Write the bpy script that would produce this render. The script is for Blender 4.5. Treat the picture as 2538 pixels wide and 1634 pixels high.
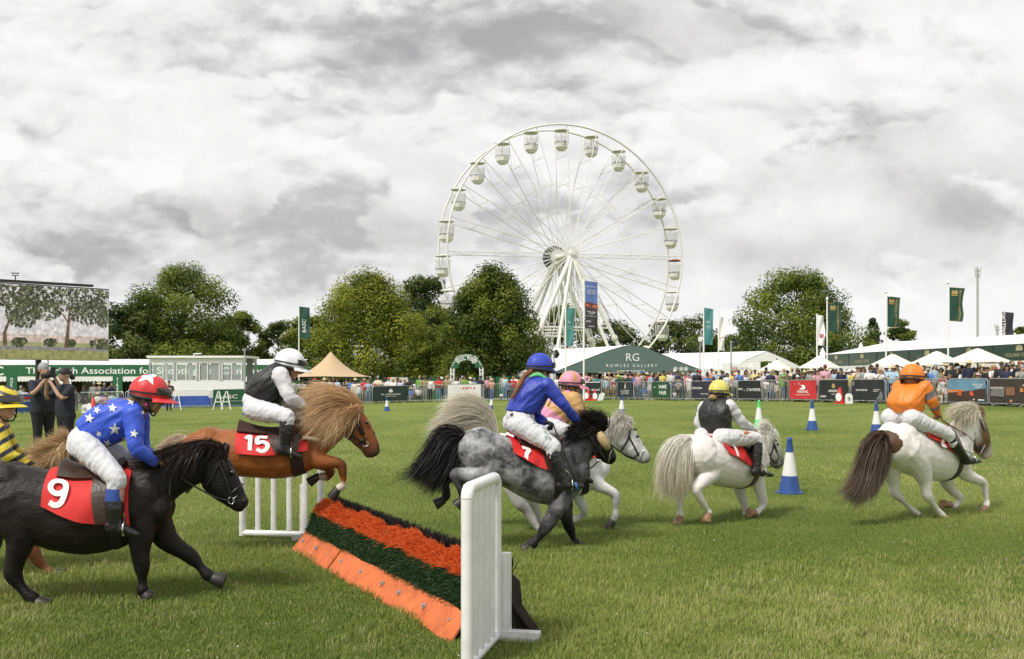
import bpy, bmesh, math, random
import numpy as np
from mathutils import Vector, Matrix, noise as mnoise
from mathutils.kdtree import KDTree

for _o in list(bpy.data.objects):
 bpy.data.objects.remove(_o, do_unlink=True)
scene = bpy.context.scene
R = math.radians
random.seed(7)
np.random.seed(7)

# ---------------------------------------------------------------- camera
FPX = 2538 * 35.0 / 36.0      # focal length in photo pixels
CX, HY, CAMH = 1269.0, 935.0, 1.55
cam_data = bpy.data.cameras.new("camera")
cam_data.lens = 35.0
cam_data.sensor_width = 36.0
cam_data.shift_y = (HY - 817.0) / 2538.0
cam_data.clip_start = 0.1
cam_data.clip_end = 3000.0
cam = bpy.data.objects.new("camera", cam_data)
scene.collection.objects.link(cam)
cam.location = (0, 0, CAMH)
cam.rotation_euler = (R(90), 0, 0)
scene.camera = cam

# ---------------------------------------------------------------- sky, sun, exposure
SUN_ELEV, SUN_AZ = 52.0, -42.0        # degrees; the sun stands high behind the camera's left shoulder
sun_from = Vector((math.sin(R(SUN_AZ)) * math.cos(R(SUN_ELEV)), -math.cos(R(SUN_AZ)) * math.cos(R(SUN_ELEV)), math.sin(R(SUN_ELEV))))
sun_data = bpy.data.lights.new("sun", 'SUN')
sun_data.energy = 3.2
sun_data.angle = R(12)
sun_data.color = (1.0, 0.95, 0.87)
sun = bpy.data.objects.new("sun", sun_data)
scene.collection.objects.link(sun)
sun.rotation_euler = (-sun_from).to_track_quat('-Z', 'Y').to_euler()
scene.view_settings.view_transform = 'Standard'
scene.view_settings.look = 'None'
scene.view_settings.exposure = 0.12
scene.view_settings.gamma = 1.0
scene.view_settings.use_curve_mapping = False
try:
 scene.cycles.max_bounces = 6
 scene.cycles.transparent_max_bounces = 12
 scene.cycles.use_denoising = True
except Exception:
 pass

world = bpy.data.worlds.new("World")
scene.world = world
world.use_nodes = True
def build_world():
 nt = world.node_tree
 nt.nodes.clear()
 N, L = nt.nodes.new, nt.links.new
 def math_(op, a, b=None, c=None):
  n = N('ShaderNodeMath'); n.operation = op
  for i, v in enumerate((a, b, c)):
   if v is None: continue
   if isinstance(v, (int, float)): n.inputs[i].default_value = v
   else: L(v, n.inputs[i])
  return n.outputs[0]
 def smooth(x, a, b):
  n = N('ShaderNodeMapRange'); n.interpolation_type = 'SMOOTHSTEP'
  L(x, n.inputs['Value'])
  n.inputs['From Min'].default_value = a; n.inputs['From Max'].default_value = b
  return n.outputs['Result']
 tc = N('ShaderNodeTexCoord')
 sep = N('ShaderNodeSeparateXYZ'); L(tc.outputs['Generated'], sep.inputs[0])
 x, y, z = sep.outputs
 zc = math_('MAXIMUM', z, 0.0)
 den = math_('ADD', zc, 0.22)
 px_ = math_('DIVIDE', x, den); py_ = math_('DIVIDE', y, den)
 comb = N('ShaderNodeCombineXYZ'); L(px_, comb.inputs[0]); L(py_, comb.inputs[1]); comb.inputs[2].default_value = 3.7
 def noise(vec, scale, detail=8, rough=0.55, dist=0.0):
  n = N('ShaderNodeTexNoise'); n.inputs['Scale'].default_value = scale
  n.inputs['Detail'].default_value = detail; n.inputs['Roughness'].default_value = rough
  n.inputs['Distortion'].default_value = dist
  L(vec, n.inputs['Vector']); return n.outputs['Fac']
 # the cloud masses in the part of the sky that the photograph shows: (u, w, a, b, weight) with u = x/y, w = z/y
 yp = math_('MAXIMUM', y, 0.05)
 u = math_('DIVIDE', x, yp); w = math_('DIVIDE', zc, yp)
 ucomb = N('ShaderNodeCombineXYZ'); L(u, ucomb.inputs[0]); L(w, ucomb.inputs[1])
 nw = noise(ucomb.outputs[0], 5.0, 5, 0.6)
 nw2 = noise(ucomb.outputs[0], 7.3, 4, 0.6)
 u2 = math_('ADD', u, math_('MULTIPLY', math_('SUBTRACT', nw, 0.5), 0.26))
 w2 = math_('ADD', w, math_('MULTIPLY', math_('SUBTRACT', nw2, 0.5), 0.11))
 def at(px, py): return (px - CX) / FPX, (HY - py) / FPX
 blobs = [((1150, 130), .21, .060, .85), ((980, 60), .20, .045, .55), ((1500, 60), .16, .03, .45), ((150, 520), .17, .030, .55),
    ((450, 545), .17, .032, .75), ((800, 590), .20, .045, .7), ((980, 560), .12, .03, .35),
    ((2350, 470), .17, .055, .75), ((2450, 530), .12, .035, .5), ((1700, 610), .20, .040, .6),
    ((2000, 650), .18, .030, .45), ((1550, 520), .10, .035, .3), ((400, 60), .20, .03, .25), ((2100, 330), .10, .025, .35),
    ((2000, 110), .16, .045, .35), ((700, 690), .16, .02, .5), ((120, 660), .12, .025, .4), ((1900, 40), .2, .03, .3)]
 tot = None
 for (p, a, b, k) in blobs:
  u0, w0 = at(*p)
  du = math_('DIVIDE', math_('SUBTRACT', u2, u0), a)
  dw = math_('DIVIDE', math_('SUBTRACT', w2, w0), b)
  e = math_('POWER', 2.718, math_('MULTIPLY', math_('ADD', math_('MULTIPLY', du, du), math_('MULTIPLY', dw, dw)), -1.0))
  e = math_('MULTIPLY', e, k)
  tot = e if tot is None else math_('ADD', tot, e)
 front = smooth(y, 0.1, 0.4)
 n1 = noise(comb.outputs[0], 0.75, 9, 0.56, 0.25)
 n2 = noise(comb.outputs[0], 2.3, 8, 0.6, 0.4)
 n3 = noise(ucomb.outputs[0], 9.0, 9, 0.62, 0.3)
 nb = math_('ADD', math_('MULTIPLY', n1, 0.6), math_('MULTIPLY', n2, 0.4))
 gen = smooth(nb, 0.47, 0.66)
 # undersides: where the cloud thickens upwards it is seen from below and greyer, its tops stay white
 def sq(du, dw):
  c = N('ShaderNodeCombineXYZ'); L(math_('ADD', u, du), c.inputs[0]); L(math_('MULTIPLY', math_('ADD', w, dw), 1.5), c.inputs[1]); c.inputs[2].default_value = 5.3; return c.outputs[0]
 def fb(du, dw): return math_('ADD', math_('MULTIPLY', noise(sq(du, dw), 4.2, 10, 0.60, 0.25), 0.65), math_('MULTIPLY', noise(sq(du, dw), 11.0, 8, 0.62, 0.2), 0.35))
 f0 = fb(0.0, 0.0); under = math_('SUBTRACT', fb(0.01, 0.035), f0)
 inview = math_('ADD', math_('MULTIPLY', tot, math_('ADD', 0.35, math_('MULTIPLY', f0, 0.9))), math_('ADD', math_('MULTIPLY', under, 3.6), math_('MULTIPLY', math_('SUBTRACT', f0, 0.5), 1.2)))
 inview = smooth(inview, -0.28, 1.75)
 mix = N('ShaderNodeMix'); L(front, mix.inputs[0]); L(math_('MULTIPLY', gen, 0.6), mix.inputs[2]); L(inview, mix.inputs[3])
 dark = mix.outputs[0]
 ramp = N('ShaderNodeValToRGB'); L(dark, ramp.inputs[0])
 el = ramp.color_ramp.elements
 el[0].position = 0.0; el[0].color = (0.87, 0.87, 0.865, 1)
 el[1].position = 1.0; el[1].color = (0.42, 0.415, 0.42, 1)
 e = ramp.color_ramp.elements.new(0.22); e.color = (0.78, 0.78, 0.78, 1)
 e = ramp.color_ramp.elements.new(0.5); e.color = (0.68, 0.675, 0.67, 1)
 # cumulus heaps in front of it: crisp lit tops, grey undersides
 base_col = ramp.outputs[0]
 def heap(col_in, off, sc, thr, edge, dk, amt):
  def vec(dw):
   c = N('ShaderNodeCombineXYZ'); L(math_('ADD', u, off), c.inputs[0]); L(math_('MULTIPLY', math_('ADD', w, dw), 1.75), c.inputs[1]); c.inputs[2].default_value = off * 3.1; return c.outputs[0]
  g0 = noise(vec(0.0), sc, 11, 0.53, 0.15); g1 = noise(vec(0.055), sc, 5, 0.5, 0.15); g2 = noise(vec(0.015), sc * 2.6, 6, 0.55, 0.2); g3 = noise(vec(0.0), sc * 2.6, 6, 0.55, 0.2)
  al = math_('MULTIPLY', smooth(g0, thr, thr + edge), math_('MULTIPLY', amt, front))
  sh = math_('ADD', math_('MULTIPLY', math_('SUBTRACT', g1, g0), 2.2), math_('ADD', math_('MULTIPLY', math_('SUBTRACT', g2, g3), 1.8), math_('MULTIPLY', tot, 0.6)))
  r = N('ShaderNodeValToRGB'); L(smooth(sh, -0.42, 0.85), r.inputs[0])
  r.color_ramp.elements[0].color = (0.91, 0.905, 0.895, 1); r.color_ramp.elements[1].color = (dk, dk, dk * 1.02, 1)
  e = r.color_ramp.elements.new(0.42); e.color = (0.75, 0.75, 0.75, 1)
  m = N('ShaderNodeMix'); m.data_type = 'RGBA'; L(al, m.inputs[0]); L(col_in, m.inputs[6]); L(r.outputs[0], m.inputs[7]); return m.outputs[2]
 col = heap(base_col, 2.37, 6.5, 0.50, 0.05, 0.44, 0.8)
 col = heap(col, 7.91, 4.2, 0.52, 0.045, 0.38, 0.85)
 gap = smooth(noise(comb.outputs[0], 1.3, 6, 0.5), 0.60, 0.74)
 gap = math_('MULTIPLY', gap, math_('SUBTRACT', 1.0, smooth(dark, 0.05, 0.35)))
 gap = math_('MULTIPLY', gap, math_('MULTIPLY', smooth(z, 0.15, 0.35), 0.4))
 sky = N('ShaderNodeTexSky'); sky.sky_type = 'NISHITA'; sky.sun_disc = False
 sky.sun_elevation = R(SUN_ELEV); sky.sun_rotation = math.atan2(sun_from.x, sun_from.y)
 b1 = N('ShaderNodeBackground'); L(col, b1.inputs[0]); b1.inputs[1].default_value = 1.0
 b2 = N('ShaderNodeBackground'); L(sky.outputs[0], b2.inputs[0]); b2.inputs[1].default_value = 0.12
 ms = N('ShaderNodeMixShader'); L(gap, ms.inputs[0]); L(b1.outputs[0], ms.inputs[1]); L(b2.outputs[0], ms.inputs[2])
 out = N('ShaderNodeOutputWorld'); L(ms.outputs[0], out.inputs[0])
build_world()

# ---------------------------------------------------------------- pixel geometry of the place
def WP(u, v, D):
 """the point of the place seen at photo pixel (u, v), D metres in front of the camera"""
 return Vector(((u - CX) / FPX * D, D, CAMH - (v - HY) / FPX * D))
def GP(u, v):
 """the point of the ground seen at photo pixel (u, v)"""
 return WP(u, v, CAMH * FPX / (v - HY))

# ---------------------------------------------------------------- objects
COL = scene.collection
ROOT = {}
def thing(name, label, cat, loc=(0, 0, 0), group=None, rotz=0.0):
 o = bpy.data.objects.new(name, None)
 o.empty_display_size = 0.2
 COL.objects.link(o)
 o.location = loc
 o.rotation_euler = (0, 0, rotz)
 o['label'] = label; o['category'] = cat
 if group: o['group'] = group
 ROOT[o.name] = Vector(loc)
 return o
def part(parent, name, mesh, mat=None, label=None, kind=None, local=False):
 """a part of a thing (or a sub-part of a part); the mesh is in world coordinates unless local"""
 if isinstance(mesh, MB): mesh = mesh.mesh(name)
 loc = ROOT[parent.name]
 if not local: mesh.transform(Matrix.Translation(-loc))
 o = bpy.data.objects.new(name, mesh)
 COL.objects.link(o)
 o.parent = parent
 ROOT[o.name] = loc
 if mat is not None and not mesh.materials:
  for m in (mat if isinstance(mat, (list, tuple)) else [mat]): mesh.materials.append(m)
 if label: o['label'] = label
 if kind: o['kind'] = kind
 return o
def single(name, mesh, mat, label=None, cat=None, group=None, kind=None):
 if isinstance(mesh, MB): mesh = mesh.mesh(name)
 o = bpy.data.objects.new(name, mesh)
 COL.objects.link(o)
 if mat is not None and not mesh.materials:
  for m in (mat if isinstance(mat, (list, tuple)) else [mat]): mesh.materials.append(m)
 if label: o['label'] = label
 if cat: o['category'] = cat
 if group: o['group'] = group
 if kind: o['kind'] = kind
 ROOT[o.name] = Vector((0, 0, 0))
 return o

class MB:
 """collects shapes into one mesh"""
 def __init__(s):
  s.v = []; s.f = []; s.mi = []; s.cur = 0
 def add(s, verts, faces, M=None):
  b = len(s.v)
  for p in verts:
   p = Vector(p)
   s.v.append(M @ p if M is not None else p)
  for f in faces:
   s.f.append(tuple(b + i for i in f)); s.mi.append(s.cur)
  return s
 def box(s, c, d, M=None, rotz=0.0):
  cx, cy, cz = c; a, b, h = d[0] / 2, d[1] / 2, d[2] / 2
  vs = [(x, y, z) for z in (-h, h) for (x, y) in ((-a, -b), (a, -b), (a, b), (-a, b))]
  if rotz:
   ca, sa = math.cos(rotz), math.sin(rotz)
   vs = [(x * ca - y * sa, x * sa + y * ca, z) for x, y, z in vs]
  vs = [(x + cx, y + cy, z + cz) for x, y, z in vs]
  return s.add(vs, [(0, 3, 2, 1), (4, 5, 6, 7), (0, 1, 5, 4), (1, 2, 6, 5), (2, 3, 7, 6), (3, 0, 4, 7)], M)
 def bar(s, a, b, w, h, up=(0, 0, 1)):
  """a square bar from a to b"""
  a = Vector(a); b = Vector(b); d = (b - a).normalized(); up = Vector(up)
  if abs(d.dot(up)) > 0.98: up = Vector((0, 1, 0)) if abs(d.y) < 0.9 else Vector((1, 0, 0))
  sx = d.cross(up).normalized() * (w / 2); sz = sx.cross(d).normalized() * (h / 2)
  vs = [p + i * sx + j * sz for p in (a, b) for (i, j) in ((-1, -1), (1, -1), (1, 1), (-1, 1))]
  return s.add(vs, [(0, 3, 2, 1), (4, 5, 6, 7), (0, 1, 5, 4), (1, 2, 6, 5), (2, 3, 7, 6), (3, 0, 4, 7)])
 def tube(s, pts, rad, n=8, cap=True, flat=None):
  """round tube along pts; rad a number or one per point; flat = (axis, factor) squeezes the section along an axis"""
  pts = [Vector(p) for p in pts]
  m = len(pts)
  if isinstance(rad, (int, float)): rad = [rad] * m
  b = len(s.v)
  prev = None
  for i, p in enumerate(pts):
   d = (pts[min(i + 1, m - 1)] - pts[max(i - 1, 0)])
   if d.length < 1e-9: d = Vector((0, 0, 1))
   d.normalize()
   if prev is None:
    t = Vector((0, 0, 1)) if abs(d.z) < 0.9 else Vector((0, 1, 0))
    ax = d.cross(t).normalized()
   else:
    ax = (prev - d * prev.dot(d))
    if ax.length < 1e-6: ax = d.orthogonal()
    ax.normalize()
   prev = ax
   ay = d.cross(ax)
   for k in range(n):
    a = 2 * math.pi * k / n
    off = (ax * math.cos(a) + ay * math.sin(a)) * rad[i]
    if flat is not None:
     fa, ff = flat
     off = off - fa * off.dot(fa) * (1 - ff)
    s.v.append(p + off)
  for i in range(m - 1):
   for k in range(n):
    k2 = (k + 1) % n
    s.f.append((b + i * n + k, b + i * n + k2, b + (i + 1) * n + k2, b + (i + 1) * n + k)); s.mi.append(s.cur)
  if cap:
   s.f.append(tuple(b + k for k in reversed(range(n)))); s.mi.append(s.cur)
   s.f.append(tuple(b + (m - 1) * n + k for k in range(n))); s.mi.append(s.cur)
  return s
 def rings(s, rings, cap=True, closed=True):
  """loft through rings (lists of equal length)"""
  b = len(s.v); n = len(rings[0])
  for r in rings:
   for p in r: s.v.append(Vector(p))
  for i in range(len(rings) - 1):
   for k in range(n if closed else n - 1):
    k2 = (k + 1) % n
    s.f.append((b + i * n + k, b + i * n + k2, b + (i + 1) * n + k2, b + (i + 1) * n + k)); s.mi.append(s.cur)
  if cap and closed:
   s.f.append(tuple(b + k for k in reversed(range(n)))); s.mi.append(s.cur)
   s.f.append(tuple(b + (len(rings) - 1) * n + k for k in range(n))); s.mi.append(s.cur)
  return s
 def lathe(s, prof, n=16, M=None, cap=True):
  """profile [(r, z)] turned about z"""
  rs = [[Vector((r * math.cos(2 * math.pi * k / n), r * math.sin(2 * math.pi * k / n), z)) for k in range(n)] for r, z in prof]
  if M is not None: rs = [[M @ p for p in r] for r in rs]
  return s.rings(rs, cap)
 def ball(s, c, r, n=10, m=6, M=None):
  """ellipsoid, r a number or three radii, M an orientation"""
  c = Vector(c)
  if isinstance(r, (int, float)): r = (r, r, r)
  b = len(s.v)
  def put(p):
   p = Vector((p[0] * r[0], p[1] * r[1], p[2] * r[2]))
   if M is not None: p = M @ p
   s.v.append(c + p)
  put((0, 0, -1))
  for i in range(1, m):
   t = -math.pi / 2 + math.pi * i / m
   for k in range(n):
    a = 2 * math.pi * k / n
    put((math.cos(t) * math.cos(a), math.cos(t) * math.sin(a), math.sin(t)))
  put((0, 0, 1))
  top = len(s.v) - 1
  for k in range(n):
   k2 = (k + 1) % n
   s.f.append((b, b + 1 + k2, b + 1 + k)); s.mi.append(s.cur)
   for i in range(m - 2):
    q = b + 1 + i * n
    s.f.append((q + k, q + k2, q + n + k2, q + n + k)); s.mi.append(s.cur)
   q = b + 1 + (m - 2) * n
   s.f.append((q + k, q + k2, top)); s.mi.append(s.cur)
  return s
 def grid(s, fn, nu, nv, thick=None):
  """sheet fn(u, v), u and v in 0..1; thick gives it a back face at fn - normal*thick"""
  P = [[Vector(fn(i / nu, j / nv)) for j in range(nv + 1)] for i in range(nu + 1)]
  b = len(s.v)
  for r in P: s.v.extend(r)
  w = nv + 1
  for i in range(nu):
   for j in range(nv):
    s.f.append((b + i * w + j, b + (i + 1) * w + j, b + (i + 1) * w + j + 1, b + i * w + j + 1)); s.mi.append(s.cur)
  if thick:
   b2 = len(s.v)
   for i in range(nu + 1):
    for j in range(nv + 1):
     du = P[min(i + 1, nu)][j] - P[max(i - 1, 0)][j]; dv = P[i][min(j + 1, nv)] - P[i][max(j - 1, 0)]
     nn = du.cross(dv)
     if nn.length > 1e-12: nn.normalize()
     s.v.append(P[i][j] - nn * thick)
   for i in range(nu):
    for j in range(nv):
     s.f.append((b2 + i * w + j, b2 + i * w + j + 1, b2 + (i + 1) * w + j + 1, b2 + (i + 1) * w + j)); s.mi.append(s.cur)
   edge = [i * w for i in range(nu + 1)] + [nu * w + j for j in range(1, nv + 1)] + [i * w + nv for i in range(nu - 1, -1, -1)] + [j for j in range(nv - 1, 0, -1)]
   for a, c in zip(edge, edge[1:] + edge[:1]):
    s.f.append((b + c, b + a, b2 + a, b2 + c)); s.mi.append(s.cur)
  return s
 def poly(s, pts, back=None):
  """flat polygon; back = offset vector gives it thickness"""
  b = len(s.v); n = len(pts)
  s.v.extend(Vector(p) for p in pts)
  s.f.append(tuple(range(b, b + n))); s.mi.append(s.cur)
  if back is not None:
   back = Vector(back)
   s.v.extend(Vector(p) + back for p in pts)
   s.f.append(tuple(range(b + 2 * n - 1, b + n - 1, -1))); s.mi.append(s.cur)
   for k in range(n):
    k2 = (k + 1) % n
    s.f.append((b + k2, b + k, b + n + k, b + n + k2)); s.mi.append(s.cur)
  return s
 def mesh(s, name, smooth=False):
  me = bpy.data.meshes.new(name)
  me.from_pydata([tuple(p) for p in s.v], [], s.f)
  if any(s.mi): me.polygons.foreach_set('material_index', s.mi)
  if smooth: me.polygons.foreach_set('use_smooth', [True] * len(me.polygons))
  me.update()
  return me
def smooth_mesh(me, angle=None):
 me.polygons.foreach_set('use_smooth', [True] * len(me.polygons)); me.update()
 if angle is not None:
  try: me.set_sharp_from_angle(angle=R(angle))
  except Exception: pass
 return me
def remesh(mb, name, voxel, it=4, fac=0.5):
 """the shapes of mb grown together into one continuous skin"""
 me = mb.mesh(name) if isinstance(mb, MB) else mb
 bm = bmesh.new(); bm.from_mesh(me); bmesh.ops.recalc_face_normals(bm, faces=bm.faces); bm.to_mesh(me); bm.free()
 o = bpy.data.objects.new(name + '_tmp', me); COL.objects.link(o)
 md = o.modifiers.new('r', 'REMESH'); md.mode = 'VOXEL'; md.voxel_size = voxel; md.use_smooth_shade = True
 if it:
  ms = o.modifiers.new('s', 'SMOOTH'); ms.factor = fac; ms.iterations = it
 dg = bpy.context.evaluated_depsgraph_get()
 new = bpy.data.meshes.new_from_object(o.evaluated_get(dg))
 bpy.data.objects.remove(o, do_unlink=True)
 bpy.data.meshes.remove(me)
 new.name = name
 new.polygons.foreach_set('use_smooth', [True] * len(new.polygons))
 new.materials.clear()
 return new
def cat(pts, per=4):
 """Catmull-Rom resampling of a list of tuples"""
 P = [np.array(p, float) for p in pts]
 out = []
 for i in range(len(P) - 1):
  p0 = P[i - 1] if i else 2 * P[0] - P[1]
  p1, p2 = P[i], P[i + 1]
  p3 = P[i + 2] if i + 2 < len(P) else 2 * P[-1] - P[-2]
  for k in range(per):
   t = k / per
   out.append(0.5 * (2 * p1 + (p2 - p0) * t + (2 * p0 - 5 * p1 + 4 * p2 - p3) * t * t + (3 * p1 - p0 - 3 * p2 + p3) * t ** 3))
 out.append(P[-1])
 return out
def colour_verts(me, fn, name='Col'):
 """a colour of its own for every vertex: fn(position) -> (r, g, b)"""
 at = me.color_attributes.new(name, 'FLOAT_COLOR', 'POINT')
 buf = np.ones(len(me.vertices) * 4, dtype=np.float32)
 for i, v in enumerate(me.vertices):
  c = fn(v.co); buf[4 * i:4 * i + 3] = c[:3]
 at.data.foreach_set('color', buf)
_txt = {}
def text_geo(s, bold=0.0, spacing=1.0, shear=0.0):
 """outline of a line of lettering as (verts, faces), capitals 1 high, centred on x"""
 key = (s, bold, spacing, shear)
 if key not in _txt:
  cu = bpy.data.curves.new('t', 'FONT'); cu.body = s; cu.size = 1.0 / 0.729
  cu.align_x = 'CENTER'; cu.offset = bold; cu.space_character = spacing; cu.shear = shear
  cu.resolution_u = 3
  o = bpy.data.objects.new('t', cu); COL.objects.link(o)
  bpy.context.view_layer.update()
  dg = bpy.context.evaluated_depsgraph_get()
  me = bpy.data.meshes.new_from_object(o.evaluated_get(dg))
  vs = [tuple(v.co) for v in me.vertices]; fs = [tuple(p.vertices) for p in me.polygons]
  bpy.data.objects.remove(o, do_unlink=True); bpy.data.curves.remove(cu); bpy.data.meshes.remove(me)
  if vs:
   x0 = min(v[0] for v in vs); x1 = max(v[0] for v in vs)
   vs = [(v[0] - (x0 + x1) / 2, v[1], 0) for v in vs]
   _txt[key] = (vs, fs, x1 - x0)
  else: _txt[key] = ([], [], 0)
 return _txt[key]
def put_text(mb, s, fn, h, width=None, at=(0, 0), **kw):
 """lettering s, capitals h high (squeezed to width), laid through fn(x, z) -> point; at = centre of its base line"""
 vs, fs, w = text_geo(s, **kw)
 if not vs: return
 k = h if width is None else width / w
 mb.add([fn(at[0] + v[0] * k, at[1] + v[1] * h) for v in vs], fs)
# ---------------------------------------------------------------- materials
MATS = {}
def mat(name, col, rough=0.6, metal=0.0, noise=0.0, nscale=8.0, bump=0.0, bscale=40.0, spec=0.5, coat=0.0, sheen=0.0, trans=0.0, emit=None, attr=None, alpha=1.0, coords='Object', bdist=0.02, bstretch=None):
 """a procedural material: base colour with uneven tone (noise) and fine relief (bump)"""
 if name in MATS: return MATS[name]
 m = bpy.data.materials.new(name); m.use_nodes = True
 nt = m.node_tree; N, L = nt.nodes.new, nt.links.new
 b = nt.nodes['Principled BSDF']
 b.inputs['Base Color'].default_value = (*col, 1)
 b.inputs['Roughness'].default_value = rough
 b.inputs['Metallic'].default_value = metal
 b.inputs['Specular IOR Level'].default_value = spec
 b.inputs['Coat Weight'].default_value = coat
 if sheen: b.inputs['Sheen Weight'].default_value = sheen
 if trans: b.inputs['Transmission Weight'].default_value = trans
 if alpha < 1: b.inputs['Alpha'].default_value = alpha
 if emit: b.inputs['Emission Color'].default_value = (*col, 1); b.inputs['Emission Strength'].default_value = emit
 tc = N('ShaderNodeTexCoord')
 src = None
 if attr:
  a = N('ShaderNodeAttribute'); a.attribute_name = attr; src = a.outputs['Color']
 if noise:
  n = N('ShaderNodeTexNoise'); n.inputs['Scale'].default_value = nscale; n.inputs['Detail'].default_value = 6
  n.inputs['Roughness'].default_value = 0.6
  L(tc.outputs[coords], n.inputs['Vector'])
  mr = N('ShaderNodeMapRange'); L(n.outputs['Fac'], mr.inputs['Value'])
  mr.inputs['From Min'].default_value = 0.25; mr.inputs['From Max'].default_value = 0.75
  mr.inputs['To Min'].default_value = 1 - noise; mr.inputs['To Max'].default_value = 1 + noise * 0.6
  mx = N('ShaderNodeMix'); mx.data_type = 'RGBA'; mx.blend_type = 'MULTIPLY'; mx.inputs[0].default_value = 1
  if src is not None: L(src, mx.inputs[6])
  else: mx.inputs[6].default_value = (*col, 1)
  cb = N('ShaderNodeCombineColor')
  for i in range(3): L(mr.outputs['Result'], cb.inputs[i])
  L(cb.outputs[0], mx.inputs[7]); src = mx.outputs[2]
 if src is not None: L(src, b.inputs['Base Color'])
 if emit and src is not None: L(src, b.inputs['Emission Color'])
 if bump:
  n = N('ShaderNodeTexNoise'); n.inputs['Scale'].default_value = bscale; n.inputs['Detail'].default_value = 5
  vec = tc.outputs[coords]
  if bstretch:
   mp = N('ShaderNodeMapping'); mp.inputs['Scale'].default_value = bstretch; L(vec, mp.inputs['Vector']); vec = mp.outputs[0]
  L(vec, n.inputs['Vector'])
  bp = N('ShaderNodeBump'); bp.inputs['Strength'].default_value = bump; bp.inputs['Distance'].default_value = bdist
  L(n.outputs['Fac'], bp.inputs['Height']); L(bp.outputs['Normal'], b.inputs['Normal'])
 MATS[name] = m
 return m
def srgb(*c):
 """0-255 display colour to linear"""
 return tuple(((x / 255) / 12.92 if x / 255 <= 0.04045 else ((x / 255 + 0.055) / 1.055) ** 2.4) for x in c)
def alb(*c, k=0.8):
 """base colour from a sunlit display colour"""
 return tuple(min(0.85, v * k) for v in srgb(*c))
M_white = mat('white_paint', (0.83, 0.83, 0.82), 0.45, noise=0.06, nscale=3)
M_plastic = mat('white_plastic', (0.76, 0.76, 0.75), 0.3, noise=0.16, nscale=9, bump=0.05, bscale=12)
M_steel = mat('galvanised_steel', (0.48, 0.49, 0.50), 0.4, metal=0.7, noise=0.15, nscale=20)
M_dark = mat('dark_metal', (0.03, 0.03, 0.032), 0.5)
M_black = mat('black_rubber', (0.012, 0.012, 0.013), 0.55)
M_leather_black = mat('black_leather', (0.014, 0.013, 0.013), 0.32, noise=0.2, nscale=20, bump=0.25, bscale=30)
M_leather_brown = mat('brown_leather', (0.045, 0.024, 0.016), 0.42, noise=0.3, nscale=14, bump=0.2, bscale=40)
M_canvas = mat('white_canvas', (0.76, 0.76, 0.75), 0.6, noise=0.05, nscale=0.8, bump=0.15, bscale=1.5, bdist=0.1)
M_cream = mat('cream_canvas', (0.70, 0.66, 0.58), 0.7, noise=0.05, nscale=1.0)
M_tan = mat('tan_canvas', (0.50, 0.36, 0.22), 0.75, noise=0.06, nscale=0.8)
M_green_sign = mat('green_vinyl', (0.015, 0.115, 0.045), 0.5, noise=0.08, nscale=0.6)
M_green_dark = mat('dark_green_vinyl', (0.010, 0.045, 0.026), 0.25, noise=0.10, nscale=0.8)
M_teal = mat('slate_green_vinyl', (0.10, 0.155, 0.145), 0.5, noise=0.10, nscale=0.7, bump=0.3, bscale=0.9, bdist=0.12)
M_flag_teal = mat('teal_flag', (0.06, 0.22, 0.22), 0.6, noise=0.05)
M_flag_green = mat('green_flag', (0.008, 0.055, 0.036), 0.6, noise=0.08)
M_gold = mat('gold_print', (0.40, 0.28, 0.09), 0.5)
M_print = mat('white_print', (0.80, 0.80, 0.79), 0.6)
M_glass = mat('window_glass', (0.75, 0.80, 0.80), 0.05, alpha=0.22, spec=0.6)
M_interior = mat('tent_interior', (0.06, 0.045, 0.035), 0.9)
# ---------------------------------------------------------------- the ground
def ground_mat():
 m = bpy.data.materials.new('meadow'); m.use_nodes = True
 nt = m.node_tree; N, L = nt.nodes.new, nt.links.new; b = nt.nodes['Principled BSDF']
 tc = N('ShaderNodeTexCoord')
 def no(s, d=6, r=.6, dist=0):
  n = N('ShaderNodeTexNoise'); n.inputs['Scale'].default_value = s; n.inputs['Detail'].default_value = d; n.inputs['Roughness'].default_value = r
  n.inputs['Distortion'].default_value = dist
  L(tc.outputs['Object'], n.inputs['Vector']); return n.outputs['Fac']
 r1 = N('ShaderNodeValToRGB'); L(no(.22, 8, .65, .4), r1.inputs[0])
 e = r1.color_ramp.elements
 e[0].position = .34; e[0].color = (.110, .162, .029, 1)
 e[1].position = .68; e[1].color = (.230, .265, .066, 1)
 q = e.new(.5); q.color = (.168, .214, .046, 1)
 r2 = N('ShaderNodeValToRGB'); L(no(1.6, 8, .7), r2.inputs[0])
 e = r2.color_ramp.elements
 e[0].position = .60; e[0].color = (0, 0, 0, 1); e[1].position = .74; e[1].color = (1, 1, 1, 1)
 mx = N('ShaderNodeMix'); mx.data_type = 'RGBA'; L(r2.outputs[0], mx.inputs[0]); L(r1.outputs[0], mx.inputs[6]); mx.inputs[7].default_value = (.27, .22, .10, 1)
 mr = N('ShaderNodeMapRange'); L(no(14, 8, .75), mr.inputs['Value']); mr.inputs['From Min'].default_value = .3; mr.inputs['From Max'].default_value = .7; mr.inputs['To Min'].default_value = .62; mr.inputs['To Max'].default_value = 1.3
 sc = N('ShaderNodeVectorMath'); sc.operation = 'SCALE'; L(mx.outputs[2], sc.inputs[0]); L(mr.outputs['Result'], sc.inputs['Scale'])
 L(sc.outputs[0], b.inputs['Base Color']); b.inputs['Roughness'].default_value = .9; b.inputs['Specular IOR Level'].default_value = .15
 bp = N('ShaderNodeBump'); bp.inputs['Strength'].default_value = .9; bp.inputs['Distance'].default_value = .05; L(no(22, 8, .8), bp.inputs['Height']); L(bp.outputs['Normal'], b.inputs['Normal'])
 return m
M_meadow = ground_mat()
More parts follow.
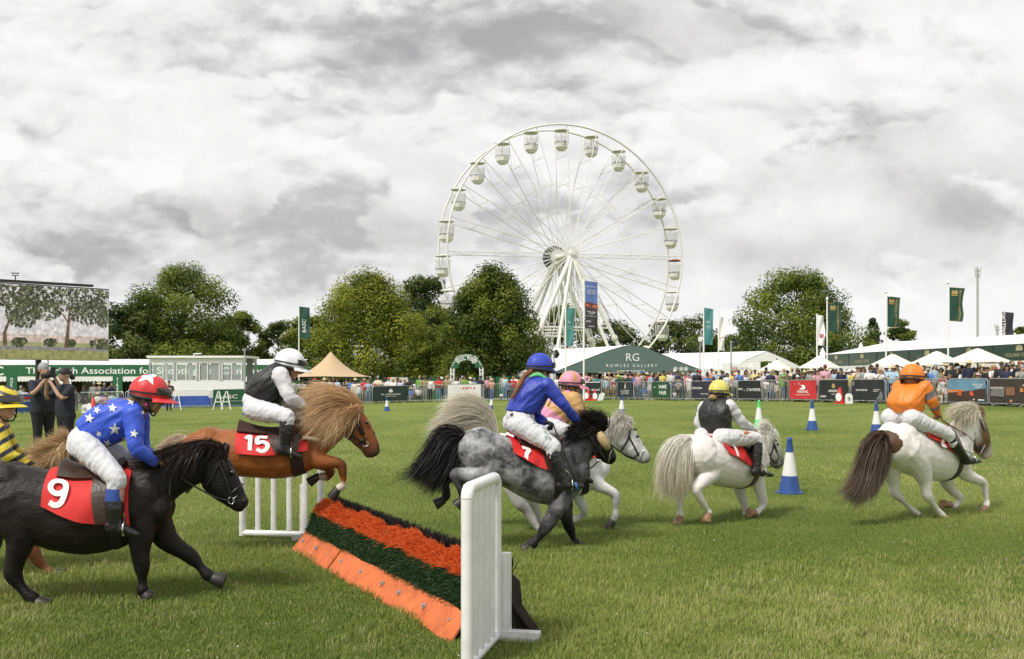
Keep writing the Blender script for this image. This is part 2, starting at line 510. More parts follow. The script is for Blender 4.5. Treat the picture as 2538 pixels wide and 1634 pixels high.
def gz(x, y):
 """the showground falls gently to the left beyond the race"""
 t = min(1, max(0, (y - 14) / 26)); t = t * t * (3 - 2 * t)
 return .019 * max(-60, min(60, x)) * t
def GS(u, v):
 """the point of the sloping showground seen at photo pixel (u, v)"""
 D = CAMH * FPX / (v - HY)
 for _ in range(12): D = (CAMH - gz((u - CX) / FPX * D, D)) * FPX / (v - HY)
 return WP(u, v, D)
def onground(u, D):
 p = WP(u, HY, D); p.z = gz(p.x, p.y); return p
mb = MB()
_xs = [-1500, -700, -300, -150, -100] + list(range(-60, 61, 4)) + [100, 150, 300, 700, 1500]; _ys = [-300, -60, -10] + list(range(0, 140, 4)) + [160, 200, 300, 600, 1200, 2600]
mb.rings([[(x, y, gz(x, y)) for x in _xs] for y in _ys], cap=False, closed=False)
mb.f = [f[::-1] for f in mb.f]
ground = single('ground', smooth_mesh(mb.mesh('ground')), M_meadow, kind='structure')
# ---------------------------------------------------------------- Ferris wheel
M_wheel = mat('wheel_paint', (.74, .73, .69), .45, noise=.06, nscale=.6)
M_gond = mat('gondola_paint', (.70, .69, .63), .5, noise=.08, nscale=1.2)
M_perspex = mat('perspex', (.62, .64, .64), .15, alpha=.24)
M_netting = mat('drum_mesh', (.10, .10, .105), .7)
def ferris_wheel():
 D = 131.0
 C = WP(1413, 630, D); Rw = 17.0; half = 1.75
 yaw = R(-22)                      # the axle points towards the camera and a little to the right
 ax = Vector((math.sin(-yaw), -math.cos(yaw), 0)); hx = Vector((math.cos(yaw), math.sin(-yaw) * -1, 0))
 hx = Vector((0, 0, 1)).cross(-ax).normalized() * -1
 if hx.x < 0: hx = -hx
 C0 = C - ax * half                # middle of the wheel; the front hub is at C
 T = thing('ferris_wheel', 'tall white Ferris wheel standing behind the trees and marquees', 'ferris wheel', (C0.x, C0.y, 0))
 UP = Vector((0, 0, 1))
 NG = 24
 a_off = R(90) + R(1.5)
 def pt(a, r, k): return C0 + hx * (r * math.cos(a)) + UP * (r * math.sin(a)) + ax * (half * k)
 for k in (1, -1):
  mb = MB()
  pts = [pt(a_off + 2 * math.pi * i / 96, Rw, k) for i in range(97)]
  mb.tube(pts, .13, 6, cap=False)
  part(T, 'rim', smooth_mesh(mb.mesh('rim')), M_wheel)
  mb = MB()
  mb.tube([pt(a_off + 2 * math.pi * i / 24, Rw * .57, k * .5) for i in range(25)], .022, 4, cap=False)
  part(T, 'inner_ring', mb.mesh('inner_ring'), M_wheel)
 for i in range(NG):
  a = a_off + 2 * math.pi * i / NG
  mb = MB()
  for k in (1, -1):
   mb.tube([pt(a, .9, k * 1.25), pt(a, Rw, k)], .06, 5)
  for f in (.33, .55, .77): mb.tube([pt(a, Rw * f, 1), pt(a, Rw * f, -1)], .035, 4)
  for f0, f1, s in ((.1, .33, 1), (.33, .55, -1), (.55, .77, 1), (.77, .98, -1)):
   mb.tube([pt(a, Rw * f0, s), pt(a, Rw * f1, -s)], .022, 4)
  part(T, 'spoke', mb.mesh('spoke'), M_wheel)
 # hub, cable drum behind it, legs, ladder, loading deck
 mb = MB()
 mb.tube([C0 - ax * 3.0, C0 + ax * 2.6], .45, 14)
 for k in (1.25, -1.25): mb.tube([C0 + ax * (half * k - .1), C0 + ax * (half * k + .1)], 1.0, 20)
 mb.tube([C0 + ax * 2.6, C0 + ax * 2.8], .3, 12)
 part(T, 'hub', smooth_mesh(mb.mesh('hub'), 40), M_wheel)
 mb = MB(); mb.tube([C0 - ax * 3.5, C0 - ax * 2.9], 1.65, 24); part(T, 'cable_drum', smooth_mesh(mb.mesh('cable_drum'), 40), M_netting)
 for k in (1, -1):
  top = C0 + ax * (2.3 * k)
  for sx in (-1, 1):
   foot = C0 + ax * (4.4 * k) + hx * (9.0 * sx); foot.z = 0
   mb = MB(); mid = top.lerp(foot, .62)
   mb.tube([top, top.lerp(foot, .08), mid], [.18, .30, .30], 12); mb.tube([mid, foot], [.29, .29], 12)
   mb.tube([mid - (foot - top).normalized() * .2, mid + (foot - top).normalized() * .2], .44, 12)
   part(T, 'leg', smooth_mesh(mb.mesh('leg'), 40), M_wheel)
   foot2 = C0 + ax * (7.2 * k) + hx * (5.2 * sx); foot2.z = 0
   mb = MB(); mb.tube([top - UP * .4, foot2], .22, 10); part(T, 'leg', smooth_mesh(mb.mesh('leg'), 40), M_wheel)
  for q in (.55, .8):
   mb = MB()
   l = top.lerp(C0 + ax * (4.4 * k) + hx * 9.0 - UP * C0.z, q); r = top.lerp(C0 + ax * (4.4 * k) - hx * 9.0 - UP * C0.z, q)
   mb.tube([l, r], .12, 6); part(T, 'cross_brace', mb.mesh('cross_brace'), M_wheel)
  mb = MB()
  for e in (-1.2, -.4, .4, 1.2): mb.tube([top - UP * .6 + hx * e * .3, C0 + ax * 3 * k + hx * e * 1.4 - UP * (C0.z - 2)], .06, 5)
  part(T, 'cable_stays', mb.mesh('cable_stays'), M_wheel)
 top = C0 + ax * 2.3; foot = C0 + ax * 4.4 + hx * 9.0 - UP * C0.z
 mb = MB(); off = hx * .75
 for e in (-.2, .2): mb.tube([top.lerp(foot, .3) + off + ax * e, foot + off + ax * e], .03, 4)
 for i in range(40):
  q = top.lerp(foot, .3 + .7 * i / 40) + off; mb.tube([q - ax * .2, q + ax * .2], .02, 4)
 part(T, 'ladder', mb.mesh('ladder'), M_dark)
 mb = MB(); dk = C0 - hx * 4.0 + ax * 3.6; dk.z = 6.8
 mb.bar(dk - hx * 2.2, dk + hx * 1.8, 2.2, .25)
 for h in (.4, .8, 1.2):
  mb.tube([dk - hx * 2.2 + ax * 1.1 + UP * h, dk + hx * 1.8 + ax * 1.1 + UP * h], .05, 4); mb.tube([dk - hx * 2.2 - ax * 1.1 + UP * h, dk + hx * 1.8 - ax * 1.1 + UP * h], .05, 4)
 for e in np.linspace(-2.2, 1.8, 5):
  for s in (1.1, -1.1): mb.tube([dk + hx * e + ax * s, dk + hx * e + ax * s + UP * 1.2], .05, 4)
 part(T, 'loading_deck', mb.mesh('loading_deck'), M_wheel)
 # gondola: canopy, tub, perspex panels, posts
 me = {}
 g = MB(); g.lathe([(1.36, 0), (1.36, .06), (.5, .30), (.12, .36)], 8); me['canopy'] = g.mesh('canopy')
 g = MB(); g.lathe([(.62, -3.35), (1.12, -2.85), (1.22, -2.25), (1.16, -2.25), (1.0, -2.8), (.5, -3.2)], 8); me['tub'] = g.mesh('tub')
 g = MB(); g.lathe([(1.22, -2.25), (1.27, -.55)], 8, cap=False); me['panel'] = g.mesh('panel')
 g = MB()
 for i in range(16):
  a = math.pi * 2 * i / 16
  g.tube([(1.22 * math.cos(a), 1.22 * math.sin(a), -2.3), (1.27 * math.cos(a), 1.27 * math.sin(a), -.55 + (.1 if i % 2 else 0))], .022, 4)
 g.tube([(0, 0, -2.8), (0, 0, .1)], .07, 6); me['posts'] = g.mesh('posts')
 g = MB(); g.tube([(1.2 * math.cos(math.pi * 2 * i / 16), 1.2 * math.sin(math.pi * 2 * i / 16), -2.05) for i in range(17)], .05, 5); g.box((0, 0, -2.3), (1.0, .5, .5)); me['seat'] = g.mesh('seat')
 mm = {'canopy': M_gond, 'tub': M_wheel, 'panel': M_perspex, 'posts': M_wheel, 'seat': M_netting}
 red = mat('red_canopy', (.28, .02, .02), .5)
 for k in me: me[k].materials.append(mm[k])
 redc = me['canopy'].copy(); redc.materials[0] = red
 for i in range(NG):
  a = a_off + 2 * math.pi * i / NG
  q = C0 + hx * (Rw * math.cos(a)) + UP * (Rw * math.sin(a))
  G = bpy.data.objects.new('gondola', me['tub']); COL.objects.link(G); G.parent = T
  G.location = q - Vector((C0.x, C0.y, 0)) - UP * .45; G.rotation_euler = (0, 0, .2); G.scale = (.76, .76, .78)
  for k in ('canopy', 'panel', 'posts', 'seat'):
   o = bpy.data.objects.new(k, redc if (k == 'canopy' and i == 18) else me[k]); COL.objects.link(o); o.parent = G
ferris_wheel()

# ---------------------------------------------------------------- trees
def leaf_mat(name, c0, c1, trans=.25):
 m = bpy.data.materials.new(name); m.use_nodes = True
 nt = m.node_tree; N, L = nt.nodes.new, nt.links.new; nt.nodes.remove(nt.nodes['Principled BSDF'])
 at = N('ShaderNodeAttribute'); at.attribute_name = 'Col'
 sp = N('ShaderNodeSeparateColor'); L(at.outputs['Color'], sp.inputs[0])
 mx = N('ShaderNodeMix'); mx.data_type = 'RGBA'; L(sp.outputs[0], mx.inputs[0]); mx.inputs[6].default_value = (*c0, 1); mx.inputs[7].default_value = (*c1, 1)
 d = N('ShaderNodeBsdfPrincipled'); d.inputs['Roughness'].default_value = .55; d.inputs['Specular IOR Level'].default_value = .25; L(mx.outputs[2], d.inputs['Base Color'])
 t = N('ShaderNodeBsdfTranslucent'); L(mx.outputs[2], t.inputs[0])
 s = N('ShaderNodeMixShader'); s.inputs[0].default_value = trans; L(d.outputs[0], s.inputs[1]); L(t.outputs[0], s.inputs[2])
 L(s.outputs[0], nt.nodes['Material Output'].inputs[0])
 return m
M_bark = mat('bark', (.10, .075, .055), .9, noise=.4, nscale=6, bump=.5, bscale=12)
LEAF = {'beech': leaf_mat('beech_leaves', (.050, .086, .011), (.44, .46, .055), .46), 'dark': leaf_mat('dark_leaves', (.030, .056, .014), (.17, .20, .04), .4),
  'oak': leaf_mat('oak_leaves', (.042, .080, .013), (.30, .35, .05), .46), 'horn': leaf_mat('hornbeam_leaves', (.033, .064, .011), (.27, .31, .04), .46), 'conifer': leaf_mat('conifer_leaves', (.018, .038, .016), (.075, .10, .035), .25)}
def leaf_cards(name, P, S, N_, col, rng):
 """leaves: one folded card of two triangles at each point"""
 n = len(P)
 T1 = rng.normal(0, 1, (n, 3)); T1 -= N_ * (T1 * N_).sum(1, keepdims=True); T1 /= np.linalg.norm(T1, axis=1, keepdims=True) + 1e-9
 T2 = np.cross(N_, T1)
 a = S[:, None]
 V = np.stack([P - T1 * a, P - T2 * a * .55 + N_ * a * .15, P + T1 * a, P + T2 * a * .55 + N_ * a * .15], axis=1)
 me = bpy.data.meshes.new(name)
 me.vertices.add(n * 4); me.vertices.foreach_set('co', V.reshape(-1))
 me.loops.add(n * 4); me.loops.foreach_set('vertex_index', np.arange(n * 4, dtype=np.int32))
 me.polygons.add(n); me.polygons.foreach_set('loop_start', np.arange(0, n * 4, 4, dtype=np.int32)); me.polygons.foreach_set('loop_total', np.full(n, 4, dtype=np.int32))
 me.update(calc_edges=True)
 at = me.color_attributes.new('Col', 'FLOAT_COLOR', 'POINT')
 cc = np.ones((n, 4, 4), dtype=np.float32); cc[:, :, 0] = col[:, None]
 at.data.foreach_set('color', cc.ravel())
 return me
def tree(label, u, vbase, vtop, wpx, D, kind='oak', seed=1, leaves=14000, leaf=.19, shape='round', name='tree', low=.12, clumps=90, group='trees behind the showground', parts=True):
 """a tree seen at photo column u between rows vtop and vbase, wpx pixels wide, D metres away"""
 rng = np.random.RandomState(seed)
 base = onground(u, D)
 zt = WP(u, vtop, D).z - base.z; W = wpx * 1.14 / FPX * D / 2
 z0 = max(zt * low, .3)
 T = thing(name, label, 'tree', tuple(base), group)
 H = zt
 cl = []
 tries = 0
 clumps = int(clumps * 1.5)
 while len(cl) < clumps and tries < 6000:
  tries += 1
  h = rng.uniform(0, 1)
  if shape == 'round': prof = math.sin(math.pi * min(1, h * .80 + .17)) ** .6
  elif shape == 'cone': prof = max(.03, (1 - h) ** .8)
  elif shape == 'dome': prof = math.sqrt(max(0, 1 - (h ** 2.2))) * (.80 + .2 * min(1, h * 4))
  else: prof = max(.02, (1 - h) ** .55) * (.75 + .25 * min(1, h * 5))
  a = rng.uniform(0, 2 * math.pi); rr = math.sqrt(rng.uniform(.08, 1)) * prof
  wob = 1 + .22 * mnoise.noise(Vector((math.cos(a) * 1.3, math.sin(a) * 1.3, h * 3 + seed * 7.1)))
  p = np.array([math.cos(a) * rr * W * wob, math.sin(a) * rr * W * wob, z0 + (H - z0) * h * .97])
  cl.append((p, rr / max(prof, .01)))
 sz = np.array([W * (rng.uniform(.12, .30) if shape != 'up' else rng.uniform(.09, .21)) * (1.0 if shape != 'cone' else .75) for _ in cl])
 wts = sz ** 2; wts = wts / wts.sum()
 idx = rng.choice(len(cl), leaves, p=wts)
 cp = np.array([c[0] for c in cl]); out = np.array([c[1] for c in cl])
 d = rng.normal(0, 1, (leaves, 3)); d /= np.linalg.norm(d, axis=1, keepdims=True)
 rad = rng.uniform(.3, 1.0, leaves) ** .6
 flat = np.array([1.1, 1.1, .8 if shape != 'up' else 1.25])
 P = cp[idx] + d * (sz[idx] * rad)[:, None] * flat
 keep = P[:, 2] > .25; P = P[keep]; idx = idx[keep]; d = d[keep]
 nrm = d * 1.0 + np.array([0, 0, .45]) + rng.normal(0, .32, (len(P), 3)); nrm /= np.linalg.norm(nrm, axis=1, keepdims=True)
 tint = np.clip(rng.beta(1.2, 2.0, len(cl))[idx] * .85 + rng.normal(0, .09, len(P)) + .16 * d[:, 2], 0, 1)  # leaves atop each clump tinted lighter, a sunlit highlight put into the colour
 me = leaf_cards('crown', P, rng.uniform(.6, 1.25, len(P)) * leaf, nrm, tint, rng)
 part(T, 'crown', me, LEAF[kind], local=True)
 mb = MB()
 tr = max(.12, H * .022)
 lean = rng.normal(0, .02, 2)
 tops = []
 for i in range(9):
  z = H * .92 * i / 8
  tops.append(Vector((lean[0] * z + .12 * math.sin(i * 1.7 + seed), lean[1] * z, z)))
 mb.tube(tops, [tr * (1 - .11 * i) for i in range(9)], 9)
 order = rng.permutation(len(cl))[:34]
 for j in order:
  c = Vector(cl[j][0]); zz = max(H * .12, min(c.z * .72, H * .8)); i = min(int(zz / (H * .92) * 8), 7)
  b = tops[i].lerp(tops[i + 1], zz / (H * .92) * 8 - i)
  mb.tube([b, b.lerp(c, .5) + Vector((0, 0, -.04 * H * rng.uniform(-.5, 1))), c], [tr * .32, tr * .2, tr * .06], 5)
 part(T, 'trunk', smooth_mesh(mb.mesh('trunk')), M_bark, local=True)
 return T
tree('tall open-crowned tree behind the white commentary cabin', 452, 935, 665, 270, 100, 'oak', 3, 36000, .14, 'dome', low=.16, clumps=105)
tree('dark tree beside the right edge of the video screen', 315, 935, 758, 190, 96, 'dark', 4, 10000, .2, 'round', low=.05, clumps=50)
tree('rounded tree with bare twigs right of the tall one', 596, 935, 772, 130, 112, 'oak', 5, 9000, .17, 'dome', low=.08, clumps=52)
tree('small tree behind the tall one, beside the screen', 372, 935, 770, 130, 125, 'horn', 26, 6000, .2, 'round', low=.05, clumps=36)
tree('low tree left of the green flag', 690, 935, 798, 130, 105, 'horn', 6, 7000, .18, 'round', low=.05, clumps=40)
tree('broad yellow-green beech left of the welcome arch', 905, 935, 690, 350, 92, 'beech', 7, 52000, .135, 'up', low=.05, clumps=170)
tree('low bushy tree filling in right of the tall open-crowned one', 545, 935, 805, 190, 104, 'horn', 31, 9000, .19, 'round', low=.03, clumps=50)
tree('low bushy tree beneath the tall open-crowned one', 420, 935, 815, 210, 98, 'oak', 32, 10000, .19, 'round', low=.03, clumps=50)
tree('bushy tree left of the yellow-green beech', 770, 935, 785, 150, 96, 'beech', 33, 9000, .17, 'round', low=.03, clumps=50)
tree('bushy tree at the foot of the dark hornbeam', 1120, 935, 800, 170, 92, 'beech', 34, 9000, .17, 'round', low=.03, clumps=50)
tree('spiky conifer poking out above the beech', 850, 935, 708, 90, 104, 'conifer', 8, 5000, .15, 'cone', low=.2, clumps=60)
tree('large rounded dark tree behind and between the two beeches', 1048, 935, 678, 190, 150, 'dark', 9, 14000, .25, 'dome', low=.05, clumps=64)
tree('rounded tree lower down between the two beeches', 1075, 935, 770, 180, 118, 'horn', 27, 8000, .2, 'round', low=.05, clumps=44)
tree('tall dark hornbeam in front of the Ferris wheel', 1222, 935, 668, 290, 86, 'horn', 10, 50000, .135, 'up', low=.05, clumps=170)
tree('dark tree under the Ferris wheel deck', 1400, 935, 762, 190, 165, 'oak', 11, 8000, .27, 'round', low=.05, clumps=48)
tree('low tree right of the wheel legs', 1530, 935, 800, 150, 165, 'dark', 28, 6000, .27, 'round', low=.05, clumps=40)
tree('dark broad tree under the lowest gondolas', 1655, 935, 800, 190, 160, 'dark', 12, 8000, .26, 'dome', low=.05, clumps=46)
tree('thin airy tree behind the teal flag', 1722, 935, 776, 120, 150, 'oak', 13, 3600, .2, 'dome', low=.1, clumps=40)
tree('small tree left of the big rounded one', 1800, 935, 830, 120, 150, 'oak', 29, 5000, .24, 'round', low=.05, clumps=34)
tree('big rounded tree right of the Ferris wheel', 1972, 935, 682, 270, 105, 'oak', 14, 44000, .155, 'round', low=.03, clumps=120)
tree('dark layered conifer behind the long marquee', 2164, 935, 786, 60, 190, 'conifer', 15, 4200, .22, 'cone', low=.35, clumps=60)
tree('rounded tree right of the layered conifer', 2232, 935, 792, 80, 190, 'horn', 16, 5000, .26, 'dome', low=.3, clumps=36)
tree('low yellowish tree behind the pointed tent tops', 2150, 935, 845, 110, 170, 'beech', 17, 3500, .24, 'round', low=.1, clumps=30)
tree('distant treetop just above the marquee roof at right', 2532, 935, 812, 50, 220, 'horn', 18, 2500, .28, 'dome', low=.5, clumps=20)
# ---------------------------------------------------------------- marquees, screen, flags
def sheet(pts, n=1):
 mb = MB(); mb.poly(pts); return mb
def banner_fn(a, b, z0, z1, off=(0, 0, 0)):
 """point of an upright rectangle from a to b (ground points), x in 0..1 along, z in 0..1 up"""
 a, b, off = Vector(a), Vector(b), Vector(off)
 return lambda x, z: a.lerp(b, x) + Vector((0, 0, z0 + (z1 - z0) * z)) + off
def scallop(a, b, zt, h, n):
 """a hanging valance with a wavy lower edge"""
 mb = MB(); top = []; bot = []
 for i in range(n * 4 + 1):
  p = Vector(a).lerp(Vector(b), i / (n * 4)); top.append(p + Vector((0, 0, zt))); bot.append(p + Vector((0, 0, zt - h + .10 * (1 - abs(math.sin(math.pi * i / 4))))))
 mb.rings([top, bot], cap=False, closed=False); return mb
def screen_():
 A, B = WP(-90, HY, 47), WP(270, HY, 52); A.z = B.z = 0
 zt, zb = WP(135, 708, 50).z, WP(135, 893, 50).z
 T = thing('video_screen', 'giant video screen showing trees beside a road', 'video screen', (B.x, B.y, gz(B.x, B.y)))
 d = (B - A).normalized(); n = Vector((d.y, -d.x, 0)); n = n if n.y < 0 else -n
 mb = MB(); q = [Vector((p.x, p.y, z)) for p, z in ((A, zb), (B, zb), (B, zt), (A, zt))]
 mb.poly(q, back=-n * .35)
 part(T, 'casing', mb, M_dark)
 def S(x, z, o): return A.lerp(B, x) + Vector((0, 0, zb + (zt - zb) * z)) + n * o
 def em(name, c, k=.85): return mat('screen_' + name, c, .6, emit=k, noise=.55, nscale=5)
 pic = []
 def layer(name, poly, c, o):
  mb = MB(); mb.poly([S(x, z, o) for x, z in poly]); pic.append((name, mb.mesh(name), em(name, c)))
 layer('picture_sky', [(.004, .30), (.996, .30), (.996, .985), (.004, .985)], (.47, .44, .46), .006)
 layer('picture_field', [(.004, .20), (.996, .20), (.996, .33), (.004, .34)], (.42, .33, .30), .010)
 layer('picture_verge', [(.004, .17), (.996, .17), (.996, .235), (.004, .235)], (.24, .24, .12), .014)
 layer('picture_road', [(.004, .13), (.996, .125), (.996, .175), (.004, .18)], (.17, .155, .165), .018)
 layer('picture_grass', [(.004, .005), (.996, .005), (.996, .13), (.004, .135)], (.20, .19, .075), .022)
 rng = np.random.RandomState(5)
 tone = [MB(), MB(), MB()]
 def leafs(cx, cz, rx, rz, n, o, droop=.4):
  for _ in range(n):
   a = rng.uniform(0, 6.28); r = math.sqrt(rng.uniform(0, 1)); x = cx + rx * r * math.cos(a); z = cz + rz * r * math.sin(a)
   if z > .98 or x > .992 or x < .006: continue
   s = rng.uniform(.004, .012); t = rng.uniform(.9, 2.4)
   pts = [(x - s, z), (x, z - s * t * 1.4), (x + s, z + s * .4), (x, z + s * t)]
   tone[rng.choice([0, 0, 1, 1, 2])].poly([S(min(.994, max(.005, px)), min(.984, pz), o + rng.uniform(0, .01)) for px, pz in pts])
 leafs(.68, .88, .33, .2, 900, .03); leafs(.50, .68, .16, .16, 380, .03); leafs(.84, .66, .14, .17, 420, .03); leafs(.95, .62, .05, .16, 120, .03)
 leafs(.20, .88, .26, .2, 700, .03); leafs(.38, .62, .12, .20, 420, .03); leafs(.06, .75, .10, .2, 220, .03)
 for cx, w_, h_ in ((.36, .05, .06), (.57, .045, .05), (.93, .08, .07), (.72, .03, .04)): leafs(cx, .235, w_, h_, 150, .021)
 for q, c in zip(tone, ((.030, .034, .020), (.065, .075, .038), (.16, .165, .085))): pic.append(('picture_leaves', q.mesh('picture_leaves'), em('leaves%d' % (c[0] * 1000), c, .55)))
 for pts, w in (([(.685, .17), (.69, .3), (.70, .5), (.71, .75)], .016), ([(.265, .18), (.26, .35), (.29, .5), (.36, .62)], .014), ([(.70, .5), (.66, .62), (.60, .7)], .007), ([(.70, .52), (.76, .66)], .007)):
  mb = MB(); L_ = [S(x - w * (1 - i * .2), z, .026) for i, (x, z) in enumerate(pts)]; R_ = [S(x + w * (1 - i * .2), z, .026) for i, (x, z) in enumerate(pts)]
  mb.rings([L_, R_], cap=False, closed=False); pic.append(('picture_trunk', mb.mesh('picture_trunk'), em('trunk', (.12, .075, .05), .6)))
 for nm, me, m in pic: part(T, nm, me, m, kind='stuff' if nm == 'picture_leaves' else None)
 mb = MB(); mb.bar(WP(-90, 690, 47), WP(229, 709, 51.6), .25, .12); part(T, 'top_rail', mb, M_dark)
 p0 = onground(95, 51); mb = MB(); mb.tube([p0, Vector((p0.x, p0.y, zb + .1))], .16, 4); mb.tube([p0 + Vector((.45, .1, 0)), Vector((p0.x + .45, p0.y + .1, zb + .1))], .03, 5); part(T, 'post', mb, M_black)
 v = WP(38, 700, 49); mb = MB(); mb.tube([v, v + Vector((0, 0, .32))], .03, 6); mb.box((v.x, v.y, v.z + .45), (.36, .2, .03)); mb.box((v.x, v.y, v.z + .34), (.26, .16, .03))
 for e in (-.12, .12): mb.tube([v + Vector((e, 0, .3)), v + Vector((e, 0, .46))], .015, 4)
 part(T, 'aerial', mb, M_dark)
screen_()

def basc_tent():
 D = 84.0
 a, b = onground(-120, D), onground(728, D); a.z = b.z = 0
 zt, zb, zr = WP(0, 905, D).z, WP(0, 932.5, D).z, WP(0, 892, D + 6).z
 T = thing('marquee', 'long white marquee with green fascia behind the commentary cabin', 'marquee', (a.x, a.y, gz(a.x, a.y)))
 back = Vector((0, 10, 0))
 mb = MB(); f = banner_fn(a, b, zb, zt); mb.poly([f(0, 0), f(1, 0), f(1, 1), f(0, 1)], back=(0, .12, 0)); part(T, 'fascia', mb, M_green_sign)
 mb = MB(); mb.poly([a + Vector((0, .12, zt + .01)), b + Vector((0, .12, zt + .01)), b + Vector((0, 6, zr)), a + Vector((0, 6, zr))], back=(0, 0, .05)); mb.poly([a + Vector((0, 12, zt)), b + Vector((0, 12, zt)), b + Vector((0, 6.02, zr)), a + Vector((0, 6.02, zr))], back=(0, 0, .05)); part(T, 'roof', mb, M_canvas)
 W = (b - a).length
 def U(u): return (WP(u, HY, D).x - a.x) / W
 f2 = lambda x, z: Vector((x, D - .02, z))
 mb = MB(); hcap = WP(0, 910, D).z - WP(0, 926.5, D).z; zbl = WP(0, 926.5, D).z
 x0, x1 = WP(64, HY, D).x, WP(706, HY, D).x
 put_text(mb, 'The British Association for Shooting and Conservation', f2, hcap, x1 - x0, ((x0 + x1) / 2, zbl), bold=.012)
 xe = WP(9, HY, D).x; put_text(mb, 'BASC', f2, hcap * 1.35, 3.0, (xe - 1.5, zbl - .12), bold=.02)
 part(T, 'lettering', mb, M_print)
 zg = min(gz(a.x, D), gz(b.x, D)) - .2
 for u0, u1, tx in ((16, 42, 'NORTH'), (280, 303, 'FIREARMS'), (640, 668, 'B')):
  p, q = WP(u0, HY, D), WP(u1, HY, D); mb = MB(); mb.box(((p.x + q.x) / 2, D + .06, (zb + zg) / 2), (q.x - p.x, .12, zb - zg)); c = part(T, 'column', mb, M_green_sign)
  mb = MB()
  for i, ch in enumerate(tx):
   put_text(mb, ch, f2, .22 if len(tx) > 1 else .7, None, ((p.x + q.x) / 2, zb - .35 - .26 * i if len(tx) > 1 else zb - .9), bold=.03)
  part(c, 'lettering', mb, M_print)
 for u0, u1 in ((-60, 15), (43, 150), (150, 279), (304, 400), (606, 640), (669, 724)):
  p, q = WP(u0, HY, D), WP(u1, HY, D); p.z = q.z = 0
  part(T, 'valance', scallop(p + Vector((0, .03, 0)), q + Vector((0, .03, 0)), zb + .02, .50, max(2, int((q - p).length / .28))), M_canvas)
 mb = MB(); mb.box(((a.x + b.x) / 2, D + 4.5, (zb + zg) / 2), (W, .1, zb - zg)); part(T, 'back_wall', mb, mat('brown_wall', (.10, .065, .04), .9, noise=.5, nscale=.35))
 for u0, u1, c, z in ((205, 233, (.16, .14, .12), 2), (310, 360, (.01, .05, .04), 2.5), (100, 128, (.05, .03, .02), 3)):
  p, q = WP(u0, HY, D + z), WP(u1, HY, D + z); mb = MB(); mb.box(((p.x + q.x) / 2, D + z, zg + 1.2), (q.x - p.x, .08, 2.4)); part(T, 'display_panel', mb, mat('panel%d' % u0, c, .8))
 p = WP(162, HY, D - 1); mb = MB(); mb.box((p.x, D - 1, WP(0, 938, D).z), (1.0, .05, 1.0)); sgn = part(T, 'pull_up_sign', mb, mat('sign_grad', (.12, .42, .42), .5, noise=.3, nscale=1));
 mb = MB(); mb.box((p.x, D - 1.03, WP(0, 948, D).z), (1.0, .04, .62)); part(sgn, 'panel', mb, M_print)
basc_tent()

def cabin():
 D0, D1 = 65.0, 68.0
 l, r = WP(371, HY, D0).x, WP(607, HY, D0).x
 zt, zs, zw, zb = WP(0, 882, D0).z, WP(0, 899, D0).z, WP(0, 945, D0).z, WP(0, 986, D0).z
 T = thing('commentary_cabin', 'white commentary cabin with a row of windows on a blue-skirted stage', 'cabin', (l, D0, gz(l, D0)))
 mb = MB(); mb.box(((l + r) / 2, (D0 + D1) / 2, zt - .07), (r - l + .24, D1 - D0 + .5, .14)); mb.box(((l + r) / 2, D0 - .02, (zt - .14 + zs) / 2), (r - l, .1, zt - .14 - zs)); mb.box(((l + r) / 2, D1, (zt - .14 + zs) / 2), (r - l, .1, zt - .14 - zs)); part(T, 'roof', mb, M_white)
 mb = MB()
 mb.box(((l + r) / 2, D0, (zw + zb) / 2), (r - l, .1, zw - zb)); mb.box(((l + r) / 2, D1, (zw - .15 + zb) / 2), (r - l, .1, zw - .3 - zb)); mb.box(((l + r) / 2, (D0 + D1) / 2, zb + .05), (r - l, D1 - D0, .1))
 part(T, 'wall', mb, M_white)
 mb = MB();
 for u in (371, 433, 491, 547.5, 603):
  x = WP(u, HY, D0).x; w = .22 if u in (433, 491, 547.5) else .16
  mb.box((x + .04, D0, (zs + zw) / 2), (w, .11, zs - zw)); mb.box((x + .04, D1, (zs + zw) / 2 - .15), (w, .11, zs - zw + .3))
 part(T, 'window_posts', mb, M_steel, kind='stuff')
 for u0, u1, k in ((380, 430, 405), (439, 487, 462), (495, 544, 515), (551, 599, 575)):
  x0, x1, xk = (WP(u, HY, D0).x for u in (u0, u1, k))
  mb = MB();
  for x in (x0, xk, x1): mb.box((x, D0 - .03, (zs + zw) / 2), (.05, .06, zs - zw))
  for z in (zs - .02, zw + .03): mb.box(((x0 + x1) / 2, D0 - .03, z), (x1 - x0, .05, .06))
  w = part(T, 'window', mb, M_white)
  mb = MB(); mb.box(((x0 + x1) / 2, D0 + .0, (zs + zw) / 2), (x1 - x0, .012, zs - zw)); part(w, 'pane', mb, M_glass)
 for u0, u1 in ((468, 487), (500, 524), (585, 600)):
  x0, x1 = WP(u0, HY, D0).x, WP(u1, HY, D0).x; mb = MB(); mb.box(((x0 + x1) / 2, D1 - .3, (zs + zw) / 2), (x1 - x0, .06, zs - zw + .6)); part(T, 'blind', mb, mat('grey_blind', (.25, .25, .25), .8))
 mb = MB(); zg = gz(l, D0) - .3
 mb.grid(lambda u, v: (l + (r - l) * u, D0 - .25 + .05 * math.sin(u * 60), zb - (zb - zg) * v), 60, 3); part(T, 'stage_skirt', smooth_mesh(mb.mesh('stage_skirt')), mat('blue_skirt', (.03, .08, .34), .6, noise=.3, nscale=1.5))
 x = WP(480, HY, D0).x; mb = MB(); mb.tube([(x, D0, zt), (x, D0, zt + .12), (x + .5, D0, zt + .14)], .035, 5); part(T, 'roof_bracket', mb, M_white)
cabin()

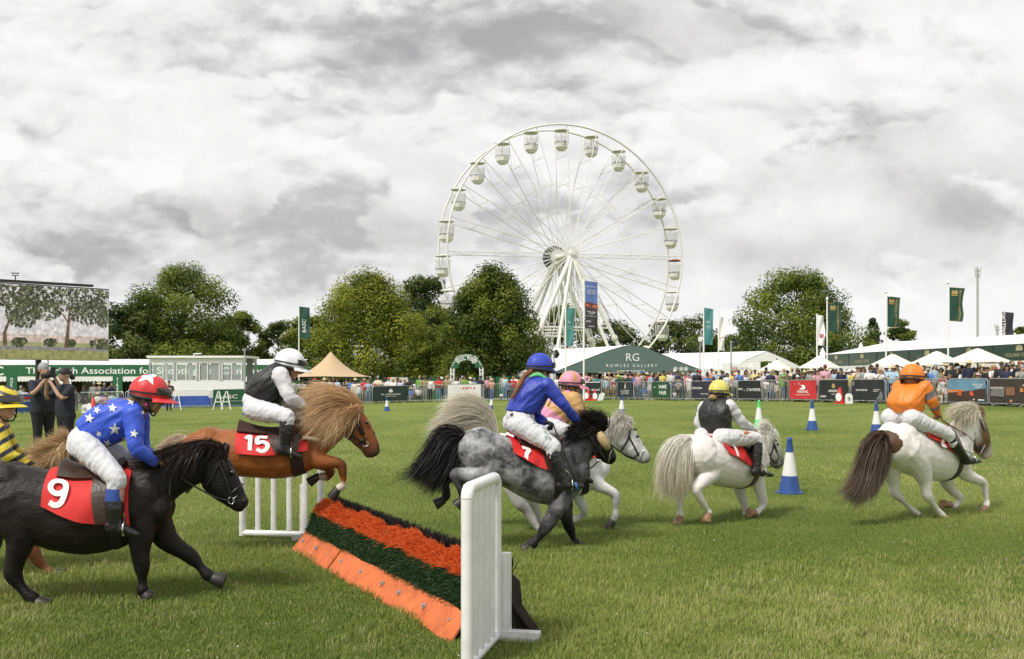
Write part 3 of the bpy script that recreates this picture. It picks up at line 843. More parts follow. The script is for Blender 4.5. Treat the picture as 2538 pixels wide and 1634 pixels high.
def peak_tent(u, vt, ve, wpx, D, m, label, concave=1.6, name='peaked_tent', wall=True, group=None, n=28):
 c = onground(u, D); W = wpx / FPX * D / 2; zt = WP(u, vt, D).z; ze = WP(u, ve, D).z
 T = thing(name, label, 'tent', tuple(c), group)
 mb = MB(); rows = []
 for i in range(12):
  t = i / 11; row = []
  for j in range(n):
   a = 2 * math.pi * j / n
   rr = W * (.02 + .98 * t) * (1 + .12 * (abs(math.cos(2 * a)) ** 3) * t)
   z = ze + (zt - ze) * (1 - t) ** concave - .12 * W * .1 * (abs(math.sin(2 * a))) * t
   row.append(Vector((c.x + rr * math.cos(a), c.y + rr * math.sin(a), z)))
  rows.append(row)
 mb.rings(rows, cap=False); part(T, 'canopy', smooth_mesh(mb.mesh('canopy')), m)
 for j in range(4):
  a = math.pi / 4 + math.pi / 2 * j; q = c + Vector((W * .9 * math.cos(a), W * .9 * math.sin(a), 0))
  mb = MB(); mb.tube([q, Vector((q.x, q.y, ze))], .05, 6); part(T, 'pole', mb, M_white if not wall else M_dark)
 mb = MB(); mb.tube([c, Vector((c.x, c.y, zt))], .06, 6); part(T, 'pole', mb, M_dark)
 return T
peak_tent(820, 873, 933, 178, 71.3, M_tan, 'tan peaked canopy in front of the yellow-green beech', 1.75)
peak_tent(2134, 847, 882, 46, 95, M_canvas, 'taller of the two small white pinnacle tents', 1.8)
peak_tent(2039, 859, 890, 40, 92, M_canvas, 'shorter white pinnacle tent left of the long marquee', 1.8)
peak_tent(758, 893, 930, 60, 88, M_green_sign, 'small green canopy left of the tan peaked one', 1.1)

def rowles():
 D = 76.0
 pts = [(1374, 924), (1420, 905), (1465, 887), (1510, 870), (1545, 860), (1568, 857), (1592, 860), (1630, 875), (1680, 896), (1736, 917), (1736, 925)]
 P = [WP(u, v, D) for u, v in pts]
 T = thing('marquee', 'white marquee with slate green gable reading Rowles Gallery', 'marquee', (P[0].x, D, gz(P[0].x, D)))
 mb = MB(); mb.poly(P, back=(0, .1, 0)); part(T, 'gable', mb, M_teal)
 bk = Vector((-9.5, 24, 0)); mb = MB()
 ridge = P[5]
 for side in (P[:6], P[5:10]):
  mb.rings([[p + Vector((0, .1, .06)) for p in side], [p + bk * .5 + Vector((0, .1, .06)) for p in side], [p + bk + Vector((0, .1, .06)) for p in side]], cap=False, closed=False)
 part(T, 'roof', smooth_mesh(mb.mesh('roof')), M_canvas)
 g = lambda p: Vector((p.x, p.y, gz(p.x, p.y) - .2))
 mb = MB(); a, b = P[0] + Vector((0, .3, 0)), P[0] + bk; mb.poly([g(a), a, b, g(b)]); part(T, 'side_wall', mb, M_canvas)
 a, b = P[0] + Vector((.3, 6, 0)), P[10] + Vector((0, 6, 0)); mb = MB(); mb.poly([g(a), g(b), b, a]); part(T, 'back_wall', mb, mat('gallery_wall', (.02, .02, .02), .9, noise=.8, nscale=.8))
 for u in (1375, 1500, 1580, 1734):
  p = WP(u, 924, D); mb = MB(); mb.tube([g(p), p], .07, 6); part(T, 'post', mb, M_white)
 for u, w, h in ((1470, .8, 1.0), (1515, .6, .8), (1620, .7, .9), (1690, .9, 1.0)):
  p = WP(u, 935, D + 5.8); mb = MB(); mb.box((p.x, p.y, p.z - .1), (w, .06, h)); part(T, 'painting', mb, mat('painting%d' % u, (.12 + .05 * (u % 3), .11, .09), .7, noise=.8, nscale=4))
 f2 = lambda x, z: Vector((x, D - .03, z))
 mb = MB(); X = lambda u: WP(u, HY, D).x; Z = lambda v: WP(0, v, D).z; k = D / FPX
 put_text(mb, 'RG', f2, 20 * k, 32 * k, (X(1568), Z(895)), bold=-.004); put_text(mb, 'ROWLES GALLERY', f2, 7.5 * k, 126 * k, (X(1566), Z(910)), spacing=1.6, bold=.0); put_text(mb, 'FINE ART & SCULPTURE', f2, 4.6 * k, 60 * k, (X(1568), Z(922)), bold=.015)
 for u in (1674, 1688, 1700):
  mb.rings([[Vector((X(u) + r * math.cos(a), D - .03, Z(914.5) + r * math.sin(a))) for a in np.linspace(0, 2 * math.pi, 17)] for r in (.12, .16)], cap=False, closed=False); mb.poly([Vector((X(u) + .07 * math.cos(a), D - .03, Z(914.5) + .09 * math.sin(a))) for a in np.linspace(0, 2 * math.pi, 9)[:-1]])
 part(T, 'lettering', mb, M_print)
 # small white gable behind
 q = [WP(u, v, 100) for u, v in ((1352, 884), (1382, 859), (1412, 878), (1412, 925), (1352, 925))]
 T = thing('marquee', 'small white gabled tent top behind the gallery marquee', 'marquee', (q[0].x, 100, 0)); mb = MB(); mb.poly(q, back=(-.6, 6, 0)); part(T, 'gable', mb, M_canvas)
rowles()

def viking():
 D = 80.0
 P = [WP(u, v, D) for u, v in ((1812, 918), (1850, 893), (1902, 872), (1945, 890), (1985, 910), (1985, 940), (1812, 940))]
 T = thing('marquee', 'white marquee with low gable right of the gallery marquee', 'marquee', (P[0].x, D, gz(P[0].x, D)))
 mb = MB(); mb.poly(P, back=(0, .1, 0)); mb.poly([P[5], P[6], Vector((P[6].x, D, gz(P[6].x, D) - .2)), Vector((P[5].x, D, gz(P[5].x, D) - .2))]); part(T, 'gable', mb, M_canvas)
 bk = Vector((-9.5, 22, .2)); mb = MB()
 for s in (P[:3], P[2:5]): mb.rings([[p + Vector((0, .1, .05)) for p in s], [p + bk + Vector((0, .1, .05)) for p in s]], cap=False, closed=False)
 part(T, 'roof', mb, M_canvas)
 a = P[0]; b = P[0] + bk; mb = MB(); mb.poly([a, b, Vector((b.x, b.y, -.3)), Vector((a.x, a.y, -.3))]); part(T, 'side_wall', mb, M_canvas)
 # sign wall with the ship emblem, column, flower wall
 D = 66.0; X = lambda u: WP(u, HY, D).x; Z = lambda v: WP(0, v, D).z; k = D / FPX
 T = thing('sign_board', 'white sign board reading VIKING beside a white column', 'sign', (X(1790), D, gz(X(1790), D)))
 zg = gz(X(1790), D) - .1
 mb = MB(); mb.box(((X(1790) + X(1863)) / 2, D, (Z(900) + zg) / 2), (X(1863) - X(1790), .1, Z(900) - zg)); w = part(T, 'panel', mb, M_white)
 mb = MB(); mb.box(((X(1863) + X(1882)) / 2, D - .1, (Z(898) + zg) / 2), (X(1882) - X(1863), .4, Z(898) - zg)); part(T, 'column', mb, M_white)
 f2 = lambda x, z: Vector((x, D - .06, z)); mb = MB(); put_text(mb, 'VIKING', f2, 8 * k, 42 * k, (X(1846), Z(918)), spacing=1.3, bold=-.01); part(w, 'lettering', mb, mat('grey_print', (.16, .15, .15), .6))
 mb = MB(); sail = lambda x, z: f2(X(1818) + x * k, Z(915) + z * k)
 for i in range(7): mb.poly([sail(-9 + i * 2.6, 7), sail(-8 + i * 2.6, 7), sail(-2 + i * 1.7, -5), sail(-3.2 + i * 1.7, -5)])
 mb.poly([sail(-9, -7), sail(-4, -5), sail(6, -4), sail(9, 0), sail(8, -7), sail(3, -8)]); part(w, 'emblem', mb, mat('pink_print', (.45, .12, .16), .6))
 T = thing('flower_hedge', 'green hedge screen dotted with pink and white roses', 'hedge', (X(1905), D, zg))
 rng = np.random.RandomState(4); n = 3200; x0, x1 = X(1883), X(1929); z1 = Z(897)
 Pn = np.stack([rng.uniform(x0, x1, n), D + rng.uniform(-.25, .25, n), rng.uniform(zg, z1, n)], 1); nr = np.array([0, -.8, .4]) + rng.normal(0, .5, (n, 3)); nr /= np.linalg.norm(nr, axis=1, keepdims=True)
 part(T, 'foliage', leaf_cards('foliage', Pn, rng.uniform(.05, .10, n), nr, rng.uniform(0, .6, n), rng), LEAF['oak'])
 mb = MB(); mb.box(((x0 + x1) / 2, D + .1, (zg + z1) / 2), (x1 - x0, .25, z1 - zg)); part(T, 'backing', mb, mat('hedge_dark', (.015, .03, .012), .9))
 for i in range(46):
  mb = MB(); mb.ball((rng.uniform(x0, x1), D - .24, rng.uniform(zg + .5, z1)), rng.uniform(.04, .075), 7, 5); part(T, 'rose', smooth_mesh(mb.mesh('rose')), M_print if i % 3 else mat('pink_rose', (.7, .35, .3), .6))
viking()

def long_marquee():
 A, B = WP(2044, HY, 78), WP(2600, HY, 47)          # the front wall comes nearer to the right
 zt = lambda t: WP(0, 880 + (849 - 880) * t, 78 + (47 - 78) * t).z
 zA, zB = WP(0, 880, 78).z, WP(0, 849, 47).z; bA, bB = WP(0, 911, 78).z, WP(0, 892, 47).z
 A.z = B.z = 0; d = (B - A); L_ = d.length; d.normalize(); n = Vector((d.y, -d.x, 0)); n = n if n.y < 0 else -n
 T = thing('marquee', 'long white marquee with dark green fascia along the right', 'marquee', (A.x, A.y, gz(A.x, A.y)))
 def F(x, z, o=0): return A.lerp(B, x) + Vector((0, 0, (bA + (zA - bA) * z) * (1 - x) + (bB + (zB - bB) * z) * x)) + n * o
 NP = 6
 for i in range(NP):
  mb = MB(); a, b = i / NP + .002, (i + 1) / NP - .002; mb.poly([F(a, 0), F(b, 0), F(b, 1), F(a, 1)], back=-n * .1); p = part(T, 'fascia_panel', mb, M_green_dark)
  c = (a + b) / 2; mb = MB(); hh = zA - bA
  fn = lambda x, z: F(c + x / L_, .26 + z / hh * .9, .02)
  put_text(mb, 'HOLLAND COOPER', fn, .26 * hh, 2.6, (0, 0), bold=.01)
  cy = .36 * hh
  for e in (-1, 1): mb.poly([fn(e * .06, cy), fn(e * .34, cy + .05), fn(e * .30, cy + .26), fn(e * .16, cy + .42), fn(e * .05, cy + .2)])
  mb.poly([fn(-.05, cy + .05), fn(.05, cy + .05), fn(.08, cy + .4), fn(-.08, cy + .4)]); part(p, 'lettering', mb, mat('pale_gold_print', (.42, .38, .22), .5))
 bk = -n * 9 ; up = Vector((0, 0, 1))
 mb = MB(); r0 = WP(2205, 848, 82); r1 = WP(2620, 824, 54)
 mb.poly([F(0, 1) + up * .02, F(1, 1) + up * .02, r1, r0]); mb.poly([F(0, 1) + up * .02, r0, F(0, 1) - n * 12 + up * .1]); mb.poly([r0, r1, r1 - n * 6 - up * 1.5, r0 - n * 6 - up * 1.5]); part(T, 'roof', mb, M_canvas)
 part(T, 'valance', scallop(A + n * .03 + Vector((0, 0, 0)), B + n * .03, (bA + bB) / 2 + .03, .45, 46), M_canvas)
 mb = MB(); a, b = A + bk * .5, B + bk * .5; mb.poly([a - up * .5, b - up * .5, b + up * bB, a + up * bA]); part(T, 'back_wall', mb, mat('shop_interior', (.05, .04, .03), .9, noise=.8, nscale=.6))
 for i in range(NP + 1):
  p = A.lerp(B, i / NP) - n * .1; mb = MB(); mb.tube([Vector((p.x, p.y, -.2)), Vector((p.x, p.y, bA))], .07, 6); part(T, 'post', mb, M_white)
long_marquee()

def parasol(u, vt, ve, u0, u1, D, label):
 c = onground(u, D); W = (u1 - u0) / FPX * D / 2; zt = WP(u, vt, D).z; ze = WP(u, ve, D).z
 T = thing('parasol', label, 'parasol', tuple(c), 'cream parasols over the crowd')
 mb = MB(); rows = []
 for t, f in ((.0, 0), (.16, .13), (.18, .17), (.6, .62), (1, 1), (1.0, 1.06)):
  rows.append([Vector((c.x + W * t * math.cos(a) * (1 + .10 * abs(math.cos(2 * (a + .3)))), c.y + W * t * math.sin(a), zt + (ze - zt) * f - .03 * abs(math.sin(2 * a)) * t)) for a in np.linspace(0, 2 * math.pi, 17)[:-1]])
 mb.rings(rows, cap=False); part(T, 'canopy', mb, M_cream)
 mb = MB(); mb.tube([c, Vector((c.x, c.y, zt + .08))], .04, 6); part(T, 'pole', mb, M_dark)
 for i in range(8):
  a = math.pi * 2 * i / 8; mb = MB(); mb.tube([Vector((c.x, c.y, zt - .15)), Vector((c.x + W * .97 * math.cos(a), c.y + W * .97 * math.sin(a), ze - .01))], .018, 4); part(T, 'rib', mb, M_leather_brown)
parasol(1925, 892, 918, 1885, 1971, 62, 'cream parasol beside the rose-covered wall'); parasol(2031, 881, 911, 1987, 2083, 60, 'cream parasol left of the dark green fascia'); parasol(2213, 877, 907, 2152, 2268, 52, 'cream parasol above the man in the cream hat'); parasol(2322, 870, 903, 2255, 2388, 49, 'cream parasol behind the orange jockey\'s cap'); parasol(2423, 863, 897, 2347, 2499, 44, 'largest cream parasol at the right')

def flag(u, vt, vb, D, x0, x1, y0, y1, m, label, text=None, tm=None, wav=.06, name='flag', finial=False, taper=0.0, art=None):
 p = onground(u, D); zt = WP(u, vt, D).z; k = D / FPX
 T = thing(name, label, 'flag', tuple(p), 'flags and banners on poles')
 mb = MB(); mb.tube([p, Vector((p.x, p.y, zt))], [.06, .045], 8)
 if finial: mb.ball((p.x, p.y, zt + .08), .1, 8, 6)
 part(T, 'pole', smooth_mesh(mb.mesh('pole'), 50), M_white)
 X0, X1, Z0, Z1 = WP(x0, HY, D).x, WP(x1, HY, D).x, WP(0, y0, D).z, WP(0, y1, D).z
 def fn(x, z, o=0):    # x 0..1 across, z 0..1 from top
  xx = X0 + (X1 - X0) * x * (1 - taper * z * (1 + .4 * math.sin(z * 6)))
  return Vector((xx, D - .02 - o + wav * x * math.sin(x * 5 + z * 7 + u), Z0 + (Z1 - Z0) * z - .12 * x * (Z0 - Z1) * .3 + .04 * math.sin(z * 9) * x))
 mb = MB(); mb.grid(lambda a, b: fn(a, b), 8, 18); F = part(T, 'cloth', smooth_mesh(mb.mesh('cloth')), m)
 if text:
  mb = MB(); w = X1 - X0; h = Z0 - Z1
  for s, cx, cz, hh, ww, rot in text:
   if rot: put_text(mb, s, lambda a, b: fn(cx - b / w, cz - a / h, .03), hh * w, ww * h, (0, 0), bold=.01)
   else: put_text(mb, s, lambda a, b: fn(cx + a / w, cz - b / h, .03), hh * h, ww * w, (0, 0), bold=.01)
  part(F, 'lettering', mb, tm or M_print)
 if art: art(F, fn)
 return T
flag(741, 757, 990, 80, 742, 768, 760, 838, M_flag_green, 'green BASC flag beside the yellow-green beech', [('BASC', .62, .60, .34, .42, True)])
RGT = [('RG', .45, .40, .05, .36, False), ('ROWLES', .48, .50, .02, .5, False), ('GALLERY', .48, .54, .02, .5, False)]
flag(1402, 761, 1000, 70, 1403, 1426, 762, 856, M_flag_teal, 'teal flag left of the tall sunset banner', RGT, taper=.35)
flag(1744, 762, 990, 68, 1745, 1768, 763, 853, M_flag_teal, 'teal flag right of the Ferris wheel', RGT, taper=.12)
def sunset(F, fn):
 for nm, c, z0, z1 in (('lower_print', (.035, .03, .035), .50, 1.0), ('desert_print', (.10, .05, .045), .44, .57)):
  mb = MB(); mb.grid(lambda a, b: fn(a, z0 + (z1 - z0) * b, .012 + (.008 if nm[0] == 'd' else 0)), 6, 8); part(F, nm, mb, mat(nm, c, .6, noise=.2, nscale=2))
 for cx in (.22, .78):
  mb = MB(); mb.poly([fn(cx + .19 * math.cos(t), .525 - .045 * math.sin(t), .03) for t in np.linspace(0, math.pi, 10)]); part(F, 'tent_print', mb, mat('orange_print', (.62, .10, .05), .6))
flag(1447, 690, 992, 60, 1450, 1481, 696, 814, mat('blue_print', (.10, .16, .42), .6, noise=.2, nscale=1), 'tall banner with blue sky and orange tents at the ringside', [('ABU DHABI 2024', .5, .125, .018, .8, False), ('31 AUG - 8 SEP', .5, .20, .02, .7, False), ('ADNEC CENTRE', .5, .235, .02, .7, False), ('ABU DHABI', .5, .27, .02, .6, False), ('BOOK YOUR', .5, .645, .026, .7, False), ('TICKET', .5, .68, .026, .45, False), ('www.adihex.com', .5, .735, .018, .8, False), ('ADNEC', .27, .86, .03, .42, False), ('abudhabi', .5, .955, .022, .5, False)], art=sunset, wav=.04)
def pinkmark(F, fn):
 mb = MB(); mb.poly([fn(.3, .62, .02), fn(.8, .58, .02), fn(.9, .74, .02), fn(.35, .76, .02)]); part(F, 'emblem', mb, mat('pink_print', (.45, .12, .16), .6))
flag(1781, 772, 990, 72, 1781, 1794, 784, 868, M_canvas, 'white flag hanging beside the teal flag', wav=.15, taper=-.3, art=pinkmark)
flag(2025, 778, 990, 62, 2026, 2042, 781, 856, M_canvas, 'white flag hanging left of the first dark green flag', wav=.15, taper=-.2, art=pinkmark)
HCT = [('HOLLAND COOPER', .80, .52, .16, .9, True)]
def crest(F, fn):
 mb = MB()
 for e in (-1, 1): mb.poly([fn(.34 + e * .03, .2, .02), fn(.34 + e * .2, .21, .02), fn(.34 + e * .2, .11, .02), fn(.34 + e * .1, .07, .02), fn(.34 + e * .04, .14, .02)])
 mb.poly([fn(.14, .22, .02), fn(.54, .22, .02), fn(.54, .25, .02), fn(.14, .25, .02)]); mb.poly([fn(.30, .19, .02), fn(.38, .19, .02), fn(.38, .1, .02), fn(.30, .1, .02)]); part(F, 'crest', mb, M_gold)
 mb = MB(); mb.poly([fn(0, 0, .015), fn(1, 0, .015), fn(1, .014, .015), fn(0, .014, .015)]); mb.poly([fn(0, .986, .015), fn(1, .986, .015), fn(1, 1, .015), fn(0, 1, .015)]); part(F, 'border', mb, M_gold)
flag(2050, 744, 990, 66, 2053, 2085, 751, 823, M_flag_green, 'dark green flag in front of the big rounded tree', HCT, M_gold, finial=True, art=crest)
flag(2196, 727, 990, 60, 2199, 2232, 735, 811, M_flag_green, 'dark green flag above the layered conifer', HCT, M_gold, finial=True, taper=.25, art=crest)
flag(2350, 704, 990, 54, 2353, 2390, 712, 796, M_flag_green, 'dark green flag left of the lattice mast', HCT, M_gold, finial=True, taper=.18, art=crest)
flag(2481, 771, 990, 62, 2482, 2511, 773, 832, mat('black_flag', (.012, .011, .02), .6), 'black flag at the far right above the marquee roof', [('BAILLORS', .3, .5, .34, .95, True)])

def arch():
 D = 74.0; X = lambda u: WP(u, HY, D).x; Z = lambda v: WP(0, v, D).z
 T = thing('welcome_arch', 'truss arch with green sign welcoming to the village', 'arch', (X(1157), D, gz(X(1157), D)))
 cx, cz = X(1157), Z(920); ro, ri = 40 / FPX * D, 32 / FPX * D; zg = gz(cx, D) - .1
 def path(r, y, k=28):
  pts = [Vector((cx - r * 1.02, D + y, zg))]
  pts += [Vector((cx + r * math.cos(a), D + y, cz + r * math.sin(a))) for a in np.linspace(math.pi, 0, k)]
  return pts + [Vector((cx + r * 1.02, D + y, zg))]
 for r in (ro, ri):
  for y in (0, .5):
   mb = MB(); mb.tube(path(r, y), .045, 5); part(T, 'truss_tube', smooth_mesh(mb.mesh('truss_tube')), M_white)
 mb = MB(); a, b, c = path(ro, 0), path(ri, .0), path(ro, .5)
 for i in range(1, len(a) - 1): mb.tube([a[i], b[i + 1 if i % 2 else i - 1]], .02, 4); mb.tube([a[i], c[i]], .02, 4)
 for q in (0, -1):
  s = 1 if q == 0 else -1
  lo, hi = a[q], a[1 if q == 0 else -2]; lo2, hi2 = b[q], b[1 if q == 0 else -2]
  for i in range(5): mb.tube([lo.lerp(hi, i / 5), lo2.lerp(hi2, (i + 1) / 5)], .02, 4); mb.tube([lo2.lerp(hi2, i / 5), lo.lerp(hi, (i + 1) / 5)], .02, 4)
 part(T, 'truss_web', mb, M_white, kind='stuff')
 S = lambda a, r, o=-.06: Vector((cx + r * math.cos(a), D + o, cz + r * math.sin(a)))
 mb = MB(); mb.rings([[S(a, ro * 1.05) for a in np.linspace(R(168), R(14), 26)], [S(a, ri * .80 - .25 * (abs(a - R(91)) / R(77)) ** 6) for a in np.linspace(R(160), R(22), 26)]], cap=False, closed=False); sg = part(T, 'sign', mb, M_green_sign)
 mb = MB(); rm = (ro + ri) / 2
 put_text(mb, 'Welcome to the', lambda x, z: S(R(90) - x / ro, ro * .90 + z, -.09), .26, 1.75, (0, 0), bold=.02); put_text(mb, 'BASC Village', lambda x, z: S(R(90) - x / ri, ri * .86 + z, -.09), .42, 1.6, (0, 0), bold=.02); put_text(mb, 'BASC', lambda x, z: S(R(150) - x / rm, rm + z, -.09), .13, .4, (0, 0)); put_text(mb, 'BASC', lambda x, z: S(R(30) - x / rm, rm + z, -.09), .13, .4, (0, 0)); part(sg, 'lettering', mb, M_print)
arch()
# green hoarding behind the crowd
a, b = onground(712, 73), onground(1330, 76)
T = thing('hoarding', 'dark green hoarding fence running behind the centre of the crowd', 'fence', tuple(a))
for i in range(18):
 p, q = a.lerp(b, i / 18), a.lerp(b, (i + .985) / 18); mb = MB(); mb.bar(p + Vector((0, 0, .75)), q + Vector((0, 0, .75)), .05, 1.7); part(T, 'panel', mb, M_green_dark if i % 5 else M_green_sign)
for u0, u1 in ((960, 984), (988, 1011)):
 p, q = WP(u0, 946, 72.6), WP(u1, 946, 72.6); mb = MB(); mb.bar(p, q, .03, .62); part(T, 'poster', mb, mat('poster', (.62, .6, .58), .6, noise=.5, nscale=3))

def horn(u, v, D, pu, label, r=.28):
 c = WP(u, v, D); p = onground(pu, D)
 T = thing('loudspeaker', label, 'loudspeaker', tuple(p), 'horn loudspeakers on poles')
 mb = MB(); mb.tube([p, Vector((p.x, p.y, c.z + .1))], .05, 6); mb.tube([Vector((p.x, p.y, c.z + .08)), c], .035, 5); part(T, 'pole', mb, M_steel)
 mb = MB(); M = Matrix.Translation(c) @ Matrix.Rotation(R(-75), 4, 'Z') @ Matrix.Rotation(R(90), 4, 'X')
 mb.lathe([(.04, -.05), (.10, -.05), (.12, -.02), (r * .7, .03), (r, .10), (r, .20), (r * .92, .20), (r * .62, .10), (.1, .06), (.03, .12)], 20, M); part(T, 'horn', smooth_mesh(mb.mesh('horn'), 50), M_black)
horn(1384, 878, 66, 1373, 'horn loudspeaker on a pole left of the gallery marquee'); horn(1825, 849, 64, 1812, 'horn loudspeaker on a pole left of the VIKING sign board'); horn(617, 871, 64, 607, 'horn loudspeaker at the right corner of the commentary cabin', .24)
p = onground(1735, 70); z = WP(0, 845, 70).z; T = thing('camera_mast', 'slim mast with a white camera box left of the teal flag', 'mast', tuple(p)); mb = MB(); mb.tube([p, Vector((p.x, p.y, z))], .04, 6); part(T, 'pole', mb, M_steel); mb = MB(); mb.box((p.x, p.y, z + .12), (.22, .22, .32)); part(T, 'camera_box', mb, M_white)
def lattice(u, vt, D, label, w=.5, big=True):
 p = onground(u, D); zt = WP(u, vt, D).z
 T = thing('lattice_mast', label, 'mast', tuple(p)); mb = MB()
 cs = [Vector((p.x + w / 2 * math.cos(t), p.y + w / 2 * math.sin(t), 0)) for t in (0, 2.1, 4.2)]
 z0 = WP(u, 850, D).z; n = int((zt - z0) / w / 1.2)
 for c in cs: mb.tube([c, Vector((c.x, c.y, zt - w))], .07, 4)
 for i in range(n):
  z = z0 + (zt - w - z0) * i / n
  for j in range(3): mb.tube([cs[j] + Vector((0, 0, z)), cs[(j + 1) % 3] + Vector((0, 0, z + (zt - z0) / n))], .035, 4)
 part(T, 'tower', mb, M_steel)
 for i in range(3):
  t = 2.1 * i; mb = MB(); h = (1.0 if big else .6) * w * 5.6; q = Vector((p.x + w * 1.5 * math.cos(t), p.y + w * 1.5 * math.sin(t), zt - h * .5)); mb.tube([q - Vector((w * .5 * math.cos(t), w * .5 * math.sin(t), h / 2)), q + Vector((w * .3 * math.cos(t), 0, h / 2))], .09 * w / .5, 5); mb.tube([Vector((p.x, p.y, zt - h)), q], .06, 4); mb.tube([Vector((p.x, p.y, zt - h * .3)), q], .06, 4); part(T, 'antenna', mb, M_steel)
lattice(2423, 660, 230, 'tall lattice phone mast right of the dark green flags', .46); lattice(2472, 804, 260, 'far small phone mast left of the black flag', .5, False)
# ---------------------------------------------------------------- ponies
class Frame:
 """a pony's own frame: stands at O, heads psi degrees from +x towards +y; P() finds the point seen at a pixel of a
 close-up of the photograph that lies c metres to the left of the pony's middle plane"""
 def __init__(s, O, psi, zoom):
  s.O = Vector((O[0], O[1], 0)); a = R(psi); s.psi = a
  s.f = Vector((math.cos(a), math.sin(a), 0)); s.l = Vector((-math.sin(a), math.cos(a), 0)); s.u = Vector((0, 0, 1))
  s.z = zoom
 def px(s, x, y): return (s.z[0] + x / s.z[2], s.z[1] + y / s.z[2])
 def P(s, x, y, c=0.0):
  u, v = s.px(x, y)
  d = Vector(((u - CX) / FPX, 1.0, -(v - HY) / FPX)); cam0 = Vector((0, 0, CAMH))
  t = (c + (s.O - cam0).dot(s.l)) / d.dot(s.l)
  return cam0 + d * t
 def G(s, x, y):
  u, v = s.px(x, y); return GP(u, v)

class Skin:
 """shapes and the colours that belong to them, grown into one skin"""
 def __init__(s): s.mb = MB(); s.S = []; s.r = []; s.C = []
 def seed(s, p, r, c): s.S.append(tuple(p)); s.r.append(max(r, 0.01)); s.C.append(c)
 def tube(s, pts, rad, cols, n=10, per=4, flat=None):
  if isinstance(cols, tuple): cols = [cols] * len(pts)
  q = cat([tuple(p) + (r,) + tuple(c) for p, r, c in zip(pts, rad, cols)], per)
  P = [np.array(a[:3]) for a in q]; rr = [max(a[3], 0.003) for a in q]
  d0 = P[0] - P[1]; d0 /= np.linalg.norm(d0) + 1e-9; d1 = P[-1] - P[-2]; d1 /= np.linalg.norm(d1) + 1e-9
  r0, r1 = rr[0], rr[-1]
  P = [P[0] + d0 * r0 * .98, P[0] + d0 * r0 * .85, P[0] + d0 * r0 * .5] + P + [P[-1] + d1 * r1 * .5, P[-1] + d1 * r1 * .85, P[-1] + d1 * r1 * .98]
  rr = [r0 * .18, r0 * .53, r0 * .87] + rr + [r1 * .87, r1 * .53, r1 * .18]
  s.mb.tube(P, rr, n, flat=flat)
  for a in q: s.seed(a[:3], a[3], tuple(a[4:7]))
 def ball(s, c, r, col, M=None, n=12, m=8):
  s.mb.ball(c, r, n, m, M); s.seed(c, min(r) if not isinstance(r, (int, float)) else r, col)
 def loft(s, rings, left, cols, per=4, n=16, pw=2.2):
  """rings: (top point, bottom point, half width)"""
  if isinstance(cols, tuple): cols = [cols] * len(rings)
  q = cat([tuple(t) + tuple(b) + (w,) + tuple(c) for (t, b, w), c in zip(rings, cols)], per)
  RR = []
  for a in q:
   RR.append(ring(Vector(a[:3]), Vector(a[3:6]), a[6], left, n, pw))
   t, b = Vector(a[:3]), Vector(a[3:6])
   h = (t - b).length / 2
   for k in (-0.5, 0, 0.5): s.seed(t.lerp(b, 0.5 + k * 0.8), min(h * 0.7, max(a[6], .02)), tuple(a[7:10]))
   for k in (-0.6, 0.6): s.seed(t.lerp(b, 0.5) + left * a[6] * k, min(h * .7, max(a[6], .02)), tuple(a[7:10]))
  s.mb.rings(RR)
  return q
 def build(s, name, voxel, it=4, extra=None, sharp=4.0):
  me = remesh(s.mb, name, voxel, it)
  V = np.empty(len(me.vertices) * 3); me.vertices.foreach_get('co', V); V = V.reshape(-1, 3)
  S = np.array(s.S); rr = np.array(s.r); C = np.array(s.C)
  col = np.ones((len(V), 4), dtype=np.float32)
  for i in range(0, len(V), 4000):
   d = np.linalg.norm(V[i:i + 4000, None, :] - S[None], axis=2) / rr[None]
   w = np.exp(-np.minimum(sharp * (d - d.min(axis=1, keepdims=True)), 50))
   w /= w.sum(axis=1, keepdims=True)
   col[i:i + 4000, :3] = w @ C
  if extra is not None:
   for i, p in enumerate(V):
    c = extra(Vector(p), col[i, :3])
    if c is not None: col[i, :3] = c
  at = me.color_attributes.new('Col', 'FLOAT_COLOR', 'POINT')
  at.data.foreach_set('color', col.ravel())
  return me
def ring(t, b, w, left, n=16, pw=2.2):
 c = (t + b) / 2; v = (t - b) / 2
 out = []
 for k in range(n):
  a = 2 * math.pi * k / n
  ca, sa = math.cos(a), math.sin(a)
  ca = math.copysign(abs(ca) ** (2 / pw), ca); sa = math.copysign(abs(sa) ** (2 / pw), sa)
  out.append(c + v * ca - left * (w * sa))
 return out

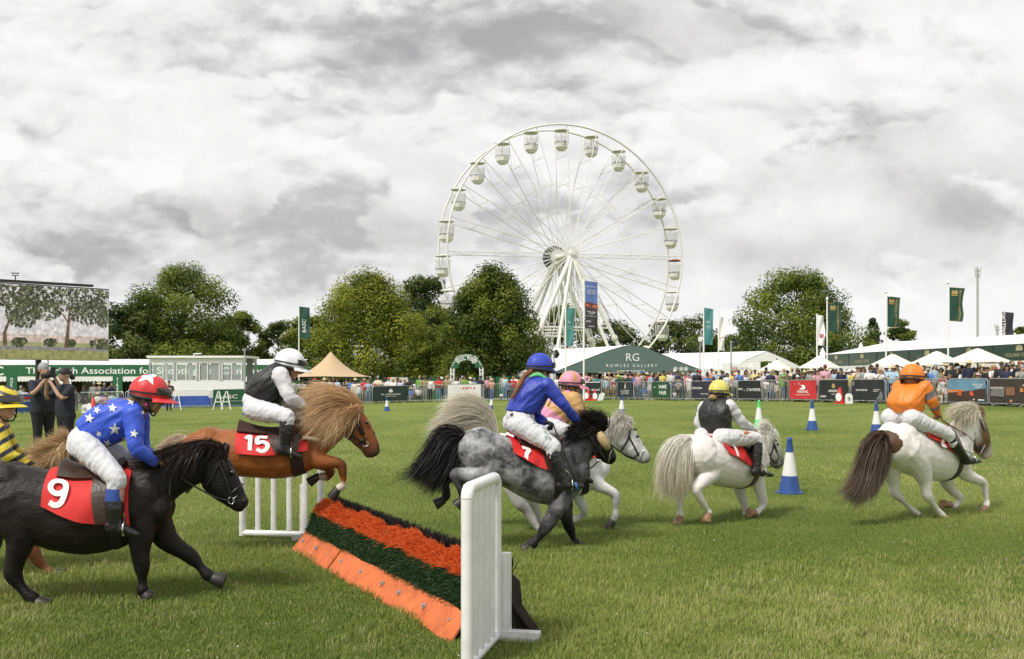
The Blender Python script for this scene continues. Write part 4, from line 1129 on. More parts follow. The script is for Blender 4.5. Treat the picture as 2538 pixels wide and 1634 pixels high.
def strands(name, P, rad, cols):
 """hair: P (n, k, 3) points, rad (n, k), cols (n, 3)"""
 n, k, _ = P.shape
 T = np.gradient(P, axis=1); T /= (np.linalg.norm(T, axis=2, keepdims=True) + 1e-9)
 ph = np.random.RandomState(n).uniform(0, 6.28, n)[:, None, None]
 A = np.cross(T, np.array([0.31, 0.9, 0.2])); A /= (np.linalg.norm(A, axis=2, keepdims=True) + 1e-9)
 A = A * np.cos(ph) + np.cross(T, A) * np.sin(ph)
 V = np.stack([P - A * rad[..., None] * 1.3, P + A * rad[..., None] * 1.3], axis=2)
 base = (np.arange(n) * k * 2)[:, None] + (np.arange(k - 1) * 2)[None, :]
 F = np.stack([base, base + 1, base + 3, base + 2], axis=-1).reshape(-1, 4)
 me = bpy.data.meshes.new(name)
 nv, nf = n * k * 2, len(F)
 me.vertices.add(nv); me.vertices.foreach_set('co', V.reshape(-1))
 me.loops.add(nf * 4); me.loops.foreach_set('vertex_index', F.reshape(-1).astype(np.int32))
 me.polygons.add(nf); me.polygons.foreach_set('loop_start', np.arange(0, nf * 4, 4, dtype=np.int32))
 me.polygons.foreach_set('loop_total', np.full(nf, 4, dtype=np.int32))
 me.polygons.foreach_set('use_smooth', np.ones(nf, dtype=bool))
 me.update(calc_edges=True)
 at = me.color_attributes.new('Col', 'FLOAT_COLOR', 'POINT')
 cc = np.ones((nv, 4), dtype=np.float32)
 if cols.ndim == 2: cols = np.repeat(cols[:, None, :], k, axis=1)
 cc[:, :3] = np.repeat(cols.reshape(n * k, 3), 2, axis=0)
 at.data.foreach_set('color', cc.ravel())
 return me
def hair_mesh(name, guides, n, spread=(0.01, 0.05), r0=0.004, cols=((.1, .1, .1), (.2, .2, .2)), tip=None, clumps=26, seed=1, k=11, cut=(0.7, 1.0), wave=0.012):
 rng = np.random.RandomState(seed); n = int(n * 2.7); r0 *= .52; k = 9; clumps = int(clumps * 1.5)
 Gd = []
 for g in guides:
  q = np.array(cat([tuple(p) for p in g], 6))
  d = np.r_[0, np.cumsum(np.linalg.norm(np.diff(q, axis=0), axis=1))]; d /= d[-1]
  t = np.linspace(0, 1, k)
  Gd.append(np.stack([np.interp(t, d, q[:, i]) for i in range(3)], axis=1))
 Gd = np.array(Gd)
 cl_g = rng.uniform(0, len(Gd) - 1, clumps); cl_o = rng.normal(0, 1, (clumps, 3)); cl_cut = rng.uniform(cut[0], cut[1], clumps)
 cl_ph = rng.uniform(0, 6.28, (clumps, 3)); cl_c = rng.uniform(0, 1, clumps)
 ci = rng.randint(0, clumps, n)
 g = np.clip(cl_g[ci] + rng.normal(0, 0.22, n), 0, len(Gd) - 1.001)
 i0 = np.floor(g).astype(int); fr = (g - i0)[:, None, None]
 if len(Gd) == 1: base = np.repeat(Gd, n, axis=0)
 else: base = Gd[i0] * (1 - fr) + Gd[np.minimum(i0 + 1, len(Gd) - 1)] * fr
 c = np.clip(cl_cut[ci] * rng.uniform(0.88, 1.0, n), 0.1, 1.0)
 t = np.linspace(0, 1, k)[None, :] * c[:, None]
 idx = t * (k - 1); a = np.minimum(np.floor(idx).astype(int), k - 2); f = (idx - a)[..., None]
 P = np.take_along_axis(base, a[..., None].repeat(3, 2), 1) * (1 - f) + np.take_along_axis(base, (a + 1)[..., None].repeat(3, 2), 1) * f
 tt = t[..., None]
 root = rng.normal(0, 1, (n, 1, 3)) * spread[0]
 clump_off = cl_o[ci][:, None, :] * spread[1] * .8 * tt ** 0.8
 own = rng.normal(0, 1, (n, 1, 3)) * spread[1] * (0.52 * tt + 0.3 * tt ** 3)
 wv = np.sin(t[..., None] * 9 + cl_ph[ci][:, None, :]) * wave * tt
 P = P + root + clump_off + own + wv
 prof = np.clip(1.0 - 0.85 * np.linspace(0, 1, k) ** 1.5, 0.1, 1)[None, :]
 rad = r0 * rng.uniform(0.7, 1.2, (n, 1)) * prof
 cA, cB = np.array(cols[0]), np.array(cols[1])
 m = np.clip(cl_c[ci] * 0.7 + rng.uniform(0, 0.45, n), 0, 1)[:, None]
 C = cA * (1 - m) + cB * m
 C = np.repeat(C[:, None, :], k, axis=1)
 if tip is not None: C = C * (1 - tt ** 1.5) + np.array(tip) * tt ** 1.5
 return strands(name, P, rad, C)

M_coat = mat('pony_coat', (0.1, 0.1, 0.1), 0.45, attr='Col', noise=0.32, nscale=9, bump=0.45, bscale=34, sheen=0.0, spec=0.22, bdist=0.012, bstretch=(1, 2.5, 2.5))
def dapple_mat():
 m = mat('dapple_coat', (0.1, 0.1, 0.1), 0.5, spec=.2, attr='Col', bump=0.2, bscale=60, bdist=0.01)
 nt = m.node_tree; N, L = nt.nodes.new, nt.links.new; b = nt.nodes['Principled BSDF']
 at = [n for n in nt.nodes if n.type == 'ATTRIBUTE'][0]
 tc = N('ShaderNodeTexCoord')
 big = N('ShaderNodeTexNoise'); big.inputs['Scale'].default_value = 5.5; big.inputs['Detail'].default_value = 3; L(tc.outputs['Object'], big.inputs['Vector'])
 fine = N('ShaderNodeTexNoise'); fine.inputs['Scale'].default_value = 30; fine.inputs['Detail'].default_value = 7; fine.inputs['Roughness'].default_value = .75; L(tc.outputs['Object'], fine.inputs['Vector'])
 ad = N('ShaderNodeMath'); ad.operation = 'MULTIPLY_ADD'; L(fine.outputs['Fac'], ad.inputs[0]); ad.inputs[1].default_value = 0.55; L(big.outputs['Fac'], ad.inputs[2])
 mr = N('ShaderNodeMapRange'); L(ad.outputs[0], mr.inputs['Value']); mr.inputs['From Min'].default_value = 0.62; mr.inputs['From Max'].default_value = 0.98
 mr.inputs['To Min'].default_value = 0.34; mr.inputs['To Max'].default_value = 2.9
 mx = N('ShaderNodeVectorMath'); mx.operation = 'SCALE'; L(at.outputs['Color'], mx.inputs[0]); L(mr.outputs['Result'], mx.inputs['Scale'])
 L(mx.outputs[0], b.inputs['Base Color'])
 return m
M_dapple = dapple_mat()
M_coat_white = mat('white_pony_coat', (.7, .7, .7), .5, attr='Col', noise=.09, nscale=6, bump=.3, bscale=34, spec=.25, bdist=.012, bstretch=(1, 2.5, 2.5))
M_hair = mat('horse_hair', (0.1, 0.1, 0.1), 0.45, attr='Col', spec=0.4)
def hair_translucent(m):
 nt = m.node_tree; N, L = nt.nodes.new, nt.links.new; at = [n for n in nt.nodes if n.type == 'ATTRIBUTE'][0]; out = nt.nodes['Material Output']
 t = N('ShaderNodeBsdfTranslucent'); L(at.outputs['Color'], t.inputs[0]); x = N('ShaderNodeMixShader'); x.inputs[0].default_value = .4
 L(nt.nodes['Principled BSDF'].outputs[0], x.inputs[1]); L(t.outputs[0], x.inputs[2]); L(x.outputs[0], out.inputs[0])
hair_translucent(M_hair)
M_hoof = mat('hoof_horn', (0.03, 0.024, 0.02), 0.5, noise=0.4, nscale=30)
M_hoof_pale = mat('pale_hoof_horn', (0.30, 0.17, 0.09), 0.5, noise=0.5, nscale=30)
M_eye = mat('dark_eye', (0.008, 0.006, 0.005), 0.08, coat=1.0)
M_red_cloth = mat('red_saddle_cloth', (0.62, 0.022, 0.02), 0.7, noise=0.08, nscale=6, bump=0.15, bscale=14)
M_sheepskin = mat('sheepskin', (0.55, 0.40, 0.22), 0.9, noise=0.3, nscale=40, bump=0.8, bscale=90)
M_brownskin = mat('brown_sheepskin', (0.05, 0.022, 0.014), 0.9, noise=0.3, nscale=40, bump=0.9, bscale=70)
M_bit = mat('bit_steel', (0.6, 0.6, 0.6), 0.2, metal=1.0)

DIGITS = {
 '1': [[(-.22, .28), (.02, .48), (.02, -.5)], ],
 '2': [[(-.28, .25), (-.2, .42), (0, .48), (.22, .4), (.28, .2), (.15, -.05), (-.28, -.45), (.3, -.45)]],
 '5': [[(.26, .46), (-.2, .46), (-.25, .02), (0, .12), (.22, .02), (.29, -.2), (.18, -.42), (-.05, -.5), (-.28, -.38)]],
 '7': [[(-.28, .45), (.28, .45), (.05, .05), (-.08, -.5)]],
 '9': [[(.24, .1), (.12, -.02), (-.05, -.06), (-.22, .04), (-.28, .22), (-.2, .42), (0, .5), (.2, .42), (.28, .22), (.26, -.1), (.16, -.4), (-.05, -.5), (-.24, -.42)]],
}
class Pony:
 def __init__(s, fr, label, torso, group='ponies racing over the hurdle'):
  s.fr = fr
  s.T = thing('pony', label, 'pony', tuple(fr.O), group)
  s.sk = Skin()
  s.torso_px = torso
 def tor(s, cols, body_c=0.0):
  fr = s.fr
  rg = [(fr.P(t[0], t[1], body_c), fr.P(b[0], b[1], body_c), w * .92) for t, b, w in s.torso_px]
  s.q = s.sk.loft(rg, fr.l, cols, per=5, n=22, pw=2.15)
  cl = lambda i: cols if isinstance(cols, tuple) else cols[int(i * (len(cols) - 1))]
  # muscle: point of hip, thigh, shoulder blade, point of shoulder
  for sg in (1, -1):
   for a, th, r, inn in ((.22, .75, .13, .095), (.16, 1.35, .15, .12), (.80, .95, .12, .085), (.86, 1.55, .11, .085), (.74, 1.75, .10, .08)):
    s.sk.ball(s.surf(a, sg * th, -inn), (r, r * .8, r * 1.15), cl(a))
 def surf(s, a, th, off=0.0):
  """the point of the barrel at a (0 rump .. 1 chest), th (0 top, + near side), lifted by off"""
  x = min(max(a, 0), 1) * (len(s.q) - 1); i = min(int(x), len(s.q) - 2); f = x - i
  r = s.q[i] * (1 - f) + s.q[i + 1] * f
  t, b, w = Vector(r[:3]), Vector(r[3:6]), r[6]
  c = (t + b) / 2; v = (t - b) / 2
  ca, sa = math.cos(th), math.sin(th)
  pw = 2.15
  ca2 = math.copysign(abs(ca) ** (2 / pw), ca); sa2 = math.copysign(abs(sa) ** (2 / pw), sa)
  p = c + v * ca2 - s.fr.l * (w * sa2)
  n = (v.normalized() * ca / max(v.length, .01) - s.fr.l * sa / max(w, .01))
  n.normalize()
  return p + n * off
 def neck(s, rings, cols):
  fr = s.fr
  s.sk.loft([(fr.P(t[0], t[1], c), fr.P(b[0], b[1], c), w) for t, b, w, c in rings], fr.l, cols, per=4, n=16)
 def head(s, rings, cols):
  s.neck(rings, cols); fr = s.fr
  t, b, w, c = rings[1]; cc = cols if isinstance(cols, tuple) else cols[1]; t2, b2, w2, c2 = rings[2]
  for sg in (-1, 1):
   s.sk.ball(fr.P(t[0] + (b[0] - t[0]) * .66, t[1] + (b[1] - t[1]) * .66, sg * w * .62), (.062, .034, .062), cc)
   s.sk.ball(fr.P(t2[0] + (b2[0] - t2[0]) * .16, t2[1] + (b2[1] - t2[1]) * .16, sg * w2 * .72), (.04, .02, .022), cc)
  (t, b, w, c), (t1, b1, w1, c1), (t3, b3, w3, c3) = rings[-2], rings[-1], rings[-4]
  L_ = lambda p, q, f: (p[0] + (q[0] - p[0]) * f, p[1] + (q[1] - p[1]) * f)
  for sg in (-1, 1):
   q = L_(L_(t, b, .30), L_(t1, b1, .3), .55); mb = MB(); mb.ball(fr.P(q[0], q[1], sg * (w + w1) * .40), (.015, .009, .019), 10, 6); part(s.T, 'nostril', smooth_mesh(mb.mesh('nostril')), M_black)
  a, m, e = L_(t1, b1, .72), L_(t, b, .78), L_(t3, b3, .86)
  mb = MB(); mb.tube(cat([tuple(fr.P(a[0], a[1], -w1 * .75)), tuple(fr.P(m[0], m[1], -w * .80)), tuple(fr.P((m[0] + e[0]) / 2, (m[1] + e[1]) / 2, -(w + w3) * .41))], 4), .0035, 6); part(s.T, 'mouth', mb, M_black)
 def leg(s, pts, c, cols, hoof, pale=False, k=1.0):
  """pts: (x, y, radius[, c]); hoof: (x, y) of the toe"""
  fr = s.fr
  P = [fr.P(p[0], p[1], p[3] if len(p) > 3 else c * (.62 if i == 0 else .88 if i == 1 else 1)) for i, p in enumerate(pts)]
  sc = [1.0] + [.95] * (len(pts) - 5) + [1.0, .72, .98, .86]
  s.sk.tube(P, [p[2] * k * q for p, q in zip(pts, sc)], cols, n=12, per=4)
  hc = hoof[2] if len(hoof) > 2 else (pts[-1][3] if len(pts[-1]) > 3 else c)
  t = fr.P(hoof[0], hoof[1], hc)
  a = P[-1]; d = (t - a); ln = d.length; d.normalize()
  mb = MB()
  r = pts[-1][2] * k
  mb.tube([a - d * 0.012, a + d * 0.01, t - d * 0.008, t], [r * .92, r * 1.12, r * 1.48, r * 1.4], 14)
  o = part(s.T, 'hoof', smooth_mesh(mb.mesh('hoof'), 50), M_hoof_pale if pale else M_hoof)
  return P
 def ear(s, base, tip, c, ctip, r, col):
  fr = s.fr
  a, b = fr.P(base[0], base[1], c), fr.P(tip[0], tip[1], ctip)
  s.sk.tube([a.lerp(b, -0.2), a.lerp(b, 0.3), a.lerp(b, 0.7), b], [r * .9, r, r * .7, r * .2], col, n=8, per=2)
 def finish(s, voxel=0.0105, it=3, extra=None, material=None):
  me = s.sk.build('body', voxel, it, extra)
  wrinkle(me, .006, 4.5, (1, 1, 1), s.fr.O.x); wrinkle(me, .0022, 13, (1, 1, 1), s.fr.O.x + 3)
  s.body = part(s.T, 'body', me, material or M_coat)
 def eye(s, x, y, c, r=0.017):
  p = s.fr.P(x, y, c)
  mb = MB(); mb.ball(p, r, 12, 8)
  part(s.T, 'eye', smooth_mesh(mb.mesh('eye')), M_eye)
 def hair(s, name, guides, n, **kw):
  fr = s.fr
  g = [[fr.P(p[0], p[1], p[2] if len(p) > 2 else 0.0) for p in gg] for gg in guides]
  me = hair_mesh(name, g, n, **kw)
  return part(s.T, name, me, M_hair)
 def strap(s, name, pts, r=0.008, m=None, parent=None):
  fr = s.fr
  q = cat([tuple(fr.P(p[0], p[1], p[2])) for p in pts], 4)
  mb = MB(); mb.tube(q, r, 6)
  return part(parent or s.T, name, smooth_mesh(mb.mesh(name)), m or M_leather_black)
 def straps(s, name, lines, r=0.008, m=None):
  fr = s.fr; mb = MB()
  if name == 'bit' and len(lines) > 1: return [s.straps(name, [l], r, m) for l in lines]
  for pts in lines:
   q = cat([tuple(fr.P(p[0], p[1], p[2])) for p in pts], 4)
   mb.tube(q, r, 6)
  return part(s.T, name, smooth_mesh(mb.mesh(name)), m or M_leather_black)
 def cloth(s, a0, a1, th0, th1, off=0.022, m=None, num=None, nat=(0.3, 0.9), nh=0.16, nw=None, sl=0.0, bw=0.026, off_far=True, mlabel=None):
  """number cloth over the back; th0/th1 = how far down it hangs at its rear and front edges"""
  mb = MB()
  def fn(u, v):
   a = a0 + (a1 - a0) * u; b = (v - 0.5) * 2
   th = b * (th0 + (th1 - th0) * u)
   return s.surf(a + sl * abs(b), th, off + 0.008 * abs(b) * (1 + math.sin(u * 11 + b * 4)) + 0.004 * math.sin(u * 27 + b * 9) * abs(b) + 0.03 * max(0, abs(b) - .75) * (1 + math.sin(u * 8)))
  mb.grid(fn, 16, 30, thick=-0.006)
  o = part(s.T, 'saddle_cloth', smooth_mesh(mb.mesh('saddle_cloth'), 60), m or M_red_cloth, label=mlabel)
  if num:
   mb = MB()
   L_ = (s.surf(a1, 1.0) - s.surf(a0, 1.0)).length / abs(a1 - a0)
   rad = 0.27
   adv = 0.66 * nh
   for j, ch in enumerate(num):
    x0 = (j - (len(num) - 1) / 2) * adv
    for line in DIGITS[ch]:
     q = np.array(cat(line, 6)) * nh
     w = bw
     nrm = []
     for i in range(len(q)):
      d = q[min(i + 1, len(q) - 1)] - q[max(i - 1, 0)]; d /= np.linalg.norm(d) + 1e-9
      nrm.append(np.array([-d[1], d[0]]))
     rows = []
     for p, nn in zip(q, nrm):
      row = []
      for e in (-.5, 0, .5):
       x, y = p + nn * e * w
       row.append(s.surf(nat[0] + (x0 + x) / L_, nat[1] - y / rad, off + 0.022))
      rows.append(row)
     mb.rings(rows, cap=False, closed=False)
   part(o, 'number', mb.mesh('number'), M_print)
  return o
 def saddle(s, a0, a1, th=1.15, m=None, flap0=0.35, thick=0.02, seatm=None):
  mb = MB()
  def seat(u, v):
   b = (v - 0.5) * 2; a = a0 + (a1 - a0) * u
   rise = 0.05 * (1 - abs(b)) * (2 * abs(u - 0.5)) ** 2
   return s.surf(a, b * 0.62, 0.05 + rise)
  mb.grid(seat, 12, 10, thick=-0.03)
  sd = part(s.T, 'saddle', smooth_mesh(mb.mesh('saddle'), 60), seatm or M_leather_brown)
  for sg in (1, -1):
   mb = MB()
   def flap(u, v):
    am = a0 + (a1 - a0) * (flap0 + (1 - flap0) * u)
    w = (1 - 0.35 * v * v)
    cen = a0 + (a1 - a0) * (flap0 + (1 - flap0) * 0.55)
    return s.surf(cen + (am - cen) * w, sg * (0.45 + (th - 0.45) * v), 0.046)
   mb.grid(flap, 10, 10, thick=-0.014 * sg)
   part(sd, 'saddle_flap', smooth_mesh(mb.mesh('saddle_flap'), 60), m or M_leather_brown)
  return sd
 def girth(s, a, w=0.04, m=None):
  mb = MB()
  mb.grid(lambda u, v: s.surf(a + (u - .5) * w, 1.1 + v * (2 * math.pi - 2.2), 0.012), 2, 24, thick=-0.008)
  part(s.T, 'girth', smooth_mesh(mb.mesh('girth'), 60), m or M_black)

# ---------------------------------------------------------------- people
SKIN_T = [(0.46, 0.27, 0.19), (0.40, 0.22, 0.15), (0.34, 0.18, 0.115)]
M_skin = mat('skin', SKIN_T[0], 0.5, attr='Col', noise=0.08, nscale=12, spec=0.4)
M_eyewhite = mat('eye_white', (0.7, 0.68, 0.65), 0.2)
M_strap = mat('black_webbing', (0.015, 0.015, 0.016), 0.6)
def head_shapes(sk, M, k, col, lip=None, face=True):
 """head shapes in a head frame M (x forward, y left, z up), k = head height / 0.22"""
 M3 = M.to_3x3()
 def B(c, r, cc=col): sk.ball(M @ (Vector(c) * k), tuple(x * k for x in r), cc, M3)
 B((0, 0, .03), (.098, .076, .098)); B((.028, 0, -.035), (.066, .058, .075))
 if face:
  B((.068, 0, -.088), (.022, .024, .018)); B((.05, .03, -.02), (.034, .028, .035)); B((.05, -.03, -.02), (.034, .028, .035))
  B((.078, 0, .032), (.018, .048, .014))
  red = (col[0] * 1.04, col[1] * .86, col[2] * .82)
  sk.tube([M @ (Vector(p) * k) for p in ((.088, 0, .022), (.102, 0, -.004), (.112, 0, -.024), (.094, 0, -.036))], [.010 * k, .011 * k, .015 * k, .012 * k], [col, col, red, col], n=8, per=2)
  lp = lip or (col[0] * .85, col[1] * .55, col[2] * .55)
  sk.ball(M @ (Vector((.084, 0, -.056)) * k), (.013 * k, .023 * k, .0075 * k), lp, M3)
  sk.ball(M @ (Vector((.083, 0, -.067)) * k), (.012 * k, .019 * k, .007 * k), lp, M3)
 for sg in (1, -1):
  sk.ball(M @ (Vector((-.008, sg * .079, -.008)) * k), (.02 * k, .010 * k, .032 * k), (col[0], col[1] * .8, col[2] * .75), M3)
def eyes(parent, M, k):
 for sg in (1, -1):
  mb = MB(); mb.ball(M @ (Vector((.082, sg * .032, .006)) * k), .0115 * k, 10, 8)
  e = part(parent, 'eye', smooth_mesh(mb.mesh('eye')), M_eyewhite)
  mb = MB(); mb.ball(M @ (Vector((.090, sg * .033, .006)) * k), .0062 * k, 8, 6)
  part(e, 'iris', smooth_mesh(mb.mesh('iris')), M_eye)
def head_frame(p, psi, pitch=0, roll=0):
 return Matrix.Translation(p) @ Matrix.Rotation(psi, 4, 'Z') @ Matrix.Rotation(R(pitch), 4, 'Y') @ Matrix.Rotation(R(roll), 4, 'X')
def hand_shapes(sk, wr, d, pn, k, col, curl=1.15, thumb=None):
 """a hand of five fingers from wrist wr, along d, palm facing pn, fingers curled"""
 d = d.normalized(); pn = (pn - d * pn.dot(d)).normalized(); sd = d.cross(pn).normalized()
 sk.tube([wr, wr + d * .035 * k, wr + d * .075 * k], [.024 * k, .031 * k, .029 * k], col, n=8, per=2, flat=(pn, .62))
 for i, (off, ln) in enumerate(((.027, .068), (.009, .078), (-.009, .072), (-.026, .056))):
  b = wr + d * .072 * k + sd * off * k
  pts = [b]; ang = 0.25
  dirv = d
  for j, f in enumerate((.45, .32, .25)):
   ang += curl * (0.7 if j == 0 else 0.8)
   dirv = d * math.cos(ang) + pn * math.sin(ang)
   pts.append(pts[-1] + dirv * ln * f * k * 1.05)
  sk.tube(pts, [.0098 * k, .0095 * k, .0088 * k, .0075 * k], col, n=7, per=2)
 s_ = 1 if thumb is None else thumb
 b = wr + d * .028 * k + sd * .026 * k * s_
 sk.tube([b, b + (d * .6 + sd * .6 * s_ + pn * .3) * .032 * k, b + (d * 1.0 + sd * .7 * s_ + pn * .8) * .048 * k], [.012 * k, .0105 * k, .0085 * k], col, n=7, per=2)

def wrinkle(me, amp, scale, stretch=(1, 1, 1), seed=0.0, along=None):
 """uneven relief; along = the direction in which folds run"""
 nrm = [v.normal.copy() for v in me.vertices]
 if along is not None: along = Vector(along).normalized()
 for v, n in zip(me.vertices, nrm):
  q = v.co
  if along is not None: q = q - along * (q.dot(along) * .78) + Vector((0, 0, .02 * mnoise.noise(q * 9)))
  p = Vector((q.x * stretch[0] * scale + seed, q.y * stretch[1] * scale, q.z * stretch[2] * scale))
  h = mnoise.noise(p * .6) * .5
  r = .7 - abs(mnoise.noise(p + Vector((5, 3, 1)))) * 2 + .35 - abs(mnoise.noise(p * 2.3)) * .8
  v.co += n * amp * (h + r * .75)
 me.update()
 return me
def fabric(name, rough=0.75, noise=0.05, sheen=0.1, bump=0.6, bscale=26):
 return mat(name, (0.5, 0.5, 0.5), rough, attr='Col', noise=noise, nscale=9, bump=bump, bscale=bscale, sheen=sheen, bdist=0.012)
M_silk = fabric('racing_silk', 0.5, 0.07, 0.0, 0.55, 14)
M_breech = fabric('riding_breeches', 0.75, 0.05, 0.1, 0.6, 15)

class Rider:
 def __init__(s, fr, label, group='jockeys on the ponies'):
  s.fr = fr; s.T = thing('person', label, 'person', tuple(fr.O), group)
  s.sk = Skin()
 def J(s, p): return s.fr.P(p[0], p[1], p[2])
 def make(s, c):
  """c: the pose, in close-up pixels with an offset c to the left of the pony's middle"""
  fr = s.fr; J = s.J
  skin = c.get('skin', SKIN_T[0]); k = c.get('hk', 0.92)
  psi = fr.psi + R(c.get('yaw', 0))
  hp = J(c['head']); HM = head_frame(hp, psi, c.get('pitch', 8), c.get('roll', 0)); s.HM = HM; s.hk = k
  head_shapes(s.sk, HM, k, skin)
  left = c.get('left', fr.l)
  # torso rings: (back, front, half width, c)
  tr = [(fr.P(b[0], b[1], cc), fr.P(f[0], f[1], cc), w) for b, f, w, cc in c['torso']]
  inner = [(a.lerp(b, .12), b.lerp(a, .12), w - .018) for a, b, w in tr]
  s.sk.loft(inner, left, skin, per=3, n=12)
  neck_a = (tr[-1][0] + tr[-1][1]) / 2
  s.sk.tube([neck_a, neck_a.lerp(hp, .5), HM @ Vector((-.015, 0, -.04))], [.055 * k, .05 * k, .05 * k], skin, per=2)
  sl = Skin(); sc = c['shirt']
  q = sl.loft(tr, left, sc, per=4, n=18, pw=2.4)
  glove = c.get('glove')
  slv = c.get('sleeve', sc)
  sv = Skin() if 'sleeve' in c else sl
  for side in ('R', 'L'):
   if 'arm' + side not in c: continue
   sh, el, wr, ha = [J(p) for p in c['arm' + side]]
   ra = c.get('ar', 1.0)
   s.sk.tube([sh, el, wr], [.042 * k, .034 * k, .024 * k], skin, per=3)
   hcol = glove or skin
   pn = c.get('palm' + side, -fr.u + (fr.l if side == 'R' else -fr.l) * .5)
   hand_shapes(s.sk, wr, (ha - wr), pn, k, hcol, thumb=1 if side == 'L' else -1)
   m1 = sh.lerp(el, .5); m2 = el.lerp(wr, .5)
   sv.tube([sh, m1, el, m2, wr.lerp(el, .04)], [x * ra for x in (.068, .056, .050, .043, .034)], slv if isinstance(slv, tuple) else slv, n=12, per=4)
   sv.ball(sh, .068 * ra, slv if isinstance(slv, tuple) else slv[0])
  br = Skin(); bc = c.get('breech', (.74, .74, .77))
  pel = [(fr.P(b[0], b[1], cc), fr.P(f[0], f[1], cc), w) for b, f, w, cc in c['pelvis']]
  br.loft(pel, left, bc, per=4, n=16, pw=2.3)
  bt = c.get('bootcol', (.012, .012, .012))
  for side in ('R', 'L'):
   if 'leg' + side not in c: continue
   pts = c['leg' + side]
   hp_, kn, tp, an, to = [J(p) for p in pts]
   lr = c.get('lr', 1.0)
   s.sk.tube([hp_, kn, an], [.06, .045, .03], skin, per=3)
   tpe = kn.lerp(tp, .55) if 'sock' in c else tp
   br.tube([hp_, hp_.lerp(kn, .45), kn, kn.lerp(tpe, .5), tpe], [x * lr for x in (.098, .084, .064, .056, .051)], bc, n=14, per=4)
   if 'sock' in c:
    mb = MB(); mb.tube([kn.lerp(tp, .5), tp, tp.lerp(an, .25)], [.058, .060, .056], 16)
    part(s.T, 'stocking', smooth_mesh(mb.mesh('stocking'), 60), mat('blue_stocking', (.025, .07, .30), .8, bump=.3, bscale=40))
   bs = Skin()
   a0 = tp if 'sock' in c else kn.lerp(tp, .55)
   heel = an + (an - to).normalized() * .04
   bs.tube([a0, a0.lerp(an, .35), a0.lerp(an, .75), an], [.058 * lr, .060 * lr, .047 * lr, .043 * lr], bt, n=14, per=4)
   bs.tube([heel, an.lerp(to, .1) , an.lerp(to, .55), to], [.036, .041, .036, .021], bt, n=12, per=4, flat=None)
   bs.ball(heel - (a0 - an).normalized() * .02, .032, bt)
   bm_ = bs.build('boot', .008, 3)
   bm_.color_attributes.remove(bm_.color_attributes['Col'])
   wrinkle(bm_, .003, 18, (1, 1, 2.5), 3.0)
   bo = part(s.T, 'boot', bm_, c.get('bootmat', M_leather_black))
   # stirrup iron
   if c.get('stirrup', True):
    mb = MB(); d = (to - an).normalized(); cc_ = an.lerp(to, .42) - fr.u * .03
    sd = fr.l * .05
    mb.tube([cc_ - sd, cc_ - sd * .9 + fr.u * .06, cc_ + fr.u * .11, cc_ + sd * .9 + fr.u * .06, cc_ + sd, cc_ - sd], .006, 6)
    mb.tube([cc_ + fr.u * .11, kn.lerp(an, .3) + fr.l * (.05 if side == 'R' else -.05)], .007, 5)
    part(s.T, 'stirrup', smooth_mesh(mb.mesh('stirrup')), M_bit)
  me = s.sk.build('body', .0075, 2)
  s.body = part(s.T, 'body', me, M_skin)
  eyes(s.T, HM, k)
  sh_me = sl.build('shirt', .0095, 2, c.get('pattern'), 14.0)
  wrinkle(sh_me, c.get('wr', .010), 15, (1, 1, 1), c.get('seed', 1.0), fr.f * .75 + fr.u * .55)
  s.shirt = part(s.T, c.get('shirt_name', 'shirt'), sh_me, M_silk)
  if sv is not sl:
   me = sv.build('sleeves', .0095, 2, None, 14.0); wrinkle(me, .009, 17, (1, 1, 1), 3.0, fr.f * .9 + fr.u * .3); part(s.T, 'sleeves', me, M_silk)
  bme = br.build('breeches', .0095, 3)
  wrinkle(bme, .0075, 19, (1, 1, 1), 7.0 + c.get('seed', 1.0), fr.f * .6 + fr.u * .75)
  s.breech = part(s.T, 'breeches', bme, M_breech)
  return s
 def helmet(s, col, pattern=None, peak=True, band=True, size=1.0, lift=0.0, up_tilt=0, brim=None):
  """skull cap with a silk cover, a padded harness, a peak and the goggle strap"""
  k = s.hk * size
  M = s.HM @ Matrix.Translation((-.004 * k, 0, .03 * k + lift)) @ Matrix.Rotation(R(up_tilt), 4, 'Y')
  rx, ry, rz = .132 * k, .112 * k, .125 * k
  mb = MB()
  n, m = 72, 26
  rows = []
  for i in range(m + 1):
   t = R(-16) + (R(90) - R(-16)) * i / m
   row = []
   for j in range(n):
    a = 2 * math.pi * j / n
    bulge = 1.0 + .025 * math.sin(6 * a) * math.cos(t)
    row.append(M @ Vector((rx * math.cos(t) * math.cos(a) * bulge, ry * math.cos(t) * math.sin(a) * bulge, rz * math.sin(t) * (1.02 if i else 1))))
   rows.append(row)
  mb.rings(rows)
  me = smooth_mesh(mb.mesh('helmet'), 70)
  Mi = M.inverted()
  def cf(p):
   q = Mi @ p; return pattern(q / k) if pattern else col
  colour_verts(me, cf)
  h = part(s.T, 'helmet', me, mat('helmet_silk', col, .5, attr='Col', noise=.04, bump=.2, bscale=20))
  if peak:
   mb = MB()
   def pk(u, v):
    a = (u - .5) * R(125); ext = .005 + .078 * k * math.cos(a * 1.15) ** .8 * v
    r = rx * .97 + ext
    return M @ Vector((r * math.cos(a), (ry / rx) * r * math.sin(a), -rz * .14 - .022 * k * v * v - .012 * k * (a * a)))
   mb.grid(pk, 14, 5, thick=.005)
   me = smooth_mesh(mb.mesh('peak'), 60)
   colour_verts(me, lambda p: (brim or col))
   part(h, 'peak', me, mat('helmet_silk', col))
  # padded lower rim and chin harness
  mb = MB()
  rr = []
  for i in range(33):
   a = 2 * math.pi * i / 32
   rr.append(M @ Vector((rx * .93 * math.cos(a), ry * .95 * math.sin(a), -rz * .30)))
  mb.tube(rr, .0125 * k, 8)
